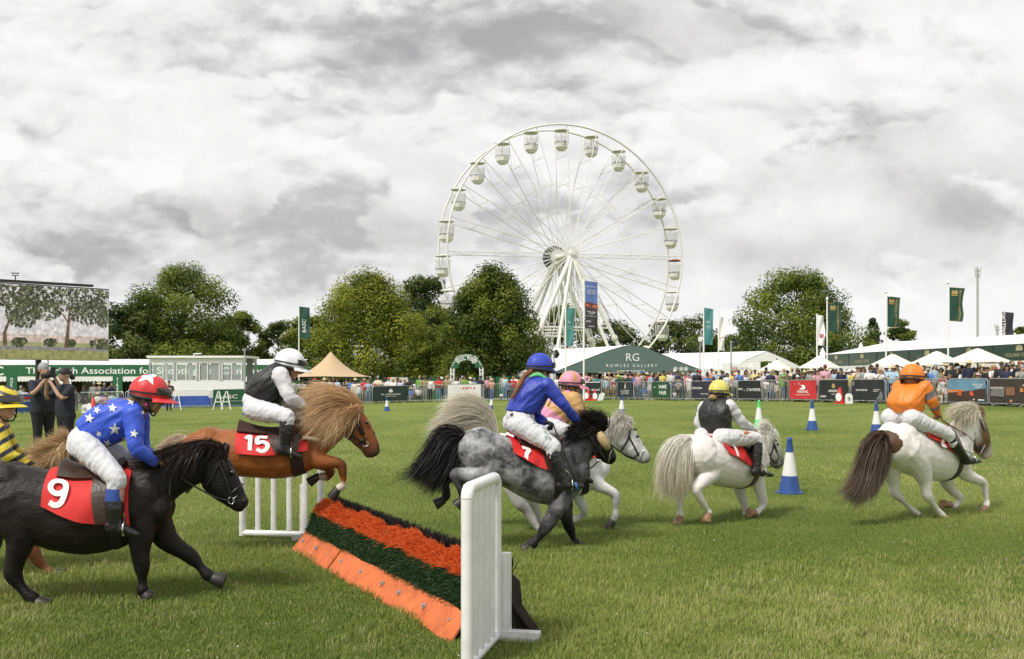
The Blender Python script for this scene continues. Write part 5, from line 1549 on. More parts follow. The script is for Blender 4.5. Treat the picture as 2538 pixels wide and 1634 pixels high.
  for sg in (1, -1):
   mb.tube([M @ Vector(p) for p in ((.03 * k, sg * .088 * k, -.05 * k), (.045 * k, sg * .08 * k, -.10 * k), (.06 * k, sg * .045 * k, -.148 * k), (.062 * k, 0, -.155 * k))], .007, 6)
   mb.tube([M @ Vector(p) for p in ((-.05 * k, sg * .09 * k, -.05 * k), (-.01 * k, sg * .088 * k, -.10 * k), (.045 * k, sg * .08 * k, -.125 * k))], .006, 6)
  part(h, 'harness', smooth_mesh(mb.mesh('harness')), M_strap)
  if band:
   mb = MB(); rr = []
   for i in range(41):
    a = 2 * math.pi * i / 40
    zz = -.002 * k + .012 * k * math.cos(a)
    cz = math.sqrt(max(0, 1 - (zz / rz) ** 2))
    rr.append([M @ Vector((rx * 1.035 * cz * math.cos(a), ry * 1.035 * cz * math.sin(a), zz + e)) for e in (-.0065 * k, .0065 * k)])
   mb.rings(rr, cap=False, closed=False)
   part(h, 'goggle_strap', mb.mesh('goggle_strap'), M_strap)
   mb = MB(); mb.grid(lambda u, v: M @ Vector((rx * 1.07 * math.cos((u - .5) * 1.9) * math.cos(v * .38), ry * 1.09 * math.sin((u - .5) * 1.9), .004 * k + .046 * k * v)), 14, 4, thick=-.014)
   part(h, 'goggles', smooth_mesh(mb.mesh('goggles'), 50), mat('goggle_lens', (.03, .028, .03), .12, coat=.6))
  return h
 def braid(s, pts, r, col, name='braid'):
  q = cat([tuple(s.fr.P(p[0], p[1], p[2])) for p in pts], 8)
  mb = MB(); n = len(q)
  for i in range(0, n):
   f = i / n
   mb.ball(Vector(q[i]) + Vector((0, 0, .004 * (-1) ** i)), r * (1 - .45 * f) * (1.0 if i % 2 else .86), 8, 6)
  part(s.T, name, smooth_mesh(mb.mesh(name)), mat(name + str(col), col, .5, noise=.4, nscale=60, bump=.4, bscale=90))
# ---------------------------------------------------------------- the race, each pony and its rider
from mathutils.bvhtree import BVHTree
_bvh = {}
def decal(obj, parent, name, polys, m, fr, off=0.004, sub=2, label=None):
 """a flat mark (print, patch, star) laid on the surface of obj: polys are outlines in close-up pixels"""
 if obj.name not in _bvh:
  me = obj.data; loc = ROOT[obj.name]
  _bvh[obj.name] = BVHTree.FromPolygons([tuple(v.co + loc) for v in me.vertices], [tuple(p.vertices) for p in me.polygons])
 bv = _bvh[obj.name]
 bm = bmesh.new()
 for verts, faces in polys:
  vs = [bm.verts.new((x, y, 0)) for x, y in verts]
  for f in faces:
   try: bm.faces.new([vs[i] for i in f])
   except ValueError: pass
 bmesh.ops.triangulate(bm, faces=bm.faces)
 if sub: bmesh.ops.subdivide_edges(bm, edges=bm.edges, cuts=sub, use_grid_fill=True)
 cam0 = Vector((0, 0, CAMH)); dead = []
 for v in bm.verts:
  u, w = fr.px(v.co.x, v.co.y)
  d = Vector(((u - CX) / FPX, 1.0, -(w - HY) / FPX)).normalized()
  hit, nrm, idx, dist = bv.ray_cast(cam0, d)
  if hit is None: dead.append(v)
  else:
   if nrm.dot(d) > 0: nrm = -nrm
   v.co = hit + nrm * off
 bmesh.ops.delete(bm, geom=dead, context='VERTS')
 me = bpy.data.meshes.new(name); bm.to_mesh(me); bm.free()
 return part(parent, name, me, m, label=label)
def star_poly(x, y, r, rot=0.0, sq=1.0, tilt=0.0):
 vs = [(x, y)]
 for i in range(10):
  a = rot + math.pi * i / 5 - math.pi / 2
  rr = r if i % 2 == 0 else r * .42
  px, py = rr * math.cos(a) * sq, rr * math.sin(a)
  vs.append((x + px * math.cos(tilt) - py * math.sin(tilt), y + px * math.sin(tilt) + py * math.cos(tilt)))
 return vs, [(0, i, i % 10 + 1) for i in range(1, 11)]
def text_poly(s, x, y, h, width=None, ang=0.0, **kw):
 vs, fs, w = text_geo(s, **kw); k = h if width is None else width / w
 ca, sa = math.cos(R(ang)), math.sin(R(ang))
 return [(x + v[0] * k * ca + v[1] * h * sa, y + v[0] * k * sa - v[1] * h * ca) for v in vs], fs
def mirror(fr, p):
 return p - fr.l * (2 * (p - fr.O).dot(fr.l))
def mirror_leg(fr, pts):
 out = []
 for p in pts:
  q = mirror(fr, fr.P(*p))
  # pixel of the mirrored point, so that it can be given like any other
  u = q.x / q.y * FPX + CX; v = HY - (q.z - CAMH) / q.y * FPX
  out.append(((u - fr.z[0]) * fr.z[2], (v - fr.z[1]) * fr.z[2], (q - fr.O).dot(fr.l)))
 return out
ZA = (0, 880, 2.40625); ZC = (420, 820, 2.56667); ZD = (960, 840, 2.65588); ZF = (1580, 900, 3.5); ZG = (2040, 880, 3.34739); ZB = (0, 900, 5.5)
WHITE = (.62, .61, .635); BRE = (.60, .60, .635)

# ---- black pony with number 9
def pony_A():
 fr = Frame((-2.95, 6.95), 6, ZA)
 bk = (.012, .0095, .009); bk2 = (.019, .014, .0115)
 p = Pony(fr, 'black pony with red number 9 cloth galloping at the left', [((-125, 800), (-125, 920), .10), ((-75, 705), (-90, 1010), .2), ((40, 660), (20, 1085), .245), ((190, 668), (190, 1120), .25),
  ((340, 690), (340, 1165), .255), ((500, 708), (500, 1188), .265), ((640, 705), (660, 1165), .255), ((760, 690), (790, 1112), .225), ((880, 715), (900, 1075), .19), ((970, 800), (965, 1035), .13), ((1008, 880), (1000, 985), .07)])
 p.tor(bk2)
 p.neck([((740, 690), (960, 1010), .15, 0), ((860, 640), (1025, 890), .115, 0), ((1000, 575), (1105, 815), .095, 0), ((1140, 530), (1180, 770), .08, 0), ((1250, 520), (1220, 745), .07, 0)], bk)
 p.head([((1290, 540), (1200, 740), .07, 0), ((1348, 592), (1215, 795), .085, 0), ((1394, 665), (1272, 848), .083, 0), ((1428, 745), (1325, 882), .066, 0), ((1458, 812), (1365, 908), .054, 0), ((1478, 862), (1400, 932), .052, 0), ((1480, 890), (1440, 935), .034, 0)], bk)
 p.leg([(850, 960, .10), (840, 1080, .085), (835, 1180, .060), (846, 1265, .050), (850, 1345, .037), (850, 1400, .041), (862, 1422, .036)], -.12, bk, (890, 1450), k=1.05)
 p.leg([(930, 960, .10), (985, 1085, .085), (1060, 1150, .062), (1140, 1203, .050), (1195, 1265, .037), (1235, 1310, .041), (1265, 1330, .037)], .10, bk, (1338, 1350), k=1.05)
 p.leg([(60, 880, .17), (105, 1010, .13), (120, 1120, .09), (85, 1240, .062), (80, 1315, .055), (130, 1390, .04), (195, 1450, .043), (222, 1472, .038)], -.13, bk, (285, 1502), k=1.05)
 p.leg([(-60, 900, .15), (-80, 1020, .12), (-60, 1140, .08), (-130, 1230, .055), (-140, 1300, .05), (-110, 1390, .038), (-90, 1440, .04)], .13, bk, (-50, 1490))
 p.ear((1335, 585), (1366, 530), -.04, -.05, .028, bk); p.ear((1325, 570), (1345, 520), .045, .05, .026, bk)
 p.sk.ball(fr.P(1462, 870, -.045), (.016, .012, .02), bk); p.finish()
 p.eye(1385, 700, -.082)
 dk = ((.010, .0085, .008), (.045, .026, .016))
 p.hair('mane', [[(1310, 555, -.02), (1240, 530, -.05), (1150, 545, -.09), (1080, 590, -.11), (1050, 670, -.12)], [(1200, 545, -.02), (1110, 555, -.08), (1030, 600, -.12), (1000, 660, -.13), (1010, 740, -.13)],
     [(1270, 530, -.05), (1200, 560, -.11), (1150, 640, -.13), (1130, 740, -.12)], [(1060, 555, -.02), (980, 590, -.08), (930, 630, -.11), (860, 660, -.11)], [(940, 610, 0), (860, 640, -.05), (790, 650, -.08), (710, 620, -.06)]], 1200, spread=(.012, .034), r0=.0042, cols=dk, seed=3, clumps=40)
 p.hair('forelock', [[(1330, 565, 0), (1290, 545, -.05), (1220, 545, -.08), (1170, 570, -.1)], [(1340, 570, -.02), (1330, 610, -.08), (1310, 660, -.1)]], 260, spread=(.012, .03), r0=.004, cols=dk, seed=5)
 p.hair('tail', [[(-120, 790, 0), (-190, 800, 0), (-260, 900, 0), (-300, 1100, 0)], [(-120, 800, .03), (-170, 860, .03), (-220, 1000, .05), (-240, 1180, .05)]], 350, spread=(.02, .06), r0=.004, cols=dk, seed=6)
 p.cloth(.39, .738, 1.40, 1.95, num='9', nat=(.447, 1.03), nh=.158, bw=.032)
 p.saddle(.43, .685, 1.72, flap0=.55)
 p.girth(.655, .05)
 p.straps('bridle', [[(1302, 640, -.088), (1345, 740, -.088), (1385, 860, -.066)], [(1285, 570, -.06), (1302, 640, -.088), (1270, 720, -.09), (1225, 790, -.085)], [(1375, 830, -.072), (1420, 790, -.058), (1448, 770, -.01)], [(1302, 635, -.088), (1350, 630, -.075), (1365, 625, 0)]], .0085)
 p.straps('rein', [[(1380, 868, -.07), (1300, 855, -.11), (1200, 805, -.13), (1090, 740, -.13), (995, 640, -.09)], [(1030, 640, -.13), (1015, 760, -.14), (1012, 850, -.15)]], .007)
 p.straps('bit', [[(1365, 850, -.07), (1390, 855, -.07), (1395, 880, -.068), (1372, 888, -.07), (1360, 868, -.07), (1368, 850, -.07)], [(1380, 870, -.066), (1412, 840, -.055)]], .004, M_bit)
 r = Rider(fr, 'jockey in blue silks with white stars and a red cap riding the black pony')
 legR = [(500, 535, -.12), (695, 735, -.27), (682, 868, -.285), (690, 1028, -.295), (815, 1068, -.295)]
 r.make(dict(head=(888, 248, 0), hk=1.0, pitch=12, yaw=-4, skin=SKIN_T[1], torso=[((468, 392), (615, 555), .15, 0), ((555, 318), (700, 525), .165, 0), ((660, 272), (775, 490), .175, 0), ((760, 258), (838, 420), .165, 0), ((828, 272), (872, 348), .085, 0)],
  armR=[(795, 355, -.15), (812, 555, -.21), (925, 640, -.13), (978, 628, -.10)], armL=[(830, 350, .15), (850, 560, .2), (935, 640, .1), (985, 632, .06)], shirt=(.030, .085, .56),
  pelvis=[((492, 408), (615, 545), .145, 0), ((428, 470), (600, 610), .165, 0), ((408, 550), (560, 650), .14, 0)], breech=BRE, legR=legR, legL=mirror_leg(fr, legR), sock=True, lr=1.02, seed=2.0, ar=1.05))
 redc = (.62, .03, .035)
 h = r.helmet(redc, brim=redc)
 decal(h, h, 'star', [star_poly(885, 122, 62, .25, 1.25)], M_print, fr, .003, 3)
 wst = mat('white_star', (.74, .74, .76), .6)
 for x, y, rr, ro in ((535, 378, 31, .2), (672, 318, 29, .1), (780, 280, 27, .15), (685, 442, 36, .05), (580, 330, 24, .4), (640, 525, 26, .3), (800, 470, 26, .2), (590, 470, 20, .9), (740, 500, 20, .5), (850, 345, 16, .2)):
  decal(r.shirt, r.shirt, 'star', [star_poly(x, y, rr, ro)], wst, fr, .005, 2)
 r.braid([(850, 262, -.03), (790, 262, -.06), (730, 275, -.08), (660, 290, -.1), (610, 292, -.11)], .016, (.26, .15, .06))
 mb = MB(); mb.ball(fr.P(874, 297, -.085), .012); part(r.T, 'ear_stud', smooth_mesh(mb.mesh('ear_stud')), mat('pink_plastic', (.7, .05, .25), .4))
 mb = MB(); mb.tube([fr.P(955, 262, -.075), fr.P(925, 312, -.07), fr.P(902, 340, -.03)], .013, 8); part(r.T, 'chin_guard', smooth_mesh(mb.mesh('chin_guard')), mat('khaki_webbing', (.33, .24, .09), .6))
pony_A()

# ---- chestnut pony half hidden at the left edge
def pony_B():
 fr = Frame((-4.15, 7.95), 5, ZA)
 ch = (.27, .10, .035); ch2 = (.20, .075, .028)
 sx = lambda x: 190 + (x - 870) * .87
 sy = lambda y: 690 + (y - 690) * .87
 tt = [((-125, 800), (-125, 920), .10), ((-75, 705), (-90, 1010), .2), ((40, 660), (20, 1085), .245), ((190, 668), (190, 1120), .25), ((340, 690), (340, 1165), .255), ((500, 708), (500, 1188), .265), ((640, 705), (660, 1165), .255), ((760, 690), (790, 1112), .225), ((880, 715), (900, 1075), .19), ((970, 800), (965, 1035), .13), ((1008, 880), (1000, 985), .07)]
 p = Pony(fr, 'chestnut pony with a blond mane half hidden behind the black pony', [((sx(a[0]), sy(a[1])), (sx(b[0]), sy(b[1])), w * .95) for a, b, w in tt])
 p.tor(ch)
 p.neck([((80, 690), (290, 940), .14, 0), ((180, 620), (360, 850), .11, 0), ((280, 560), (440, 780), .095, 0), ((370, 530), (470, 730), .08, 0), ((420, 530), (480, 710), .07, 0)], ch)
 p.head([((425, 530), (470, 710), .07, 0), ((490, 570), (460, 740), .08, 0), ((560, 625), (500, 780), .08, 0), ((610, 680), (550, 805), .063, 0), ((650, 730), (585, 830), .053, 0), ((672, 770), (615, 845), .05, 0), ((670, 800), (640, 845), .034, 0)], ch)
 p.leg([(110, 920, .10), (150, 1030, .08), (185, 1130, .058), (222, 1215, .047), (265, 1268, .036), (300, 1296, .04), (320, 1304, .036)], -.1, [ch, ch, ch, ch2, ch2, ch2, ch2], (385, 1310))
 p.leg([(150, 920, .09), (140, 1040, .075), (110, 1140, .055), (90, 1210, .045), (60, 1270, .036), (30, 1310, .038)], .1, ch, (60, 1335))
 for c, dx in ((-.12, 0), (.12, -90)):
  p.leg([(sx(60) + dx, sy(880), .16), (sx(105) + dx, sy(1010), .12), (sx(120) + dx, sy(1120), .085), (sx(85) + dx, sy(1240), .058), (sx(80) + dx, sy(1315), .05), (sx(130) + dx, sy(1390), .038), (sx(195) + dx, sy(1440), .04)], c, ch, (sx(265) + dx, sy(1470)))
 p.ear((430, 540), (445, 480), -.045, -.05, .026, ch); p.ear((420, 535), (425, 475), .045, .05, .026, ch)
 p.finish()
 p.eye(545, 655, -.08)
 bl = ((.42, .24, .10), (.72, .56, .34))
 p.hair('mane', [[(420, 530, 0), (400, 480, -.02), (370, 455, -.02), (345, 435, -.02)], [(400, 535, -.03), (330, 510, -.05), (290, 500, -.05), (300, 480, -.05)], [(380, 545, -.05), (300, 540, -.09), (210, 560, -.1), (120, 540, -.1)], [(330, 560, -.06), (290, 600, -.12), (240, 640, -.12), (180, 620, -.12)],
     [(410, 540, -.07), (380, 590, -.12), (370, 640, -.13), (390, 690, -.12)], [(330, 560, -.07), (310, 620, -.13), (320, 670, -.13), (290, 700, -.12)]], 900, spread=(.014, .04), r0=.0042, cols=bl, seed=13, clumps=36)
 p.straps('bridle', [[(395, 545, -.07), (430, 620, -.09), (500, 690, -.09)], [(440, 600, -.088), (470, 680, -.09), (520, 760, -.09)], [(470, 560, -.07), (560, 700, -.08), (590, 790, -.06)]], .010)
 p.cloth(.4, .68, 1.4, 1.7)
 p.saddle(.43, .66, 1.5)
 rf = Frame((-4.15, 7.95), 5, ZB)
 r = Rider(rf, 'jockey in yellow and navy hooped silks at the left edge')
 ye, nv = (.66, .52, .035), (.010, .016, .04)
 legR = [(-420, 1330, -.12), (-60, 1560, -.27), (-90, 1850, -.28), (-80, 2200, -.29), (180, 2280, -.29)]
 o = rf.O
 def hoops(q, c):
  u, v = q.x / q.y * FPX + CX, HY - (q.z - CAMH) / q.y * FPX
  X, Y = u * 5.5, (v - 900) * 5.5
  ph = (X * .52 + Y * .85) / 150.0
  t = ph % 1.0; k = min(1, max(0, (abs(t - .21) - .19) / .05)); k = k if t < .7 else 1 - min(1, max(0, (t - .96) / .04)) * .5
  return tuple(a * (1 - k) + b * k for a, b in zip(nv, ye))
 r.make(dict(head=(58, 575, 0), hk=1.0, pitch=2, yaw=-32, skin=(.56, .33, .25), torso=[((-480, 1250), (-230, 1420), .15, 0), ((-390, 1080), (-120, 1260), .165, 0), ((-270, 930), (-20, 1090), .175, 0), ((-140, 830), (50, 960), .165, 0), ((-40, 790), (70, 850), .085, 0)],
  armR=[(-40, 940, -.15), (100, 1250, -.2), (420, 1400, -.12), (530, 1420, -.08)], armL=[(30, 930, .15), (180, 1180, .2), (400, 1300, .1), (500, 1330, .06)], shirt=ye, pattern=hoops,
  pelvis=[((-470, 1240), (-230, 1420), .145, 0), ((-560, 1350), (-300, 1500), .165, 0), ((-580, 1450), (-320, 1560), .14, 0)], breech=BRE, legR=legR, legL=mirror_leg(rf, legR), seed=4.0, ar=1.1, wr=.005))
 def hc(q):
  ph = (q.z + .5 * q.x * .3 + .02 * math.sin(q.y * 14 + q.x * 9)) / .062
  return nv if (ph % 1.0) < .45 else ye
 r.helmet(ye, pattern=hc, brim=ye)
pony_B()

# ---- chestnut pony with number 15, jumping
def pony_C():
 fr = Frame((-2.30, 8.8), 4, ZC)
 ch = (.30, .10, .028); dk = (.14, .045, .018); wh = (.62, .55, .48)
 p = Pony(fr, 'chestnut pony with a blond mane and number 15 jumping the hurdle', [((92, 712), (82, 820), .12), ((165, 655), (140, 895), .2), ((260, 634), (250, 922), .235), ((380, 630), (400, 922), .235), ((500, 640), (520, 932), .24), ((620, 648), (640, 940), .24), ((740, 645), (760, 932), .225), ((840, 640), (860, 902), .19), ((930, 660), (935, 870), .14), ((988, 720), (988, 830), .08)])
 p.tor(ch)
 p.neck([((800, 630), (940, 840), .14, 0), ((900, 560), (1010, 770), .11, 0), ((1010, 500), (1080, 700), .09, 0), ((1110, 462), (1130, 650), .08, 0), ((1175, 465), (1150, 640), .07, 0)], ch)
 p.head([((1185, 472), (1118, 640), .065, 0), ((1228, 512), (1132, 675), .08, 0), ((1270, 577), (1182, 728), .08, 0), ((1300, 642), (1217, 757), .063, 0), ((1324, 702), (1236, 782), .053, 0), ((1336, 748), (1252, 802), .049, 0), ((1333, 782), (1290, 807), .033, 0)], [ch, ch, ch, ch, dk, (.07, .04, .03), (.05, .035, .03)])
 p.leg([(900, 790, .095), (960, 828, .075), (1030, 835, .054), (1088, 850, .045), (1103, 910, .033), (1106, 962, .031), (1094, 990, .036), (1070, 1008, .033)], -.1, [ch, ch, ch, dk, dk, ch, wh, wh], (1030, 1066))
 p.leg([(890, 800, .09), (950, 845, .06), (1008, 868, .042), (1022, 900, .04), (1005, 938, .031), (975, 928, .034), (948, 925, .031)], .1, [ch, ch, dk, dk, dk, wh, wh], (886, 966))
 p.leg([(190, 780, .15), (160, 860, .1), (110, 905, .06), (60, 880, .047), (50, 935, .034), (62, 980, .034)], -.12, ch, (95, 1010))
 p.leg([(200, 790, .14), (190, 870, .09), (140, 910, .055), (90, 890, .045), (85, 950, .034), (100, 985, .034)], .12, ch, (135, 1010))
 p.ear((1185, 490), (1170, 430), -.045, -.05, .026, ch); p.ear((1180, 485), (1160, 425), .045, .05, .026, ch)
 p.finish()
 p.eye(1257, 583, -.078)
 bl = ((.34, .15, .05), (.78, .54, .30))
 p.hair('mane', [[(1205, 500, -.02), (1170, 430, -.04), (1060, 375, -.05), (920, 365, -.04), (790, 430, -.03)], [(1205, 500, -.02), (1120, 425, -.04), (960, 385, -.06), (840, 415, -.06), (760, 490, -.05)], [(1200, 495, -.04), (1120, 425, -.08), (990, 415, -.1), (880, 460, -.1), (800, 540, -.1)],
     [(1170, 475, -.06), (1080, 440, -.12), (970, 460, -.13), (880, 520, -.13), (815, 590, -.13)], [(1130, 470, -.07), (1050, 500, -.13), (970, 550, -.15), (900, 600, -.15), (850, 640, -.14)],
     [(1205, 500, -.08), (1150, 520, -.13), (1080, 570, -.15), (1030, 640, -.15), (1010, 710, -.14)], [(1100, 480, -.08), (1060, 540, -.14), (1010, 600, -.15), (960, 660, -.15), (930, 690, -.14)], [(1200, 510, -.09), (1170, 560, -.13), (1120, 620, -.14), (1080, 690, -.13)]],
   2700, spread=(.018, .05), r0=.0040, cols=bl, tip=(.80, .64, .42), seed=21, clumps=90, cut=(.6, 1.0), wave=.022)
 p.hair('tail', [[(95, 690, 0), (40, 690, 0), (-30, 740, 0), (-80, 860, 0)], [(90, 720, 0), (40, 740, 0), (-10, 830, 0), (-30, 930, 0)]], 350, spread=(.02, .05), r0=.0042, cols=((.5, .34, .2), (.74, .66, .55)), seed=22)
 p.cloth(.395, .84, 1.50, 1.50, num='15', nat=(.515, 1.08), nh=.15, bw=.034)
 p.saddle(.40, .80, 1.45, seatm=M_brownskin, flap0=.45, m=M_leather_brown)
 p.girth(.75, .09)
 p.straps('breast_girth', [[(845, 680, -.19), (930, 690, -.165), (1000, 705, -.09), (1020, 720, 0)]], .020, mat('pale_webbing', (.45, .38, .26), .8))
 p.straps('bridle', [[(1180, 510, -.08), (1200, 560, -.088), (1175, 640, -.088), (1130, 690, -.08)], [(1200, 545, -.088), (1225, 640, -.08), (1245, 715, -.06)], [(1205, 720, -.07), (1250, 685, -.065), (1305, 650, -.02)], [(1140, 650, -.085), (1200, 690, -.08), (1240, 720, -.06)]], .010)
 p.straps('bit', [[(1235, 705, -.064), (1262, 710, -.06), (1262, 732, -.06), (1238, 738, -.062), (1228, 722, -.064), (1235, 705, -.064)]], .005, M_bit)
 p.straps('rein', [[(1240, 722, -.064), (1190, 720, -.1), (1130, 680, -.12), (1060, 620, -.16), (900, 495, -.08)]], .007)
 fz = MB(); fz.tube([fr.P(1205, 590, -.085), fr.P(1228, 660, -.08)], .022, 8); part(p.T, 'cheek_fleece', smooth_mesh(fz.mesh('cheek_fleece')), M_brownskin)
 r = Rider(fr, 'jockey in black waistcoat, white sleeves and white cap jumping the hurdle')
 legR = [(540, 500, -.12), (745, 545, -.255), (748, 600, -.265), (735, 765, -.275), (835, 803, -.275)]
 bk = (.017, .017, .018)
 r.make(dict(head=(762, 225, 0), hk=1.0, pitch=16, skin=SKIN_T[0], torso=[((474, 385), (690, 462), .155, 0), ((515, 312), (720, 428), .17, 0), ((590, 250), (745, 385), .175, 0), ((655, 213), (762, 330), .16, 0), ((715, 205), (772, 272), .085, 0)],
  armR=[(705, 285, -.15), (765, 420, -.2), (865, 485, -.12), (905, 495, -.07)], armL=[(720, 300, .14), (740, 470, .17), (830, 492, .1), (880, 502, .06)], shirt=bk, sleeve=WHITE, shirt_name='waistcoat', glove=(.10, .08, .10),
  pelvis=[((488, 390), (640, 470), .15, 0), ((468, 440), (660, 545), .17, 0), ((490, 515), (640, 590), .14, 0)], breech=BRE, legR=legR, legL=mirror_leg(fr, legR), seed=5.0, ar=1.12, lr=1.02))
 r.helmet((.76, .76, .80), brim=(.7, .7, .72))
pony_C()

# ---- dapple grey pony with number 7, landing
def pony_D():
 fr = Frame((.30, 9.1), 10, ZD)
 g, g2, g3 = (.15, .15, .155), (.062, .062, .066), (.0075, .007, .0075)
 p = Pony(fr, 'dapple grey pony with black tail and number 7 landing beyond the white wing', [((478, 665), (492, 760), .1), ((520, 618), (520, 850), .2), ((600, 602), (600, 900), .25), ((700, 614), (690, 935), .265), ((800, 652), (790, 990), .27), ((900, 690), (900, 1050), .275), ((1000, 705), (1010, 1085), .265), ((1100, 690), (1110, 1090), .23), ((1190, 680), (1200, 1060), .19), ((1262, 740), (1262, 1000), .13), ((1300, 800), (1292, 930), .07)])
 p.tor([g, g, (.17, .17, .175), g, g, g, g, (.09, .09, .094), g2, (.045, .045, .048), (.04, .04, .042)])
 p.neck([((1130, 670), (1280, 900), .15, 0), ((1190, 632), (1318, 835), .12, 0), ((1270, 602), (1345, 785), .1, 0), ((1340, 592), (1365, 755), .085, 0), ((1385, 600), (1372, 742), .075, 0)], [g2, g2, g3, g3, g3])
 p.head([((1385, 592), (1340, 742), .07, 0), ((1422, 632), (1372, 772), .08, 0), ((1462, 690), (1402, 800), .07, 0), ((1492, 735), (1427, 816), .057, 0), ((1504, 772), (1452, 826), .05, 0), ((1500, 802), (1475, 827), .034, 0)], g3)
 p.leg([(1150, 960, .115), (1135, 1075, .09), (1085, 1170, .066), (1040, 1245, .052), (990, 1312, .039), (955, 1352, .043), (935, 1370, .039)], -.12, [(.045, .045, .048), (.022, .021, .022), g3, g3, g3, g3, g3], (893, 1398), k=1.05)
 p.leg([(1150, 980, .1), (1165, 1110, .078), (1180, 1190, .058), (1203, 1250, .047), (1222, 1310, .036), (1240, 1345, .04), (1252, 1358, .036)], .1, [(.03, .03, .032), g3, g3, g3, g3, g3, g3], (1290, 1378), k=1.05)
 p.leg([(620, 760, .18), (650, 860, .14), (560, 905, .09), (470, 890, .06), (452, 905, .055), (478, 980, .04), (500, 1040, .04), (490, 1065, .036)], -.14, [g, g, g, g2, g2, g3, g3, g3], (452, 1102))
 p.leg([(540, 780, .16), (500, 880, .11), (430, 900, .07), (388, 890, .052), (386, 960, .04), (388, 1030, .042), (370, 1060, .036)], .12, [g, g3, g3, g3, g3, g3, g3], (312, 1092))
 p.ear((1395, 600), (1390, 550), -.04, -.05, .026, g3); p.ear((1390, 600), (1400, 545), .045, .05, .026, g3)
 p.finish(material=M_dapple)
 p.eye(1430, 680, -.078)
 bk = ((.009, .009, .009), (.03, .026, .024))
 p.hair('tail', [[(485, 640, 0), (400, 595, 0), (320, 640, 0), (265, 750, -.02), (210, 860, -.02), (140, 930, 0)], [(485, 650, 0), (410, 650, -.03), (340, 740, -.05), (280, 860, -.05), (200, 980, -.03)], [(490, 670, 0), (430, 700, -.04), (380, 820, -.06), (320, 940, -.05), (235, 1030, -.03)],
     [(490, 690, 0), (455, 760, -.03), (420, 860, -.04), (370, 950, -.03), (300, 1000, 0)], [(485, 640, 0), (380, 640, 0), (260, 800, 0), (160, 880, 0), (85, 820, .02)], [(485, 650, 0), (370, 700, 0), (230, 880, 0), (110, 940, 0)]], 1800, spread=(.018, .05), r0=.0046, cols=bk, seed=31, clumps=54)
 p.hair('mane', [[(1395, 605, 0), (1385, 550, -.02), (1360, 500, -.02), (1340, 472, 0)], [(1400, 600, -.03), (1430, 560, -.04), (1400, 515, -.04), (1350, 500, -.03)], [(1370, 595, -.03), (1310, 530, -.07), (1270, 510, -.08), (1230, 520, -.08)], [(1340, 595, -.05), (1280, 560, -.1), (1230, 590, -.12), (1190, 640, -.12)],
     [(1270, 605, -.05), (1210, 610, -.1), (1170, 650, -.12), (1140, 670, -.12)], [(1390, 605, -.06), (1350, 610, -.11), (1300, 640, -.13), (1260, 680, -.13)]], 1300, spread=(.014, .04), r0=.0044, cols=bk, seed=33, clumps=40)
 p.cloth(.385, .66, 1.12, 1.42, num='7', nat=(.482, .98), nh=.12, bw=.034, sl=.02)
 p.saddle(.455, .72, 1.35, flap0=.5)
 p.girth(.69, .06)
 mb = MB(); mb.tube([fr.P(*q) for q in ((1392, 618, -.085), (1410, 650, -.1), (1435, 690, -.095), (1452, 722, -.075))], [.03, .043, .043, .03], 12)
 part(p.T, 'cheek_fleece', smooth_mesh(mb.mesh('cheek_fleece')), M_sheepskin)
 p.straps('bridle', [[(1370, 640, -.088), (1385, 700, -.088), (1430, 790, -.062)], [(1460, 800, -.06), (1480, 770, -.055), (1495, 745, -.03)], [(1360, 650, -.085), (1350, 720, -.085), (1385, 790, -.07)]], .009)
 p.straps('bit', [[(1475, 735, -.065), (1462, 775, -.062), (1455, 815, -.055)], [(1385, 800, -.09), (1400, 795, -.09), (1408, 805, -.09), (1395, 812, -.09), (1385, 802, -.09)]], .006, M_bit)
 p.straps('rein', [[(1390, 805, -.09), (1340, 850, -.13), (1300, 850, -.12)], [(1295, 590, -.09), (1360, 680, -.12), (1430, 795, -.07)]], .007)
 r = Rider(fr, 'jockey in royal blue silks with green collar on the dapple grey pony')
 legR = [(865, 560, -.12), (1085, 705, -.275), (1098, 775, -.29), (1160, 965, -.305), (1282, 968, -.305)]
 r.make(dict(head=(1005, 203, .02), hk=.98, pitch=8, yaw=28, skin=SKIN_T[0], torso=[((785, 468), (985, 490), .155, 0), ((828, 372), (1030, 430), .17, 0), ((885, 292), (1062, 372), .18, 0), ((950, 243), (1075, 312), .16, 0), ((992, 222), (1048, 265), .085, 0)],
  armR=[(1050, 305, -.15), (1165, 440, -.19), (1262, 555, -.1), (1298, 585, -.06)], armL=[(1030, 320, .14), (965, 510, .10), (1035, 545, -.06), (1090, 563, -.12)], shirt=(.022, .045, .36), glove=(.012, .014, .022),
  pelvis=[((792, 470), (965, 500), .15, 0), ((786, 530), (970, 590), .17, 0), ((810, 595), (940, 640), .145, 0)], breech=BRE, legR=legR, legL=mirror_leg(fr, legR), seed=6.0, ar=1.0, lr=1.08))
 r.helmet((.022, .05, .42), brim=(.015, .02, .10))
 r.braid([(945, 215, -.06), (905, 240, -.09), (880, 290, -.1), (850, 340, -.11), (820, 390, -.11)], .026, (.20, .07, .025))
 gm = mat('green_collar', (.16, .62, .22), .6)
 mb = MB(); mb.grid(lambda u, v: fr.P(940 + 122 * u, 243 - 22 * math.sin(math.pi * min(1, u * 1.25)) + 30 * max(0, u - .6) + (14 + 10 * math.sin(u * 3)) * v, -.10 - .03 * math.sin(math.pi * u)), 10, 3, thick=.006)
 part(r.shirt, 'collar', smooth_mesh(mb.mesh('collar')), gm)
 gp = mat('green_print', (.02, .22, .10), .6)
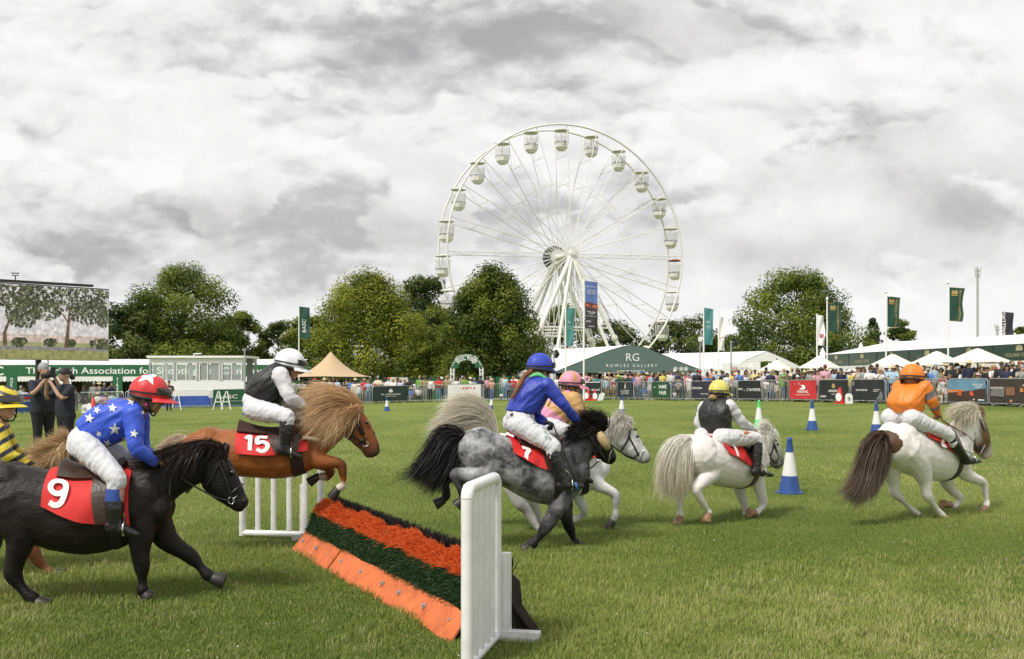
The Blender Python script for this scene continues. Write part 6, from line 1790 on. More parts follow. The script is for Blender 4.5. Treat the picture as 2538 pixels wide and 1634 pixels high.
 decal(r.breech, r.breech, 'lettering', [text_poly('NATURAL', 1052, 645, 15, 80, 54), text_poly('LAKE', 1040, 655, 12, 36, 54)], gp, fr, .006, 1)
 decal(r.breech, r.breech, 'patch', [([(935, 490), (975, 500), (1000, 555), (960, 560)], [(0, 1, 2, 3)])], mat('printed_patch', (.35, .38, .36), .7, noise=.8, nscale=40), fr, .004, 3)
 decal(r.breech, r.breech, 'lettering', [text_poly('JOCKEY CLUB', 815, 520, 8, 44, -8), ([(808, 500), (828, 488), (832, 504), (812, 512)], [(0, 1, 2, 3)])], M_black, fr, .006, 1)
 wm = MB(); wm.tube([fr.P(1090, 560, -.13), fr.P(1180, 790, -.25), fr.P(1250, 975, -.33)], .006, 6)
 wh = single('riding_whip', smooth_mesh(wm.mesh('riding_whip')), M_black, 'thin black riding whip in the royal blue jockey\'s glove', 'whip')
 tm = MB(); tm.tube([fr.P(1238, 945, -.325), fr.P(1250, 990, -.335)], .013, 8); part(wh, 'tip', smooth_mesh(tm.mesh('tip')), mat('blue_tape', (.03, .12, .35), .5))
pony_D()

# ---- white pony beyond the grey one
def pony_E():
 fr = Frame((.45, 10.15), 8, ZD)
 w, w2, w3 = (.70, .70, .69), (.52, .51, .51), (.10, .095, .095)
 p = Pony(fr, 'white pony with streaming tail galloping beyond the dapple grey one', [((690, 650), (700, 740), .1), ((740, 622), (740, 850), .19), ((820, 632), (820, 930), .235), ((920, 655), (920, 980), .245), ((1020, 672), (1030, 1010), .245), ((1120, 672), (1130, 1035), .24), ((1220, 652), (1240, 1030), .215), ((1330, 660), (1340, 1000), .18), ((1410, 740), (1410, 950), .12), ((1445, 810), (1440, 900), .06)])
 p.tor(w)
 p.neck([((1270, 640), (1420, 880), .14, 0), ((1350, 592), (1440, 795), .11, 0), ((1430, 548), (1470, 742), .09, 0), ((1505, 522), (1500, 695), .08, 0), ((1555, 532), (1515, 690), .07, 0)], w)
 p.head([((1565, 542), (1492, 672), .065, 0), ((1612, 582), (1517, 722), .08, 0), ((1652, 642), (1572, 767), .078, 0), ((1687, 702), (1612, 792), .06, 0), ((1714, 742), (1642, 810), .05, 0), ((1728, 777), (1667, 820), .046, 0), ((1726, 802), (1697, 820), .031, 0)], [w, w, w, w, w2, w3, (.04, .04, .04)])
 p.leg([(1350, 920, .1), (1400, 968, .075), (1460, 1000, .056), (1500, 1030, .046), (1503, 1090, .035), (1502, 1140, .034), (1498, 1175, .039), (1485, 1195, .035)], -.1, [w, w, w, w2, (.34, .33, .33), w, (.22, .2, .2), w], (1452, 1252))
 p.leg([(1240, 980, .09), (1265, 1060, .06), (1292, 1120, .046), (1287, 1160, .039), (1240, 1185, .033), (1210, 1200, .033)], .1, [w, w, w2, (.2, .19, .19), w, w], (1178, 1232))
 p.leg([(800, 800, .15), (830, 950, .12), (870, 1070, .078), (915, 1125, .053), (948, 1180, .044), (1000, 1260, .036), (1035, 1295, .039), (1055, 1305, .035)], -.12, [w, w, w2, (.25, .25, .25), w2, w2, w2, w], (1108, 1330))
 p.leg([(850, 820, .14), (900, 960, .1), (960, 1080, .06), (990, 1150, .045), (1000, 1190, .035), (1030, 1220, .035)], .12, [w, w, w2, w2, w2, w2], (1078, 1247))
 p.ear((1562, 555), (1560, 500), -.045, -.05, .026, w); p.ear((1555, 550), (1550, 497), .045, .05, .026, w)
 p.finish(material=M_coat_white)
 p.eye(1648, 642, -.074)
 tc = ((.50, .45, .38), (.86, .82, .70))
 p.hair('tail', [[(695, 640, 0), (670, 520, 0), (610, 420, 0), (520, 370, 0), (420, 400, 0), (350, 450, 0)], [(695, 640, 0), (660, 540, -.02), (590, 460, -.03), (480, 440, -.02), (400, 470, 0), (360, 480, 0)], [(695, 650, 0), (650, 550, -.03), (570, 500, -.04), (440, 540, -.03), (320, 600, 0), (240, 690, 0)], [(695, 655, 0), (640, 580, -.03), (560, 560, -.04), (430, 590, -.03), (300, 610, 0)], [(695, 660, 0), (660, 610, -.03), (600, 590, -.04), (500, 600, -.04)]],
   1900, spread=(.018, .055), r0=.0042, cols=tc, seed=41, clumps=56, cut=(.75, 1.0), wave=.02)
 gm = ((.42, .39, .35), (.80, .77, .70))
 p.hair('mane', [[(1560, 545, 0), (1540, 500, -.02), (1505, 480, -.02), (1485, 470, 0)], [(1545, 540, -.03), (1520, 520, -.05), (1490, 540, -.07), (1480, 600, -.09)], [(1565, 545, -.03), (1600, 535, -.06), (1615, 560, -.09)], [(1560, 545, -.05), (1570, 590, -.09), (1540, 640, -.1)], [(1500, 530, -.05), (1470, 580, -.1), (1470, 640, -.11), (1500, 690, -.1)], [(1440, 552, -.05), (1410, 590, -.1), (1400, 650, -.12)]], 900, spread=(.014, .03), r0=.0044, cols=gm, seed=43, clumps=30)
 p.cloth(.5, .8, 1.2, 1.3); p.saddle(.53, .8, 1.3); p.girth(.72, .05)
 p.straps('bridle', [[(1600, 590, -.085), (1590, 650, -.088), (1540, 740, -.085)], [(1585, 635, -.085), (1630, 720, -.08), (1655, 770, -.055)], [(1605, 790, -.066), (1650, 760, -.06), (1685, 690, -.02)], [(1600, 590, -.085), (1640, 600, -.07)], [(1520, 735, -.085), (1580, 775, -.08), (1620, 790, -.06)]], .010)
 p.straps('bit', [[(1688, 730, -.062), (1672, 775, -.056), (1662, 805, -.05)]], .006, M_bit)
 p.straps('rein', [[(1640, 790, -.06), (1580, 770, -.1), (1520, 735, -.12), (1430, 660, -.14), (1340, 580, -.09)], [(1440, 830, -.08), (1390, 850, -.12), (1340, 850, -.15)]], .009)
 r = Rider(fr, 'jockey in pink and tan silks on the white pony beyond the grey')
 pk, tn = (.66, .27, .40), (.52, .31, .11)
 a, b = fr.P(1070, 540), fr.P(1205, 360)
 ax = (b - a); ln = ax.length; ax.normalize()
 def bands(q, c):
  t = (q - a).dot(ax) / ln
  if c[0] < .60 and c[2] < .2: return tn if t < .8 else None
  return pk if t < .24 or .42 < t < .58 or t > .92 else tn
 legR = [(1065, 575, -.12), (1245, 640, -.25), (1258, 745, -.265), (1250, 900, -.275), (1345, 938, -.275)]
 r.make(dict(head=(1207, 308, 0), hk=.97, pitch=8, yaw=8, skin=SKIN_T[0], torso=[((985, 492), (1175, 575), .155, 0), ((1035, 420), (1215, 515), .17, 0), ((1095, 370), (1245, 462), .175, 0), ((1148, 342), (1258, 410), .155, 0), ((1182, 335), (1240, 378), .085, 0)],
  armR=[(1222, 395, -.15), (1270, 495, -.2), (1310, 560, -.12), (1340, 580, -.08)], armL=[(1240, 400, .14), (1290, 500, .17), (1330, 565, .1), (1355, 580, .06)], shirt=pk, sleeve=tn, pattern=bands,
  pelvis=[((1000, 495), (1155, 570), .15, 0), ((1000, 555), (1150, 640), .165, 0), ((1025, 610), (1130, 660), .135, 0)], breech=BRE, legR=legR, legL=mirror_leg(fr, legR), seed=8.0, ar=1.12))
 def hp(q):
  a_ = math.atan2(q.y, q.x)
  return tn if (a_ / (2 * math.pi) * 4 + .12) % 1.0 < .30 + .5 * (q.z - .02) and q.z > .02 else (.68, .26, .36)
 r.helmet((.68, .26, .36), pattern=hp, brim=(.66, .22, .32))
 r.braid([(1165, 335, -.05), (1130, 350, -.07), (1110, 362, -.08), (1085, 400, -.1), (1060, 440, -.12)], .02, (.26, .14, .06))
pony_E()

# ---- white pony with number 1, seen from behind
def pony_F():
 fr = Frame((2.12, 10.65), 40, ZF)
 w, w2, w3 = (.74, .70, .67), (.66, .61, .57), (.13, .12, .12)
 p = Pony(fr, 'white pony with long white tail and number 1 seen from behind', [((418, 715), (425, 840), .1), ((455, 655), (455, 930), .2), ((515, 640), (520, 985), .25), ((605, 645), (610, 1035), .265), ((705, 668), (705, 1070), .27), ((800, 684), (800, 1085), .265), ((885, 684), (890, 1080), .25), ((960, 670), (970, 1050), .21), ((1025, 690), (1035, 1000), .16), ((1065, 760), (1070, 920), .09)])
 p.tor([w, w, w, w, w, w2, w2, w, w, w])
 p.neck([((970, 665), (1065, 890), .14, 0), ((1030, 605), (1085, 830), .11, 0), ((1090, 580), (1105, 790), .095, 0), ((1140, 585), (1110, 775), .085, 0), ((1172, 615), (1112, 772), .075, 0)], w)
 p.head([((1178, 618), (1105, 765), .07, 0), ((1208, 672), (1112, 822), .08, 0), ((1230, 732), (1140, 862), .075, 0), ((1246, 792), (1167, 890), .058, 0), ((1258, 832), (1187, 912), .049, 0), ((1255, 866), (1217, 918), .036, 0)], [w, w2, (.42, .41, .41), (.22, .21, .21), w3, (.05, .05, .05)])
 p.leg([(560, 800, .17), (635, 920, .13), (580, 1010, .088), (512, 1080, .06), (515, 1120, .052), (560, 1200, .037), (600, 1260, .037), (617, 1292, .041), (612, 1308, .037)], -.12, w, (600, 1378), pale=True)
 p.leg([(460, 820, .15), (470, 940, .11), (430, 1040, .078), (378, 1140, .052), (366, 1190, .042), (366, 1260, .036), (372, 1310, .041), (366, 1333, .037)], .12, w, (345, 1408), pale=True)
 p.leg([(1020, 930, .1), (1045, 1030, .078), (1072, 1130, .06), (1090, 1218, .05), (1066, 1268, .038), (1036, 1294, .038), (1020, 1300, .036)], -.11, w, (966, 1300), pale=True)
 p.leg([(870, 1000, .09), (890, 1120, .062), (922, 1210, .048), (935, 1280, .036), (942, 1320, .038), (952, 1338, .035)], .1, w, (990, 1360), pale=True)
 p.ear((1172, 630), (1180, 575), -.04, -.05, .026, w); p.ear((1180, 625), (1195, 575), .045, .05, .026, w)
 p.finish(material=M_coat_white)
 p.eye(1216, 706, -.078)
 wc = ((.78, .75, .67), (.93, .92, .88))
 p.hair('tail', [[(432, 665, 0), (350, 660, .02), (280, 740, .04), (235, 880, .05), (210, 1050, .05), (170, 1180, .05)], [(430, 670, 0), (370, 700, 0), (320, 820, .02), (290, 1000, .03), (270, 1200, .03)], [(435, 680, 0), (400, 740, -.03), (370, 880, -.03), (350, 1050, -.02), (320, 1220, 0)], [(440, 690, 0), (430, 790, -.05), (415, 930, -.06), (400, 1060, -.05), (390, 1150, -.05)], [(432, 668, 0), (310, 690, .02), (250, 820, .04), (220, 980, .06), (200, 1120, .08)]], 1900, spread=(.02, .045), r0=.0050, cols=wc, tip=(.62, .54, .38), seed=51, clumps=54)
 p.hair('mane', [[(1178, 622, 0), (1160, 560, -.03), (1110, 528, -.04), (1050, 545, -.04)], [(1150, 590, -.03), (1100, 550, -.08), (1050, 570, -.1), (1030, 620, -.1)], [(1172, 620, -.04), (1190, 620, -.08), (1185, 660, -.1)], [(1120, 585, -.04), (1110, 610, -.12), (1110, 690, -.14)], [(1170, 615, -.05), (1150, 630, -.12), (1145, 690, -.13)]], 800, spread=(.014, .03), r0=.0046, cols=wc, seed=53, clumps=26)
 p.cloth(.33, .66, 1.22, 1.72, num='1', nat=(.425, 1.02), nh=.15, bw=.04, sl=.02)
 p.saddle(.42, .66, 1.3, m=M_leather_black, seatm=M_leather_black, flap0=.5)
 p.girth(.68, .07, M_leather_brown)
 p.straps('bridle', [[(1165, 660, -.088), (1200, 740, -.088), (1225, 830, -.062)], [(1130, 800, -.09), (1180, 850, -.085), (1215, 870, -.06)], [(1200, 860, -.068), (1225, 820, -.062), (1240, 780, -.045)], [(1160, 665, -.088), (1200, 672, -.075), (1222, 690, -.03)], [(1190, 700, -.088), (1160, 790, -.088), (1120, 820, -.08)]], .010)
 p.straps('bit', [[(1212, 860, -.064), (1232, 845, -.058), (1240, 865, -.055), (1222, 880, -.058), (1212, 862, -.064)]], .005, M_bit)
 p.straps('rein', [[(1215, 870, -.064), (1160, 880, -.1), (1120, 820, -.13), (1080, 710, -.14), (1040, 600, -.1)], [(1100, 890, -.1), (1150, 900, -.1), (1210, 880, -.07)]], .008)
 r = Rider(fr, 'jockey in black waistcoat and yellow cap on the white pony, back turned')
 legR = [(735, 650, -.13), (1025, 655, -.265), (1042, 730, -.285), (1030, 945, -.305), (1168, 972, -.305)]
 bk = (.017, .017, .018)
 r.make(dict(head=(708, 262, 0), hk=.93, pitch=6, yaw=6, skin=SKIN_T[0], torso=[((640, 612), (755, 590), .165, 0), ((612, 500), (735, 485), .185, 0), ((618, 400), (730, 395), .19, 0), ((645, 332), (732, 332), .16, 0), ((682, 292), (735, 298), .08, 0)],
  armR=[(795, 372, -.15), (915, 520, -.2), (1010, 580, -.12), (1045, 597, -.08)], armL=[(585, 385, .15), (530, 520, .22), (590, 600, .17), (640, 615, .12)], shirt=bk, sleeve=WHITE, shirt_name='waistcoat', wst=(1, 1, 1),
  pelvis=[((640, 608), (760, 590), .16, 0), ((642, 655), (775, 645), .172, 0), ((660, 688), (775, 688), .15, 0)], breech=(.61, .61, .625), legR=legR, legL=mirror_leg(fr, legR), seed=9.0, ar=1.05, lr=1.08))
 yc = (.62, .55, .13)
 r.helmet(yc, brim=yc)
 mb = MB(); mb.ball(fr.P(655, 298, .0), (.05, .05, .035)); part(r.T, 'hair_bun', smooth_mesh(mb.mesh('hair_bun')), mat('fair_hair', (.36, .22, .09), .5, noise=.4, nscale=50, bump=.5, bscale=80))
 decal(r.breech, r.breech, 'lettering', [text_poly('PCRACEWEAR.IE', 945, 645, 15, 132, 13), star_poly(945, 606, 20, .2, 1.9)], mat('gold_red_print', (.42, .12, .03), .6), fr, .006, 1)
pony_F()

# ---- brown and white pony ahead of the field
def pony_G():
 fr = Frame((4.47, 10.95), 35, ZG)
 w, br, w2 = (.74, .71, .67), (.085, .045, .025), (.55, .47, .40)
 p = Pony(fr, 'white pony with brown head, rump patch and bushy brown tail, leading at right', [((492, 690), (510, 820), .1), ((535, 615), (545, 900), .2), ((622, 572), (632, 960), .25), ((720, 590), (730, 1000), .265), ((820, 625), (830, 1030), .27), ((910, 645), (920, 1045), .265), ((1000, 645), (1010, 1035), .235), ((1075, 630), (1085, 1000), .195), ((1140, 690), (1145, 945), .135), ((1180, 770), (1180, 885), .07)])
 p.tor(w)
 p.neck([((1050, 620), (1180, 880), .14, 0), ((1095, 555), (1200, 800), .115, 0), ((1155, 495), (1212, 745), .1, 0), ((1215, 455), (1225, 705), .088, 0), ((1260, 455), (1235, 685), .075, 0)], w)
 p.head([((1270, 462), (1205, 662), .07, 0), ((1312, 522), (1222, 732), .085, 0), ((1347, 612), (1252, 782), .08, 0), ((1367, 692), (1282, 817), .062, 0), ((1382, 752), (1302, 842), .052, 0), ((1390, 802), (1322, 860), .046, 0), ((1386, 832), (1352, 862), .031, 0)], [(.22, .12, .06), (.16, .075, .03), (.15, .065, .025), (.12, .06, .03), (.5, .44, .4), (.55, .42, .38), (.4, .25, .2)])
 p.leg([(680, 780, .18), (780, 900, .14), (842, 1030, .088), (852, 1120, .062), (868, 1170, .054), (930, 1260, .038), (985, 1330, .039), (1010, 1355, .037)], -.13, w, (1068, 1392), pale=True)
 p.leg([(560, 820, .15), (562, 950, .11), (582, 1050, .08), (592, 1140, .056), (632, 1180, .046), (700, 1250, .037), (760, 1305, .039), (787, 1325, .037)], .12, w, (832, 1372), pale=True)
 p.leg([(1130, 900, .11), (1185, 990, .082), (1268, 1030, .06), (1328, 1060, .048), (1345, 1130, .036), (1355, 1200, .036), (1357, 1235, .039), (1350, 1262, .036)], -.11, w, (1328, 1328), pale=True)
 p.leg([(1000, 1000, .09), (1050, 1100, .066), (1110, 1160, .049), (1135, 1195, .043), (1115, 1235, .035), (1080, 1255, .035), (1060, 1246, .034)], .1, w, (990, 1232), pale=True)
 p.ear((1268, 480), (1262, 410), -.04, -.05, .028, (.3, .2, .12)); p.ear((1285, 475), (1292, 415), .045, .05, .028, (.3, .2, .12))
 c0 = fr.P(568, 722, -.15)
 p.finish(material=M_coat_white, extra=lambda q, c: (br if ((q - c0).dot(fr.f) / .16) ** 2 + ((q.z - c0.z) / .18) ** 2 + .35 * mnoise.noise(q * 14) < 1 and (q - fr.O).dot(fr.l) < .05 else None))
 p.eye(1345, 610, -.082)
 tc = ((.026, .014, .009), (.12, .07, .042))
 p.hair('tail', [[(480, 660, 0), (390, 680, .02), (330, 790, .04), (300, 950, .05), (240, 1080, .05), (130, 1160, .05), (60, 1115, .05)], [(480, 670, 0), (420, 740, 0), (370, 880, .02), (330, 1030, .03), (270, 1180, .03), (235, 1290, .03)], [(485, 680, 0), (460, 770, -.04), (430, 900, -.04), (390, 1040, -.03), (330, 1180, 0), (280, 1270, 0)], [(490, 690, 0), (520, 790, -.08), (500, 920, -.08), (440, 1060, -.06), (390, 1200, -.05)], [(480, 665, 0), (430, 690, 0), (340, 850, .03), (310, 1020, .04), (250, 1140, .04), (170, 1230, .04)]],
   2100, spread=(.02, .045), r0=.0050, cols=tc, tip=(.26, .20, .15), seed=61, clumps=56)
 cr = ((.58, .52, .40), (.87, .83, .72))
 p.hair('mane', [[(1262, 465, 0), (1200, 425, -.04), (1110, 440, -.06), (1030, 470, -.06), (985, 510, -.05)], [(1220, 465, -.04), (1140, 460, -.1), (1060, 490, -.12), (1010, 550, -.12)], [(1262, 470, -.05), (1230, 500, -.12), (1200, 560, -.14), (1190, 640, -.14)], [(1180, 490, -.05), (1140, 530, -.13), (1110, 590, -.15), (1100, 640, -.15)], [(1262, 470, -.06), (1265, 520, -.12), (1250, 590, -.13)], [(1262, 462, 0), (1240, 425, 0), (1210, 405, 0)]], 1200, spread=(.016, .035), r0=.0048, cols=cr, seed=63, clumps=36)
 p.hair('forelock', [[(1275, 462, 0), (1300, 440, -.02), (1325, 480, -.04), (1325, 540, -.05)], [(1270, 462, 0), (1240, 420, 0), (1215, 400, 0)]], 220, spread=(.012, .02), r0=.004, cols=((.3, .2, .12), (.5, .38, .22)), seed=64)
 p.cloth(.30, .64, 1.0, 1.6, num='2', nat=(.435, .98), nh=.14, bw=.034, sl=.03)
 p.saddle(.38, .66, 1.25, flap0=.5)
 p.girth(.66, .06)
 p.straps('bridle', [[(1290, 510, -.075), (1322, 590, -.09), (1345, 700, -.068), (1330, 800, -.055)], [(1290, 800, -.075), (1330, 745, -.066), (1368, 720, -.03)], [(1260, 640, -.09), (1255, 720, -.09), (1285, 800, -.075)], [(1300, 520, -.08), (1335, 570, -.06)]], .010)
 p.straps('bit', [[(1345, 740, -.066), (1320, 790, -.062), (1298, 830, -.056)]], .008, M_bit)
 p.straps('rein', [[(1310, 820, -.064), (1230, 810, -.1), (1190, 780, -.13), (1130, 700, -.15)], [(1250, 720, -.1), (1170, 650, -.14), (1080, 600, -.14), (985, 540, -.1)]], .009, mat('tan_rein', (.16, .07, .03), .5))
 r = Rider(fr, 'jockey in orange silks with grey sleeve bands leading the race')
 og = (.74, .20, .020); gy = (.16, .15, .16)
 armR = [(845, 275, -.155), (908, 390, -.2), (945, 478, -.13), (968, 508, -.08)]
 sh, el, wr_ = [fr.P(*q) for q in armR[:3]]
 def sleeve(q, c):
  if (q - fr.O).dot(fr.l) > 0:
   q = mirror(fr, q)
  if (q - el).length > .4: return None
  d1 = (sh - el).normalized(); t = (q - el).dot(d1)
  d2 = (wr_ - el).normalized(); t2 = (q - el).dot(d2)
  near = min(((q - el) - d1 * max(0, min(t, .3))).length, ((q - el) - d2 * max(0, min(t2, .3))).length)
  if near > .082: return None
  if t > .03 and .05 < t < .125: return gy
  if t2 > 0 and t < .03 and .03 < t2 < .10: return gy
  return None
 legR = [(735, 525, -.13), (1030, 655, -.265), (1075, 730, -.28), (1195, 880, -.285), (1302, 882, -.285)]
 r.make(dict(head=(742, 205, 0), hk=1.05, pitch=10, yaw=10, skin=SKIN_T[1], torso=[((632, 480), (765, 452), .17, 0), ((610, 398), (755, 385), .19, 0), ((640, 315), (772, 318), .19, 0), ((690, 252), (780, 266), .155, 0), ((722, 228), (775, 242), .08, 0)],
  armR=armR, armL=mirror_leg(fr, armR), shirt=og, pattern=sleeve, shirt_name='jacket', pelvis=[((640, 460), (775, 440), .155, 0), ((648, 528), (795, 528), .165, 0), ((675, 575), (790, 588), .14, 0)], breech=(.61, .605, .625), legR=legR, legL=mirror_leg(fr, legR), seed=10.0, ar=1.2, wr=.008, lr=1.02))
 r.helmet(og, brim=og, size=1.06)
 mb = MB(); mb.ball(fr.P(715, 100, 0), .022); part(r.T, 'cap_button', smooth_mesh(mb.mesh('cap_button')), mat('orange_silk', og, .6))
pony_G()
# ---------------------------------------------------------------- hurdle, wings, cones
def hurdle():
 F0, F1 = GP(733, 1361), GP(1131, 1592)
 ax = (F1 - F0); Ln = ax.length; ax.normalize(); n = Vector((-ax.y, ax.x, 0)); n = n if n.x > 0 else -n; up = Vector((0, 0, 1))
 Pt = lambda t, d, h: F0 + ax * (Ln * t) + n * d + up * h
 T = thing('hurdle', 'low brush hurdle with orange, green and dark bands leading to the white wing', 'hurdle', tuple(F0.lerp(F1, .5)))
 om = mat('orange_board', (.62, .15, .045), .8, noise=.4, nscale=7, bump=.5, bscale=60); bolt = mat('bolt_steel', (.55, .56, .57), .3, metal=.9)
 for a, b in ((0, .302), (.306, .668), (.672, 1.0)):
  mb = MB(); mb.grid(lambda u, v: Pt(a + (b - a) * u, .012 * math.sin(u * 5 + a * 9) + -.03 + .13 * v, -.01 + .16 * v + .004 * math.sin(u * 11)), 14, 3, thick=-.012); bd = part(T, 'base_board', mb, om)
  for f in (.12, .5, .86):
   t = a + (b - a) * f; c = Pt(t, .038, .085); q = (up * -.1 + n * .125).normalized(); q = (-n * .125 + up * .10).normalized()
   mb = MB(); mb.tube([c - q * .01, c + q * .012], .021, 12); mb.tube([c + q * .01, c + q * .022], .010, 8); part(bd, 'bolt', smooth_mesh(mb.mesh('bolt'), 40), bolt)
 prof = [(.09, .10), (.14, .26), (.27, .40), (.33, .42), (.42, .34), (.46, 0)]
 mb = MB(); mb.rings([[Pt(t, d, h - .02) for d, h in prof] for t in (0.0, 1.0)], cap=False, closed=False)
 mb.poly([Pt(0, d, h - .02) for d, h in prof]); mb.poly([Pt(1, d, h - .02) for d, h in prof][::-1]); part(T, 'frame', mb, mat('hurdle_frame', (.02, .018, .014), .9))
 rng = np.random.RandomState(9)
 def brush(name, N_, fn, ln, r, c0, c1, k=5, sag=.3, jit=.35):
  t = rng.uniform(0, 1, N_); s = rng.uniform(0, 1, N_)
  base = np.array([fn(a, b)[0] for a, b in zip(t, s)]); dirs = np.array([fn(a, b)[1] for a, b in zip(t, s)])
  dirs = dirs + rng.normal(0, jit, (N_, 3)); dirs /= np.linalg.norm(dirs, axis=1, keepdims=True)
  q = np.linspace(0, 1, k)[None, :, None]; L_ = (ln * rng.uniform(.6, 1.15, N_))[:, None, None]
  P = base[:, None, :] + dirs[:, None, :] * q * L_ + np.array([0, 0, -1.0]) * (q ** 2) * L_ * sag
  rad = r * rng.uniform(.7, 1.2, (N_, 1)) * (1 - .6 * np.linspace(0, 1, k)[None, :])
  m = rng.uniform(0, 1, (N_, 1)) * np.clip(.4 + .6 * rng.uniform(0, 1, (N_, 1)), 0, 1)
  part(T, name, strands(name, P, rad, np.array(c0) * (1 - m) + np.array(c1) * m), M_hair, kind='stuff')
 slope = (-n * .75 + up * .65)
 lump = lambda t: .016 * math.sin(t * 23) + .010 * math.sin(t * 61 + 1)
 brush('green_brush', 13000, lambda t, s: (tuple(Pt(t, .105 + .06 * s, .145 + .165 * s)), tuple(slope * .9 - up * .2)), .042, .0023, (.016, .046, .015), (.060, .125, .040))
 brush('orange_brush', 11000, lambda t, s: (tuple(Pt(t, .175 + .115 * s, .305 + .11 * s + lump(t))), tuple(slope + up * (.25 + .2 * s))), .058, .0034, (.68, .10, .018), (.88, .26, .07), sag=.28)
 brush('birch_brush', 4600, lambda t, s: (tuple(Pt(t, .30 + .07 * s, .36)), tuple(up + n * .12 * (s - .3))), .105, .0036, (.010, .008, .009), (.055, .045, .045), k=4, sag=.02, jit=.22)
 wood = mat('dark_wood', (.030, .020, .014), .8, noise=.4, nscale=12, bump=.5, bscale=30)
 for t in (1.012, .5, -.012):
  mb = MB(); mb.bar(Pt(t, .22, .38), Pt(t, .50, .0), .05, .11, up=ax); part(T, 'brace', mb, wood)
  mb = MB(); c = Pt(t, .38, .17) + ax * .03; mb.tube([c - ax * .01, c + ax * .012], .02, 10); part(T, 'bolt', mb, bolt)
hurdle()
def wing(L, Rr, H, label, foot, slats, r=.033, foot_at=.75):
 L, Rr = Vector(L), Vector(Rr); d = (Rr - L); W = d.length; d.normalize(); up = Vector((0, 0, 1)); s = Vector((d.y, -d.x, 0))
 T = thing('jump_wing', label, 'fence', tuple(L), 'white wings at the ends of the hurdle')
 c = .05
 for nm, a, b in (('post', L, L + up * (H - c)), ('post', Rr, Rr + up * (H - c))):
  mb = MB(); mb.tube([a + up * .02, b], r, 14); part(T, nm, smooth_mesh(mb.mesh(nm), 50), M_plastic)
 mb = MB(); pts = [L + up * (H - c)] + [L + d * (c * (1 - math.cos(t))) + up * (H - c + c * math.sin(t)) for t in np.linspace(.2, math.pi / 2, 5)] + [Rr - d * (c * (1 - math.cos(t))) + up * (H - c + c * math.sin(t)) for t in np.linspace(math.pi / 2, .2, 5)] + [Rr + up * (H - c)]
 mb.tube(pts, r * 1.04, 14); part(T, 'top_rail', smooth_mesh(mb.mesh('top_rail'), 50), M_plastic)
 mb = MB(); mb.tube([L + up * .045, Rr + up * .045], r * .98, 12); part(T, 'bottom_rail', smooth_mesh(mb.mesh('bottom_rail'), 50), M_plastic)
 for i in range(slats):
  q = L + d * (W * (i + 1) / (slats + 1)); w = min(.105 if W < .7 else .055, W / (slats + 1) * .82)
  mb = MB(); mb.tube([q + up * .03, q + up * (H - .015)], w * .5, 12, flat=(s, .5));
  part(T, 'slat', smooth_mesh(mb.mesh('slat'), 50), M_plastic)
 q = L.lerp(Rr, foot_at) + s * .055 if foot > 0 else L.lerp(Rr, foot_at) - s * .055
 mb = MB(); mb.bar(q + up * .02, q + up * .52, .05, .05, up=s); part(T, 'bracket', mb, M_plastic)
 mb = MB(); mb.bar(q - s * .20 + up * .035, q + s * .20 + up * .035, .07, .06); part(T, 'foot', mb, M_plastic)
wing(WP(1158, HY, 5.2) - Vector((0, 0, CAMH)), WP(1229, HY, 5.82) - Vector((0, 0, CAMH)), .965, 'white slatted wing at the near end of the hurdle', 1, 4, foot_at=1.06)
wing(WP(601, HY, 9.62) - Vector((0, 0, CAMH)), WP(795, HY, 9.5) - Vector((0, 0, CAMH)), 1.0, 'white slatted wing at the far end of the hurdle under the jumping pony', -1, 4, r=.032)

M_cone_blue = mat('blue_cone', (.025, .075, .27), .5, noise=.12, nscale=8); M_cone_white = mat('cone_sleeve', (.70, .71, .72), .45, noise=.08, nscale=20); M_cone_green = mat('green_cone', (.12, .62, .20), .5); M_cone_red = mat('red_cone', (.62, .03, .02), .5, noise=.1)
def cone(u, v, h, label, m, tilt=0.0, group='blue and white cones marking the course'):
 p = GS(u, v); T = thing('traffic_cone', label, 'cone', tuple(p), group)
 M = Matrix.Translation(p) @ Matrix.Rotation(R(tilt), 4, 'Y'); k = h / .75
 R_ = lambda z: (.135 - .115 * z / .75)
 a = MB(); a.lathe([(.19, .0), (.19, .025), (R_(.025) + .012, .035)], 8, M @ Matrix.Scale(k, 4)); part(T, 'base', a, m)
 a = MB(); a.lathe([(R_(.03) + .012, .03), (R_(.24) + .008, .24)], 18, M @ Matrix.Scale(k, 4)); part(T, 'lower_body', smooth_mesh(a.mesh('lower_body'), 50), m)
 a = MB(); a.lathe([(R_(.24) + .003, .24), (R_(.56) + .003, .56)], 18, M @ Matrix.Scale(k, 4)); part(T, 'white_sleeve', smooth_mesh(a.mesh('white_sleeve'), 50), M_cone_white)
 a = MB(); a.lathe([(R_(.56) + .008, .56), (R_(.70) + .006, .70), (.036, .705), (.034, .745), (.02, .76)], 18, M @ Matrix.Scale(k, 4)); part(T, 'top', smooth_mesh(a.mesh('top'), 50), m)
cone(1957, 1223, .74, 'large blue and white cone right of the number 1 pony', M_cone_blue); cone(959, 1019, .70, 'blue and white cone in front of the dark green banner', M_cone_blue); cone(1216, 1016, .68, 'leaning blue and white cone beside the white pony\'s tail', M_cone_blue, 6); cone(1541, 1031, .80, 'blue and white cone beyond the white pony\'s forelock', M_cone_blue)
cone(2013, 1066, .80, 'blue and white cone in front of the black whisky banner', M_cone_blue); cone(2172, 1076, .80, 'blue and white cone left of the orange jockey', M_cone_blue); cone(1881, 1062, .80, 'green and white cone beyond the yellow-capped jockey', M_cone_green); cone(608, 1029, .75, 'blue and white cone half hidden behind the white-capped jockey', M_cone_blue)
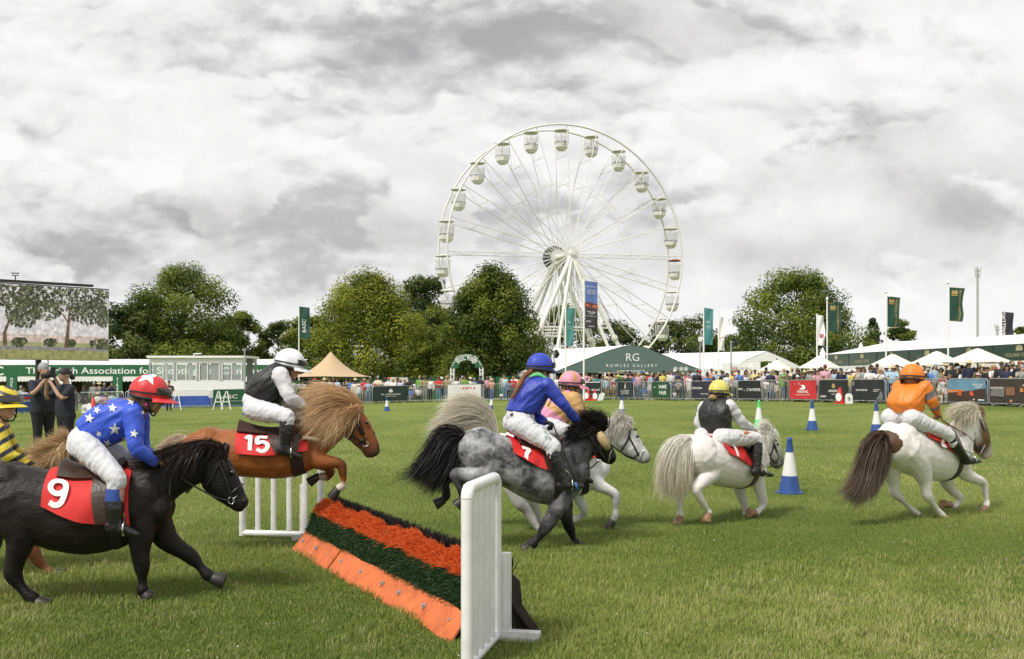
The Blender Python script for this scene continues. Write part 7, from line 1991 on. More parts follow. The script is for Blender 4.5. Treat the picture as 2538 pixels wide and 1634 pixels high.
def red_cone(u, v, h, label, disc=False):
 p = GS(u, v); T = thing('marker_cone', label, 'cone', tuple(p), 'red marker cones at the ringside')
 a = MB(); M = Matrix.Translation(p); a.lathe([(.26 * h / .7, 0), (.26 * h / .7, .02), (.20 * h / .7, .03), (.05, h), (.03, h + .01)], 14, M); part(T, 'body', smooth_mesh(a.mesh('body'), 50), M_cone_red)
 a = MB(); c = p + Vector((-.14 if not disc else 0, -.2, h * .42)); a.poly([c + Vector((.14 * math.cos(t), -.02 + .03 * math.sin(t), .2 * math.sin(t))) for t in np.linspace(0, 2 * math.pi, 15)[:-1]], back=(0, .02, 0)); part(T, 'disc', a, M_print)
red_cone(1458, 993, .72, 'red cone at the foot of the tall sunset banner'); red_cone(1474, 993, .66, 'red cone with a round white disc by the ringside banner', True); red_cone(2082, 1001, .76, 'red cone in front of the black whisky banner'); red_cone(231, 1024, .85, 'red cone beside the number 10 marker')
def marker(u, v, txt, label, lean=0):
 p = GS(u, v); T = thing('number_marker', label, 'marker', tuple(p), 'numbered white marker boards')
 a = MB(); pts = [(-.17, 0), (.17, 0), (.17, .34)] + [(.17 * math.cos(t), .34 + .15 * math.sin(t)) for t in np.linspace(.3, math.pi - .3, 7)] + [(-.17, .34)]
 a.poly([p + Vector((x + lean * z, -.02, z)) for x, z in pts], back=(0, .05, 0)); b = part(T, 'board', a, M_white)
 if txt: a = MB(); put_text(a, txt, lambda x, z: p + Vector((x, -.03, z)), .2, None, (0, .12), bold=.01); part(b, 'number', a, M_black)
marker(210, 1024, '10', 'white number board beside the leftmost red cone'); marker(365, 1034, '11', 'white number board behind the starred jockey\'s chin'); marker(2104, 1001, '9', 'white number board right of the red cone below the whisky banner'); marker(1487, 993, '', 'white marker board leaning by the red cones', .35)

# ---------------------------------------------------------------- crowd barriers
TXT = {'silver': [('SILVERHAND', .5, .40, .10, .55), ('ESTATE', .5, .28, .06, .3)], 'isuzu': [('ISUZU', .5, .70, .16, .60)], 'har': [('HARTWELL', .35, .45, .2, .6)], 'scribe': [('Scribehound', .5, .45, .16, .8), ('thescribehound.com', .55, .2, .05, .7)],
  'blenheim': [('BLENHEIM PALACE', .5, .42, .07, .55), ('INTERNATIONAL', .5, .32, .07, .5), ('HORSE TRIALS', .5, .22, .07, .5)], 'game': [('GAME', .55, .58, .24, .55), ('FAIR', .62, .20, .24, .38), ('THE', .2, .62, .08, .1)], 'carter': [('Carter Jonas', .3, .55, .15, .45), ('Game Fair Theatre', .6, .22, .07, .4)],
  'built': [('BUILT ON PURPOSE', .62, .42, .16, .68), ('N4CS', .13, .48, .12, .18)], 'viking': [('VIKING', .5, .32, .15, .40), ('Exploring the World in Comfort', .52, .2, .05, .5)], 'whisky': [('WHISKY', .5, .38, .13, .36), ('1881', .5, .25, .05, .12)], 'rath': [('RATHBONES', .35, .45, .09, .34), ('Investment', .78, .5, .05, .2), ('Wealth', .75, .42, .05, .14)],
  'basc': [('BASC', .38, .42, .26, .5), ('The voice of Shooting & Conservation', .5, .22, .06, .8)], 'blue': [('PRINCE', .75, .55, .08, .2)], 'desert': [('BOOK YOUR', .78, .72, .08, .25), ('TICKET', .8, .62, .08, .16)], 'camp': [('BOOK NOW', .9, .7, .08, .2), ('ABU DHABI 2024', .2, .6, .07, .3)]}
BM = {'silver': ('dark green', (.016, .036, .034)), 'isuzu': ('white', (.70, .69, .67)), 'har': ('grey-green', (.03, .042, .036)), 'scribe': ('black-green', (.012, .02, .016)), 'blenheim': ('slate', (.022, .032, .036)), 'game': ('green', (.014, .070, .026)), 'carter': ('dark purple', (.026, .022, .04)), 'built': ('black', (.011, .013, .015)), 'viking': ('red', (.52, .028, .034)), 'whisky': ('charcoal', (.016, .019, .021)), 'rath': ('charcoal grey', (.020, .023, .025)),
  'basc': ('bright green', (.012, .10, .04)), 'blue': ('blue', (.03, .09, .34)), 'skirt': ('blue plastic', (.03, .075, .33)), 'desert': ('desert picture', (.13, .26, .38)), 'camp': ('camp fire picture', (.045, .032, .026))}
WHERE = {'silver': 'the dark green estate banner', 'isuzu': 'the white banner with red letters', 'har': 'the grey-green banner with gold letters', 'scribe': 'the banner behind the red cones', 'blenheim': 'the slate horse trials banner', 'game': 'the green game fair banner', 'carter': 'the dark purple banner', 'built': 'the black banner left of the green cone', 'viking': 'the red ship banner', 'whisky': 'the charcoal whisky banner', 'rath': 'the charcoal banner left of the orange jockey', 'basc': 'the bright green banner', 'blue': 'the blue banner', 'skirt': 'the blue plastic sheet', 'desert': 'the desert picture banner', 'camp': 'the camp fire banner'}
BAR = [(-25, 79, 1031, 1027, 'blue'), (84, 194, 1027, 1020, None), (198, 306, 1019, 1018, None), (311, 423, 1017, 1014, None), (427, 521, 1012, 1011, 'skirt'), (525, 625, 1011, 1008, 'basc'), (630, 728, 1008, 1006, None), (733, 826, 1005, 1003, 'har'), (830, 918, 1003, 1001, None), (923, 1012, 1001, 998, 'silver'), (1015, 1104, 998, 996, None), (1108, 1194, 996, 994.5, 'isuzu'), (1197, 1279, 994.5, 993, None), (1283, 1368, 993, 992, None), (1372, 1448, 992, 991.5, None), (1451, 1490, 991.5, 991, 'scribe'), (1491.5, 1529, 991, 991, None), (1530.5, 1570, 991, 991.5, 'blenheim'), (1571.5, 1614, 991.5, 992, None), (1615.5, 1662, 992, 993, 'game'), (1664, 1712, 993, 993.5, None), (1714, 1768, 993.5, 994, 'carter'), (1770, 1826, 994, 994.5, None), (1829, 1888, 994.5, 995, 'built'), (1890, 1953, 995, 996, None), (1956, 2027, 996, 997.5, 'viking'), (2030, 2106, 997.5, 999, 'whisky'), (2110, 2194, 999, 1001, 'rath'), (2197, 2270, 1001, 1002.5, None), (2274, 2347, 1002.5, 1004, None), (2350, 2448, 1004, 1007, 'desert'), (2452, 2560, 1007, 1010.5, 'camp')]
def barrier(u0, u1, v0, v1, kind, i):
 a, b = GS(u0, v0), GS(u1, v1); d = (b - a); W = d.length; d.normalize(); n = Vector((d.y, -d.x, 0)); n = n if n.y < 0 else -n; up = Vector((0, 0, 1)); H = 1.12
 nb = [BAR[j][4] for j in (i - 1, i + 1) if 0 <= j < len(BAR) and BAR[j][4]]
 lb = 'steel crowd barrier carrying ' + WHERE[kind] if kind else 'bare steel crowd barrier next to ' + (WHERE[nb[0]] if nb else ('the video screen post' if u0 < 250 else 'the chestnut pony' if u0 < 700 else 'the arch banner')) + (' and %s' % WHERE[nb[1]] if len(nb) > 1 else '')
 if not kind and not nb: lb = {84: 'bare steel barrier behind the two photographers', 198: 'bare steel barrier behind the number 10 marker', 1197: 'bare steel barrier left of the royal blue jockey', 1283: 'bare steel barrier behind the royal blue jockey'}.get(u0, lb)
 lb = ' '.join(lb.split()[:16])
 T = thing('crowd_barrier', lb, 'barrier', tuple(a), 'steel crowd barriers round the ring')
 mb = MB(); z0 = .12
 mb.tube([a + up * z0] + [a + up * (H - .1), a + up * (H - .03) + d * .03, a + up * H + d * .1, b + up * H - d * .1, b + up * (H - .03) - d * .03, b + up * (H - .1)] + [b + up * z0, a + up * z0], .021, 6); part(T, 'frame', mb, M_steel)
 mb = MB(); nbar = max(6, int(W / .12))
 for j in range(1, nbar): q = a + d * (W * j / nbar); mb.tube([q + up * z0, q + up * H], .009, 4, cap=False)
 part(T, 'bars', mb, M_steel, kind='stuff')
 for e in (.18, .82):
  q = a + d * W * e; mb = MB(); mb.tube([q + up * z0, q + n * .28 + up * .01], .018, 5); mb.tube([q + up * z0, q - n * .28 + up * .01], .018, 5); part(T, 'foot', mb, M_steel)
 if kind:
  f = banner_fn(a, b, .16, H - .02 if kind != 'skirt' else .75)
  wv = lambda x, z: n * (.03 + .012 * math.sin(x * 17 + z * 4) + .02 * z * math.sin(x * 7))
  mb = MB(); mb.grid(lambda x, z: f(.025 + .95 * x, z) + wv(x, z), 16, 6); B = part(T, 'banner', smooth_mesh(mb.mesh('banner')), mat('banner_' + kind, BM[kind][1], .5, noise=.12, nscale=2, bump=.3, bscale=3, bdist=.05))
  hh = H - .18
  if kind in TXT:
   mb = MB()
   for s, x, z, h, w in TXT[kind]: put_text(mb, s, lambda p, q: f(x + p / W, z + q / hh) + wv(x, z) + n * .025, h * hh, w * W, (0, 0), bold=.015)
   part(B, 'lettering', mb, mat('red_print', (.5, .03, .03), .6) if kind == 'isuzu' else M_gold if kind == 'har' else M_print)
  def blob(pts, m, o=.022, nm='emblem'):
   mb = MB(); mb.poly([f(x, z) + wv(x, z) + n * o for x, z in pts]); part(B, nm, mb, m)
  if kind == 'viking': blob([(.40, .52), (.46, .50), (.56, .50), (.60, .58), (.58, .72), (.52, .75), (.44, .77), (.48, .66), (.46, .58), (.40, .56)], M_print)
  if kind == 'whisky': blob([(.5 + .055 * math.cos(t), .70 + .13 * math.sin(t)) for t in np.linspace(0, 6.28, 13)[:-1]], M_gold); blob([(.08, .10), (.26, .10), (.26, .2), (.08, .2)], mat('grey_print2', (.4, .4, .4), .6))
  if kind == 'silver': blob([(.45, .58), (.55, .58), (.56, .72), (.52, .78), (.5, .86), (.48, .78), (.44, .72)], M_print)
  if kind == 'blenheim': blob([(.49, .55), (.55, .62), (.55, .80), (.5, .92), (.48, .75)], M_print)
  if kind == 'basc': blob([(.72, .42), (.86, .60), (.93, .60), (.84, .50), (.92, .40)], M_gold)
  if kind == 'blue': blob([(.62, .72), (.95, .72), (.95, .88), (.62, .88)], mat('red_print', (.5, .03, .03), .6)); blob([(.62, .58), (.95, .58), (.95, .70), (.62, .70)], mat('grey_print2', (.4, .4, .4), .6))
  if kind == 'rath': blob([(.74, .03), (.96, .03), (.95, .35), (.88, .45), (.84, .2)], mat('smoke_print', (.16, .17, .18), .7, noise=.7, nscale=9)); blob([(.04, .7), (.14, .72), (.13, .93), (.04, .95)], mat('smoke_print', (.16, .17, .18), .7))
  if kind == 'desert':
   blob([(.02, .02), (.975, .02), (.975, .60), (.6, .50), (.25, .42), (.02, .40)], mat('dune_print', (.050, .028, .020), .7), .018, 'dune_print'); blob([(.02, .40), (.25, .42), (.5, .48), (.3, .55), (.02, .52)], mat('glow_print', (.60, .22, .09), .7), .02, 'dune_print')
   for x in (.33, .62): blob([(x - .06, .28), (x + .07, .28), (x + .04, .46), (x, .5), (x - .03, .46)], mat('orange_print2', (.62, .10, .03), .6), .026, 'tent_print')
   blob([(.6, .08), (.7, .08), (.7, .14), (.6, .14)], M_print); blob([(.8, .07), (.94, .07), (.94, .11), (.8, .12)], M_print)
  if kind == 'camp':
   blob([(.05, .28), (.38, .24), (.40, .66), (.08, .66)], mat('caravan_print', (.16, .15, .15), .7), .02, 'caravan_print'); blob([(.42, .30), (.62, .32), (.62, .66), (.42, .66)], mat('brick_print', (.22, .10, .06), .7), .02, 'caravan_print'); blob([(.50, .03), (.57, .03), (.56, .11), (.53, .14)], mat('glow_print', (.60, .22, .09), .7), .024, 'fire_print'); blob([(.74, .45), (.82, .47), (.8, .62), (.74, .64)], mat('lamp_print', (.5, .2, .05), .7), .024, 'fire_print')
for i, bb in enumerate(BAR): barrier(*bb, i)
for u, v, lb in ((540, 1016, 'left white easel frame in front of the bright green banner'), (560, 1016, 'right white easel frame in front of the bright green banner'), (437, 1017, 'white easel frame in front of the blue plastic sheet')):
 p = GS(u, v); T = thing('easel', lb, 'easel', tuple(p), 'white easel frames')
 for dx, dy in ((-.28, 0), (.28, 0), (.1, .45)):
  mb = MB(); mb.tube([p + Vector((dx, dy, 0)), p + Vector((dx * .15, .15, 1.05))], .025, 6); part(T, 'leg', mb, M_white)
 mb = MB(); mb.bar(p + Vector((-.17, .05, .45)), p + Vector((.17, .05, .45)), .03, .04); part(T, 'rail', mb, M_white)
# ---------------------------------------------------------------- people at the ringside
ARM = {'s': ((.25, .02, 1.13), (.26, -.06, .88)), 'f': ((.27, -.08, 1.15), (-.06, -.24, 1.17)), 'l': ((.27, -.16, 1.18), (.09, -.40, 1.13)), 'p': ((.25, -.20, 1.24), (.07, -.30, 1.50)), 't': ((.24, -.10, .72), (.10, -.36, .62))}
def human(pose, voxel, face=False, build=1.0, sleeve='short', fold=4):
 """one standing or sitting figure, 1.75 m tall, facing -y: meshes for body, shirt, trousers and shoes"""
 sit = pose == 't'; dz = -.47 if sit else 0
 sk, sh, tr, so = Skin(), Skin(), Skin(), Skin(); V = Vector; c0 = SKIN_T[0]
 Z = lambda x, y, z: V((x, y, z + dz))
 HM = Matrix.Translation(Z(0, -.02, 1.635)) @ Matrix.Rotation(R(-90), 4, 'Z')
 head_shapes(sk, HM, 1.0, c0, face=face)
 sk.tube([Z(0, .02, 1.36), Z(0, .01, 1.5), Z(0, -.01, 1.58)], [.07, .055, .055], c0, per=2)
 B = build; lf = V((1, 0, 0))
 ring_ = [(Z(0, .12 * B, .90), Z(0, -.12 * B, .90), .165 * B), (Z(0, .12 * B, 1.05), Z(0, -.14 * B, 1.05), .165 * B), (Z(0, .12 * B, 1.2), Z(0, -.13 * B, 1.2), .175 * B), (Z(0, .11, 1.36), Z(0, -.11, 1.35), .19), (Z(0, .08, 1.45), Z(0, -.06, 1.45), .13), (Z(0, .05, 1.49), Z(0, -.05, 1.48), .06)]
 sh.loft(ring_, lf, (1, 1, 1), per=3, n=14)
 sk.loft([(a.lerp(b, .15), b.lerp(a, .15), w * .8) for a, b, w in ring_], lf, c0, per=2, n=10)
 el, wr = ARM[pose]
 for s in (1, -1):
  S_ = Z(.185 * s, 0, 1.40); E = V((el[0] * s, el[1], el[2])); W_ = V((wr[0] * s, wr[1] - (.03 if s > 0 and pose == 'f' else 0), wr[2] + (.05 if s > 0 and pose == 'f' else 0)))
  sk.tube([S_, E, W_], [.048, .040, .028], c0, per=3)
  hd = (W_ - E).normalized()
  if voxel < .015: hand_shapes(sk, W_, hd, V((-s * .6, -.2, .6)) if pose == 'p' else V((0, 0, -1)), 1.0, c0, .6)
  else: sk.tube([W_, W_ + hd * .08, W_ + hd * .15], [.028, .038, .022], c0, per=2)
  end = S_.lerp(E, .72) if sleeve == 'short' else W_
  sh.tube([S_, S_.lerp(E, .5), end] if sleeve == 'short' else [S_, E, end], [.072, .064, .062] if sleeve == 'short' else [.072, .056, .042], (1, 1, 1), per=3)
 hz = .92 + dz
 for s in (1, -1):
  if sit: K, A, Tt = V((.12 * s, -.42, .47)), V((.12 * s, -.40, .09)), V((.13 * s, -.56, .03))
  else: K, A, Tt = V((.10 * s, -.01, .48)), V((.10 * s, .03, .09)), V((.12 * s, -.13, .03))
  Hp = V((.09 * s, 0, hz)); sk.tube([Hp, K, A], [.07, .05, .035], c0, per=3)
  tr.tube([Hp, Hp.lerp(K, .5), K, K.lerp(A, .55), A], [.10 * B, .088, .068, .06, .055], (1, 1, 1), per=3)
  so.tube([A + V((0, .04, -.02)), A + V((0, -.03, -.03)), Tt], [.045, .045, .032], (.1, .1, .1), per=2)
 tr.loft([(V((0, .125 * B, hz + .06)), V((0, -.12 * B, hz + .06)), .168 * B), (V((0, .13 * B, hz - .02)), V((0, -.12 * B, hz - .02)), .175 * B), (V((0, .09, hz - .12)), V((0, -.09, hz - .12)), .14)], lf, (1, 1, 1), per=3, n=14)
 out = {'body': sk.build('body', voxel, 2)}
 for nm, q in (('shirt', sh), ('trousers', tr), ('shoes', so)):
  out[nm] = remesh(q.mb, nm, voxel * 1.1, 3)
  if nm != 'shoes' and voxel < .03: wrinkle(out[nm], .006 if nm == 'shirt' else .005, 11 if voxel < .02 else 8, (1, 1, 1.6), 2.0)
 return out
def head_wear():
 o = {}; c = Vector((0, -.02, 1.635))
 def cap_(rx, ry, rz, z0, lo=-.05, back=0):
  mb = MB(); rows = []
  for i in range(7):
   t = lo + (math.pi / 2 - lo) * i / 6
   rows.append([c + Vector((rx * math.cos(t) * math.cos(a), back + ry * math.cos(t) * math.sin(a), z0 + rz * math.sin(t))) for a in np.linspace(0, 2 * math.pi, 15)[:-1]])
  mb.rings(rows); return mb
 m = cap_(.088, .112, .105, .035, -.25, .012); o['short'] = m
 m = cap_(.092, .115, .108, .035, -.25, .014)
 for s in (1, -1, 0): m.tube([c + Vector((.075 * s, .045, .05)), c + Vector((.09 * s, .065, -.06)), c + Vector((.085 * s, .07, -.2))], [.045, .05, .03], 7)
 o['long'] = m
 m = cap_(.092, .115, .112, .05, 0, 0)
 m.grid(lambda u, v: c + Vector((.085 * math.sin((u - .5) * 2.4), -.10 - .085 * v * math.cos((u - .5) * 2.2), .055 - .02 * v)), 8, 3, thick=.008); o['cap'] = m
 m = cap_(.094, .115, .12, .05, 0, 0)
 m.rings([[c + Vector(((.09 + w) * math.cos(a), (.11 + w) * math.sin(a), .055 - .25 * w + .02 * math.cos(2 * a))) for a in np.linspace(0, 2 * math.pi, 21)] for w in (0, .04, .085)], cap=False, closed=False); o['brim'] = m
 m = MB(); m.box((c.x, c.y - .098, c.z + .012), (.125, .02, .036)); o['sunglasses'] = m
 return {k: smooth_mesh(q.mesh(k), 60) for k, q in o.items()}
HW = head_wear()
HUM = {p: human(p, .024, sleeve=('long' if p == 's' else 'short')) for p in 'sflpt'}
CC = {'white': (.68, .67, .66), 'black': (.014, .014, .016), 'navy': (.016, .022, .055), 'red': (.50, .03, .035), 'pink': (.62, .34, .40), 'blue': (.07, .17, .46), 'lightblue': (.36, .50, .62), 'green': (.16, .34, .06), 'olive': (.12, .115, .05), 'yellow': (.64, .55, .12), 'grey': (.30, .31, .31), 'teal': (.02, .16, .17), 'tan': (.40, .30, .18), 'orange': (.68, .25, .04), 'cream': (.66, .56, .42), 'lilac': (.50, .47, .62), 'maroon': (.16, .02, .04), 'darkgreen': (.018, .055, .045), 'coral': (.60, .28, .20), 'denim': (.14, .22, .34), 'striped': (.24, .24, .26), 'khaki': (.27, .22, .12), 'straw': (.60, .50, .30), 'brown': (.07, .04, .022), 'blond': (.42, .29, .13), 'dark': (.014, .010, .008), 'ginger': (.28, .09, .03)}
WORD = {'lightblue': 'pale blue', 'darkgreen': 'dark green', 'denim': 'denim blue'}
M_cl = lambda c: mat('cloth_' + c, CC[c], .8, noise=.14, nscale=9)
def striped_mat():
 m = mat('cloth_striped', CC['striped'], .8); nt = m.node_tree; w = nt.nodes.new('ShaderNodeTexWave'); w.bands_direction = 'Z'; w.inputs['Scale'].default_value = 4.5
 tc = nt.nodes.new('ShaderNodeTexCoord'); r = nt.nodes.new('ShaderNodeValToRGB'); r.color_ramp.interpolation = 'CONSTANT'; r.color_ramp.elements[0].color = (.03, .03, .035, 1); r.color_ramp.elements[1].position = .5; r.color_ramp.elements[1].color = (.55, .54, .5, 1)
 nt.links.new(tc.outputs['Object'], w.inputs['Vector']); nt.links.new(w.outputs['Fac'], r.inputs[0]); nt.links.new(r.outputs[0], nt.nodes['Principled BSDF'].inputs['Base Color'])
striped_mat()
M_hairc = lambda c: mat('hair_' + c, CC.get(c, (.1, .1, .1)), .6, noise=.3, nscale=40)
# u, top of head, shirt, head (hair colour, or cap/brim and its colour), pose, metres behind the barrier
P_ = '''52 957 grey short-grey s 3;60 963 lilac long-brown s 1.5;72 972 maroon short-dark s 4;83 966 white short-grey s 4;137 957 black short-dark s 2;153 951 grey short-grey s 5;187 962 black short-dark s 1.2;208 957 black long-dark s 4;233 948 striped short-grey s 2;246 947 tan brim-straw s 3;259 950 navy short-grey s 2;277 945 navy cap-navy p 2;243 972 white brim-cream t .7;262 974 pink brim-green t .7;279 970 lightblue cap-olive t .7;304 969 black short-dark s 2;325 955 lightblue short-grey s 3
727 940 grey short-dark s 1;743 941 grey cap-olive s .7;768 938 black short-dark f 1;817 938 white short-brown s 2;836 938 lightblue short-dark s 2;855 945 black short-dark s 2;869 940 blue short-dark s 2;879 943 cream long-brown s .8;890 952 white cap-white s .5;895 942 tan short-brown p 2.5;903 939 red long-blond s 1.5;913 942 lightblue long-ginger p .6;937 932 cream short-grey f .6;950 938 white brim-black f .6;974 939 white long-blond f .7;985 945 black short-brown s 2;992 940 lilac long-blond s .7;1003 942 black short-dark s 2;1014 937 black short-dark s .8;1023 944 white short-brown s 1.5
1020 960 blue brim-straw t .5;1036 958 white short-grey t .5;1053 931 khaki brim-olive l .5;1067 937 white short-dark s 1.5;1087 933 red long-brown f .6;1108 932 khaki long-blond l .5;1132 936 white short-brown s .7;1141 939 blue short-grey s 1.5;1152 932 green short-dark l .5;1176 938 lightblue short-grey s 2;1190 932 navy cap-navy l .5;1207 933 pink cap-olive s .8;1219 938 coral brim-straw l .5;1252 931 lightblue short-brown s 1;1261 943 denim long-brown p .6;1272 934 red short-blond s 1;1291 930 orange cap-grey s 1;1243 976 white short-dark t .4;1362 929 white short-grey s 1;1366 940 black long-dark s .6;1381 932 white short-brown s 1.2
1438 939 grey short-grey f .8;1456 937 pink short-brown s 1;1466 935 black long-blond l .6;1471 930 white long-brown s 1.6;1479 929 teal cap-olive l .5;1493 932 grey long-brown s .7;1504 934 lightblue brim-straw s .8;1516 940 red short-dark s 1.6;1523 947 tan short-ginger s .5;1532 929 darkgreen brim-straw s .8;1544 934 darkgreen short-blond l .5;1557 926 darkgreen brim-black l .5;1573 927 blue short-ginger s 1;1583 924 pink long-blond s .7;1587 920 white cap-blue s 1.6;1597 958 blue short-blond t .4;1613 946 white long-blond s .4;1616 925 lightblue short-grey s 1;1626 923 navy short-brown p .6;1644 919 yellow brim-black f .5;1664 919 white short-brown s .7
1655 929 cream brim-straw s 2.2;1675 936 navy short-dark l .6;1663 944 blue short-brown s .4;1682 941 grey long-blond l .3;1690 929 navy cap-black p .8;1698 933 black cap-red s 1.4;1706 926 pink short-grey s .8;1712 930 white short-grey s .6;1713 945 white short-blond s .3;1673 973 white short-brown t .3;1728 917 black cap-black s .6;1727 944 tan short-blond s .3;1745 942 pink short-grey s .3;1753 926 blue brim-black s .7;1768 934 tan long-brown s 1.2;1782 934 khaki brim-straw s 1;1793 921 black short-dark s .8;1802 925 white long-dark s .6;1820 926 orange cap-orange s 1.5;1831 918 blue short-dark s .8;1825 933 grey short-grey s .5
1847 925 white short-dark s 1.5;1848 943 red short-ginger s .4;1861 938 navy short-brown s .4;1869 931 tan brim-straw s .9;1872 941 red short-dark s .4;1881 920 black brim-straw s 1.4;1884 928 white short-blond s .8;1896 921 lilac short-dark f .7;1910 918 navy short-grey s .7;1897 938 white short-brown l .3;1913 942 grey short-dark s .4;1927 946 cream brim-white s .3;1940 930 green short-grey s 1.5;1951 918 olive cap-black f .5;1976 912 black cap-olive s .9;1976 930 black cap-white l .3;1986 920 darkgreen cap-olive s .8;1988 932 tan long-brown l .3;2002 917 navy cap-grey s 1.5;2010 914 striped brim-straw s 1;2026 918 pink long-brown p .6
2045 904 pink cap-maroon s .7;2041 932 olive short-brown s .3;2053 938 green cap-green s .3;2070 938 khaki brim-olive s .3;2084 913 navy cap-navy s .6;2097 923 blue short-brown s 1;2112 919 yellow short-dark s .6;2104 916 white brim-white s 1.6;2125 910 cream short-brown p .7;2140 909 grey long-brown l .5;2156 911 white short-dark l .5;2166 912 navy short-dark s 1.2;2174 902 navy short-brown s 1.2;2181 914 white long-blond p .5;2198 905 lightblue brim-white s .9;2212 905 lightblue brim-straw l .6;2220 942 grey short-grey t .6;2274 899 black short-brown s 2;2286 911 blue long-blond s 1;2300 913 blue short-grey l .5
2318 903 lightblue short-grey s 1.6;2298 931 navy cap-navy s .4;2341 922 red brim-straw s 1.2;2358 900 black short-dark f .7;2337 936 white short-brown s .4;2333 949 cream long-brown t .5;2346 949 white brim-khaki t .5;2311 965 cream cap-white t .3;2374 909 black short-grey s .8;2390 914 white long-brown f .6;2402 893 navy brim-straw s .8;2396 932 navy short-dark s .4;2423 925 pink cap-pink s .5;2427 905 olive cap-olive s 1;2438 902 tan brim-straw s 1.4;2447 910 black short-dark s 1.2;2462 904 white long-blond f .6;2482 897 black short-brown s .6;2496 904 navy long-dark s .5;2510 897 white cap-khaki s 1
2527 895 black short-ginger s 1.2;2533 905 grey short-grey p .6;2456 934 blue short-dark s .4;2478 933 white long-blond s .4;2505 934 pink long-blond s .4'''
_seen = {}
def where_at(u):
 b = min((q for q in BAR if q[4] and q[4] != 'skirt'), key=lambda q: 0 if q[0] <= u <= q[1] else min(abs(u - q[0]), abs(u - q[1])))
 inside = b[0] <= u <= b[1]
 return ('behind ' if inside else ('left of ' if u < b[0] else 'right of ')) + WHERE[b[4]]
def fence_D(u):
 for q in BAR:
  if q[0] - 3 <= u <= q[1] + 3: return GS(u, q[2] + (q[3] - q[2]) * (u - q[0]) / (q[1] - q[0])).y
 return GS(u, 1000).y
_rng = random.Random(3)
def spectator(u, vt, shirt, head, pose, back):
 D = fence_D(u) + back; p = onground(u, D); zt = WP(u, vt, D).z
 style, hc = head.split('-')
 full = 1.75 - (.47 if pose == 't' else 0) + (.03 if style in ('cap', 'brim') else 0)
 k = max(.45, min(1.12, (zt - p.z) / full)); child = k < .83 and pose != 't'
 sw = WORD.get(shirt, shirt)
 who = 'child' if child else 'person'
 doing = {'s': '', 'f': ' with folded arms', 'l': ' leaning on the rail', 'p': ' holding hands up to the face', 't': ' sitting low'}[pose]
 hd = {'cap': ' and %s cap' % hc, 'brim': ' and %s brimmed hat' % hc, 'long': ' with long %s hair' % hc, 'short': ' with %s hair' % hc}[style]
 if style in ('long', 'short') and doing.startswith(' with'): doing = ', folded arms'
 wd = where_at(u)
 for lb in ('%s in %s%s %s' % (who, sw, hd, wd), '%s in %s%s%s %s' % (who, sw, hd, doing, wd), '%s in %s%s, near the rail, %s' % (who, sw, hd, wd), '%s in %s%s, farther back, %s' % (who, sw, hd, wd), '%s in %s%s, between others, %s' % (who, sw, hd, wd)):
  lb = ' '.join(lb.split()[:16])
  if lb not in _seen: break
 _seen[lb] = 1
 T = thing('person', lb, 'person', tuple(p), 'spectators behind the crowd barriers', R(_rng.uniform(-28, 28)))
 T.scale = (k * (1.08 if child else 1.0), k * (1.08 if child else 1.0), k)
 tro = _rng.choice(['navy', 'black', 'denim', 'khaki', 'grey', 'denim'])
 if shirt in ('coral', 'cream', 'yellow') and style == 'long': tro = shirt
 tone = _rng.choice([0, 0, 0, 1, 1, 2])
 def add(nm, me, m):
  o = bpy.data.objects.new(nm, me); COL.objects.link(o); o.parent = T
  if not me.materials: me.materials.append(m)
  o.material_slots[0].link = 'OBJECT'; o.material_slots[0].material = m
  return o
 h = HUM[pose]; dz = -.47 if pose == 't' else 0
 add('body', h['body'], mat('skin_tone%d' % tone, SKIN_T[tone], .55, noise=.08, nscale=10)); add('shirt', h['shirt'], M_cl(shirt)); add('trousers', h['trousers'], M_cl(tro)); add('shoes', h['shoes'], M_cl(_rng.choice(['white', 'brown', 'black'])))
 o = add('hair' if style in ('short', 'long') else 'hat', HW[style], M_hairc('blond' if hc == 'blond' else hc) if style in ('short', 'long') else M_cl(hc)); o.location.z = dz
 if style in ('cap', 'brim'):
  o = add('hair', HW['short'], M_hairc(_rng.choice(['dark', 'brown', 'grey', 'blond']))); o.location = (0, .004, dz - .03)
 if not child and _rng.random() < .45: o = add('sunglasses', HW['sunglasses'], M_black); o.location.z = dz
for row in P_.replace('\n', ';').split(';'):
 f = row.split(); spectator(float(f[0]), float(f[1]), f[2], f[3], f[4], float(f[5]))
# the rows standing farther back
_r2 = random.Random(11)
for u in [725 + 26 * i for i in range(22)] + [1440 + 13.5 * i for i in range(82)]:
 if u in (1447, 1448): continue
 u += _r2.uniform(-5, 5); bk = _r2.choice([1.8, 2.3, 2.8, 3.4]); D = fence_D(u) + bk; p = onground(u, D); zt = p.z + _r2.uniform(1.58, 1.84)
 st = _r2.choice(['short', 'short', 'long', 'cap', 'brim']); hc = _r2.choice({'short': ['dark', 'brown', 'grey', 'blond'], 'long': ['dark', 'brown', 'blond'], 'cap': ['navy', 'white', 'olive', 'red', 'black'], 'brim': ['straw', 'cream', 'white', 'brown', 'olive']}[st])
 spectator(u, HY - (zt - CAMH) / D * FPX, _r2.choice(['white', 'white', 'lightblue', 'pink', 'navy', 'grey', 'cream', 'red', 'green', 'blue', 'tan', 'lilac', 'yellow', 'coral', 'khaki']), st + '-' + hc, _r2.choice('ssssfp'), bk)
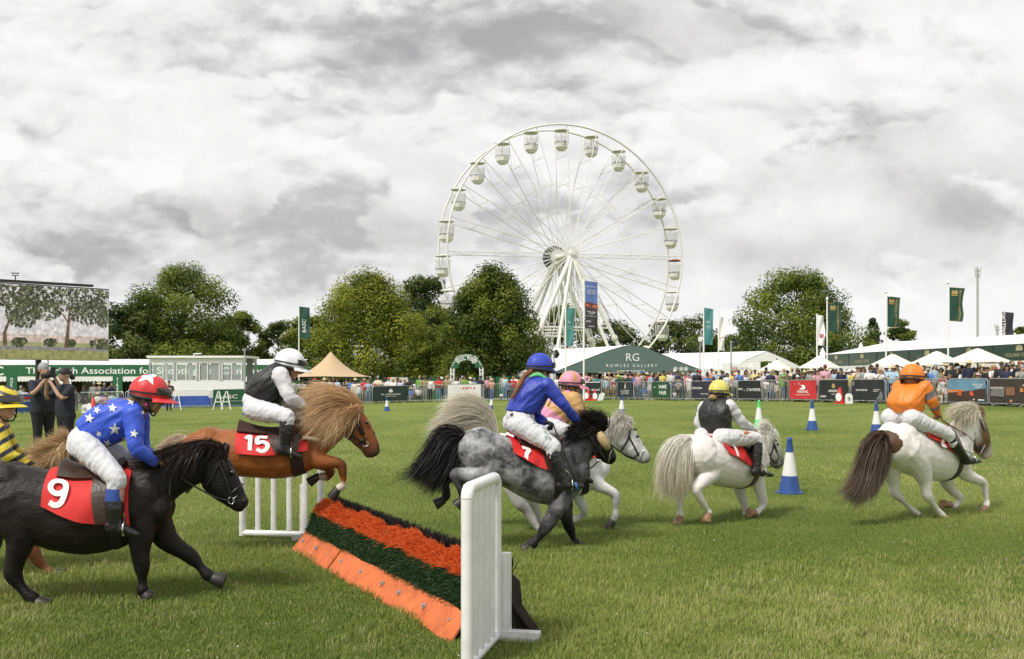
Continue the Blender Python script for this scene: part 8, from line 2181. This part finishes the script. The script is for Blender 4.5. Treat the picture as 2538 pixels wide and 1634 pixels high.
# figures that stand apart
def figure(u, D, h, pose, rot, label, shirt, tro, hair, hc, face=True, build=1.0, tone=0, voxel=.012, base=None, group=None, extra=None, sleeve='short'):
 p = base or onground(u, D); T = thing('person', label, 'person', tuple(p), group, R(rot)); k = h / 1.75; T.scale = (k, k, k)
 H_ = human(pose, voxel, face, build, sleeve)
 for nm, m in (('body', M_skin), ('shirt', shirt), ('trousers', tro), ('shoes', M_leather_black)): part(T, nm, H_[nm], m, local=True)
 hm = HW[hair].copy(); hm.materials.clear(); part(T, 'hair', hm, M_hairc(hc), local=True)
 HMx = Matrix.Translation((0, -.02, 1.635)) @ Matrix.Rotation(R(-90), 4, 'Z')
 if face:
  for s in (1, -1):
   for nm, x, r, m in (('eye', .082, .0115, M_eyewhite), ('iris', .090, .0065, M_eye)):
    mb = MB(); mb.ball(HMx @ Vector((x, s * .032, .006)), r, 8, 6); part(T, nm, smooth_mesh(mb.mesh(nm)), m, local=True)
 if extra: extra(T)
 return T
M_navy_polo = mat('navy_polo', (.012, .014, .026), .8, noise=.15, nscale=12, bump=.4, bscale=30); M_navy_tr = mat('dark_trousers', (.011, .011, .015), .85, noise=.2, nscale=8, bump=.4, bscale=20)
def phone(T):
 mb = MB(); mb.box((0, -.40, 1.60), (.078, .012, .155)); part(T, 'phone', mb, M_black, local=True)
 mb = MB(); mb.tube([(.172 * math.cos(t), .135 * math.sin(t) - .005, .955) for t in np.linspace(0, 2 * math.pi, 25)], .022, 6, cap=False); part(T, 'belt', mb, M_leather_brown, local=True)
def camera_(T):
 mb = MB(); mb.box((0, -.26, 1.64), (.15, .08, .10)); mb.box((0, -.26, 1.70), (.07, .07, .04)); c = part(T, 'camera', mb, M_black, local=True)
 mb = MB(); mb.tube([(0, -.28, 1.635), (0, -.37, 1.62), (0, -.42, 1.61)], [.045, .045, .05], 16); part(c, 'lens', smooth_mesh(mb.mesh('lens'), 50), M_black, local=True)
 mb = MB(); mb.ball((0, .12, 1.60), (.05, .05, .05)); part(T, 'hair_bun', smooth_mesh(mb.mesh('hair_bun')), M_hairc('dark'), local=True)
figure(107, 17.6, 1.80, 'p', 48, 'grey-haired man in navy polo shirt photographing with his phone', M_navy_polo, M_navy_tr, 'short', 'grey', build=1.22, tone=1, extra=phone, group='two photographers on the grass')
figure(163, 16.9, 1.70, 'p', -38, 'dark-haired woman in navy polo shirt aiming a black camera', M_navy_polo, M_navy_tr, 'short', 'dark', build=1.15, tone=1, extra=camera_, group='two photographers on the grass')
figure(419, 56, 1.72, 'f', 10, 'steward in black and red standing before the white cabin', mat('black_red', (.04, .012, .012), .8, noise=.8, nscale=3), M_cl('black'), 'short', 'brown', face=False, voxel=.022)
figure(573, 67, 1.75, 's', -20, 'dark figure seen through the cabin\'s right window', M_cl('black'), M_cl('black'), 'short', 'dark', face=False, voxel=.024, base=WP(573, 982, 67))

# passengers in the upper gondolas
_w = [o for o in bpy.data.objects if o.name == 'ferris_wheel'][0]
for i, nm in ((0, 'topmost gondola'), (1, 'gondola left of the topmost'), (23, 'gondola right of the topmost'), (22, 'second gondola right of the topmost'), (21, 'third gondola right of the topmost'), (20, 'fourth gondola right of the topmost')):
 a = R(91.5) + 2 * math.pi * i / 24; G = [o for o in _w.children if o.name.split('.')[0] == 'gondola'][i]
 for s, sd in ((-1, 'left'), (1, 'right')):
  q = _w.location + G.location + Vector((.46 * s, -.1, -2.5)); T = thing('person', '%s passenger sitting in the %s' % (sd, nm), 'person', tuple(q), 'passengers on the Ferris wheel', R(-60 * s))
  for k2, m2 in (('body', mat('skin_tone1', SKIN_T[1])), ('shirt', M_cl(('black', 'navy', 'maroon', 'grey')[(i + s) % 4])), ('trousers', M_cl('navy'))):
   o = bpy.data.objects.new(k2, HUM['t'][k2]); COL.objects.link(o); o.parent = T; o.material_slots[0].link = 'OBJECT'; o.material_slots[0].material = m2
  o = bpy.data.objects.new('hair', HW['short']); COL.objects.link(o); o.parent = T; o.location.z = -.47; o.material_slots[0].link = 'OBJECT'; o.material_slots[0].material = M_hairc('dark')
# ---------------------------------------------------------------- grass, clover and small flowers
def grass_mat():
 m = bpy.data.materials.new('grass_blades'); m.use_nodes = True; nt = m.node_tree; N, L = nt.nodes.new, nt.links.new
 b = nt.nodes['Principled BSDF']; at = N('ShaderNodeAttribute'); at.attribute_name = 'Col'; L(at.outputs['Color'], b.inputs['Base Color']); b.inputs['Roughness'].default_value = .5; b.inputs['Specular IOR Level'].default_value = .3
 t = N('ShaderNodeBsdfTranslucent'); L(at.outputs['Color'], t.inputs[0]); s = N('ShaderNodeMixShader'); s.inputs[0].default_value = .3; L(b.outputs[0], s.inputs[1]); L(t.outputs[0], s.inputs[2]); L(s.outputs[0], nt.nodes['Material Output'].inputs[0])
 return m
M_grass = grass_mat()
def grass(name, N_, y0, y1, h, w, seed, pw=1.0):
 rng = np.random.RandomState(seed)
 # denser towards the camera, over the strip of ground that the photograph shows
 q = rng.uniform(0, 1, N_); y = 1 / ((1 / y0) * (1 - q) + (1 / y1) * q) if pw == 1 else y0 * (y1 / y0) ** q
 x = rng.uniform(-.70, .70, N_) * y
 vx, vy = x * 1.0, y * 1.0
 def pn(s, o): return np.array([mnoise.noise((a * s + o, b * s - o, 1.3)) for a, b in zip(vx, vy)])
 n1 = pn(.55, 3.1); n2 = pn(2.6, 7.7); n3 = pn(.18, 1.9)
 tall = np.clip(1 + .7 * n2 + .45 * n1, .25, 1.9)
 bare = n2 + .5 * n1 > .42
 hh = np.where(bare & (rng.uniform(0, 1, N_) < .75), .25, 1.0) * h * tall * rng.uniform(.45, 1.2, N_); ww = w * rng.uniform(.7, 1.3, N_)
 a = rng.uniform(0, 2 * math.pi, N_); lean = rng.uniform(.15, .85, N_); la = rng.normal(.6, 1.3, N_)
 d = np.stack([np.cos(la), np.sin(la), 0 * la], 1); s = np.stack([np.cos(a), np.sin(a), 0 * a], 1)
 gzv = .019 * np.clip(x, -60, 60) * (lambda t: t * t * (3 - 2 * t))(np.clip((y - 14) / 26, 0, 1))
 B = np.stack([x, y, gzv], 1); up = np.array([0, 0, 1.0])
 m1 = B + up * (hh * .55)[:, None] + d * (hh * lean * .22)[:, None]; tp = B + up * (hh * (1 - .25 * lean))[:, None] + d * (hh * lean * .75)[:, None]
 V = np.stack([B - s * ww[:, None], B + s * ww[:, None], m1 + s * (ww * .8)[:, None], m1 - s * (ww * .8)[:, None], tp], 1)
 i0 = (np.arange(N_) * 5)[:, None]
 loops = np.concatenate([i0 + np.array([[0, 1, 2, 3]]), i0 + np.array([[3, 2, 4]])], 1).reshape(-1)
 me = bpy.data.meshes.new(name); me.vertices.add(N_ * 5); me.vertices.foreach_set('co', V.reshape(-1)); me.loops.add(N_ * 7); me.loops.foreach_set('vertex_index', loops.astype(np.int32))
 st = (np.arange(N_) * 7)[:, None] + np.array([[0, 4]]); tt = np.tile([4, 3], N_)
 me.polygons.add(N_ * 2); me.polygons.foreach_set('loop_start', st.reshape(-1).astype(np.int32)); me.polygons.foreach_set('loop_total', tt.astype(np.int32)); me.update(calc_edges=True)
 c0, c1, c2 = np.array([.140, .205, .036]), np.array([.345, .385, .100]), np.array([.52, .46, .25])
 f = np.clip(.46 + .6 * n1 + .45 * n3 + .3 * n2 + rng.normal(0, .2, N_), 0, 1)[:, None]; C = c0 * (1 - f) + c1 * f
 dry = (rng.uniform(0, 1, N_) < np.clip(.10 + .5 * (n2 * .7 + n3), .03, .6))[:, None]; C = np.where(dry, C * .35 + c2 * .65, C)
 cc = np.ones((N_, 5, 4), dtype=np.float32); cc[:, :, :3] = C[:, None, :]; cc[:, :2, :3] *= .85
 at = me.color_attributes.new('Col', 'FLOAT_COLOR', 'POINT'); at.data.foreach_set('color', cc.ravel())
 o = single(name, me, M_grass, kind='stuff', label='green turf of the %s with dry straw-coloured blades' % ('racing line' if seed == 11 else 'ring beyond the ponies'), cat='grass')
grass('grass', 345000, 4.9, 17.0, .046, .0027, 11); grass('far_grass', 100000, 14.0, 62.0, .045, .0065, 12, 2)
rng = np.random.RandomState(8); mb = MB()
for _ in range(50):
 y = 5.2 * (2.4 ** rng.uniform(0, 1)); x = rng.uniform(-.5, .5) * y; mb.ball((x, y, rng.uniform(.04, .075)), rng.uniform(.003, .006), 6, 4)
single('clover_flowers', mb, mat('clover', (.60, .55, .52), .8), kind='stuff', label='small white clover flowers scattered in the turf', cat='flowers')
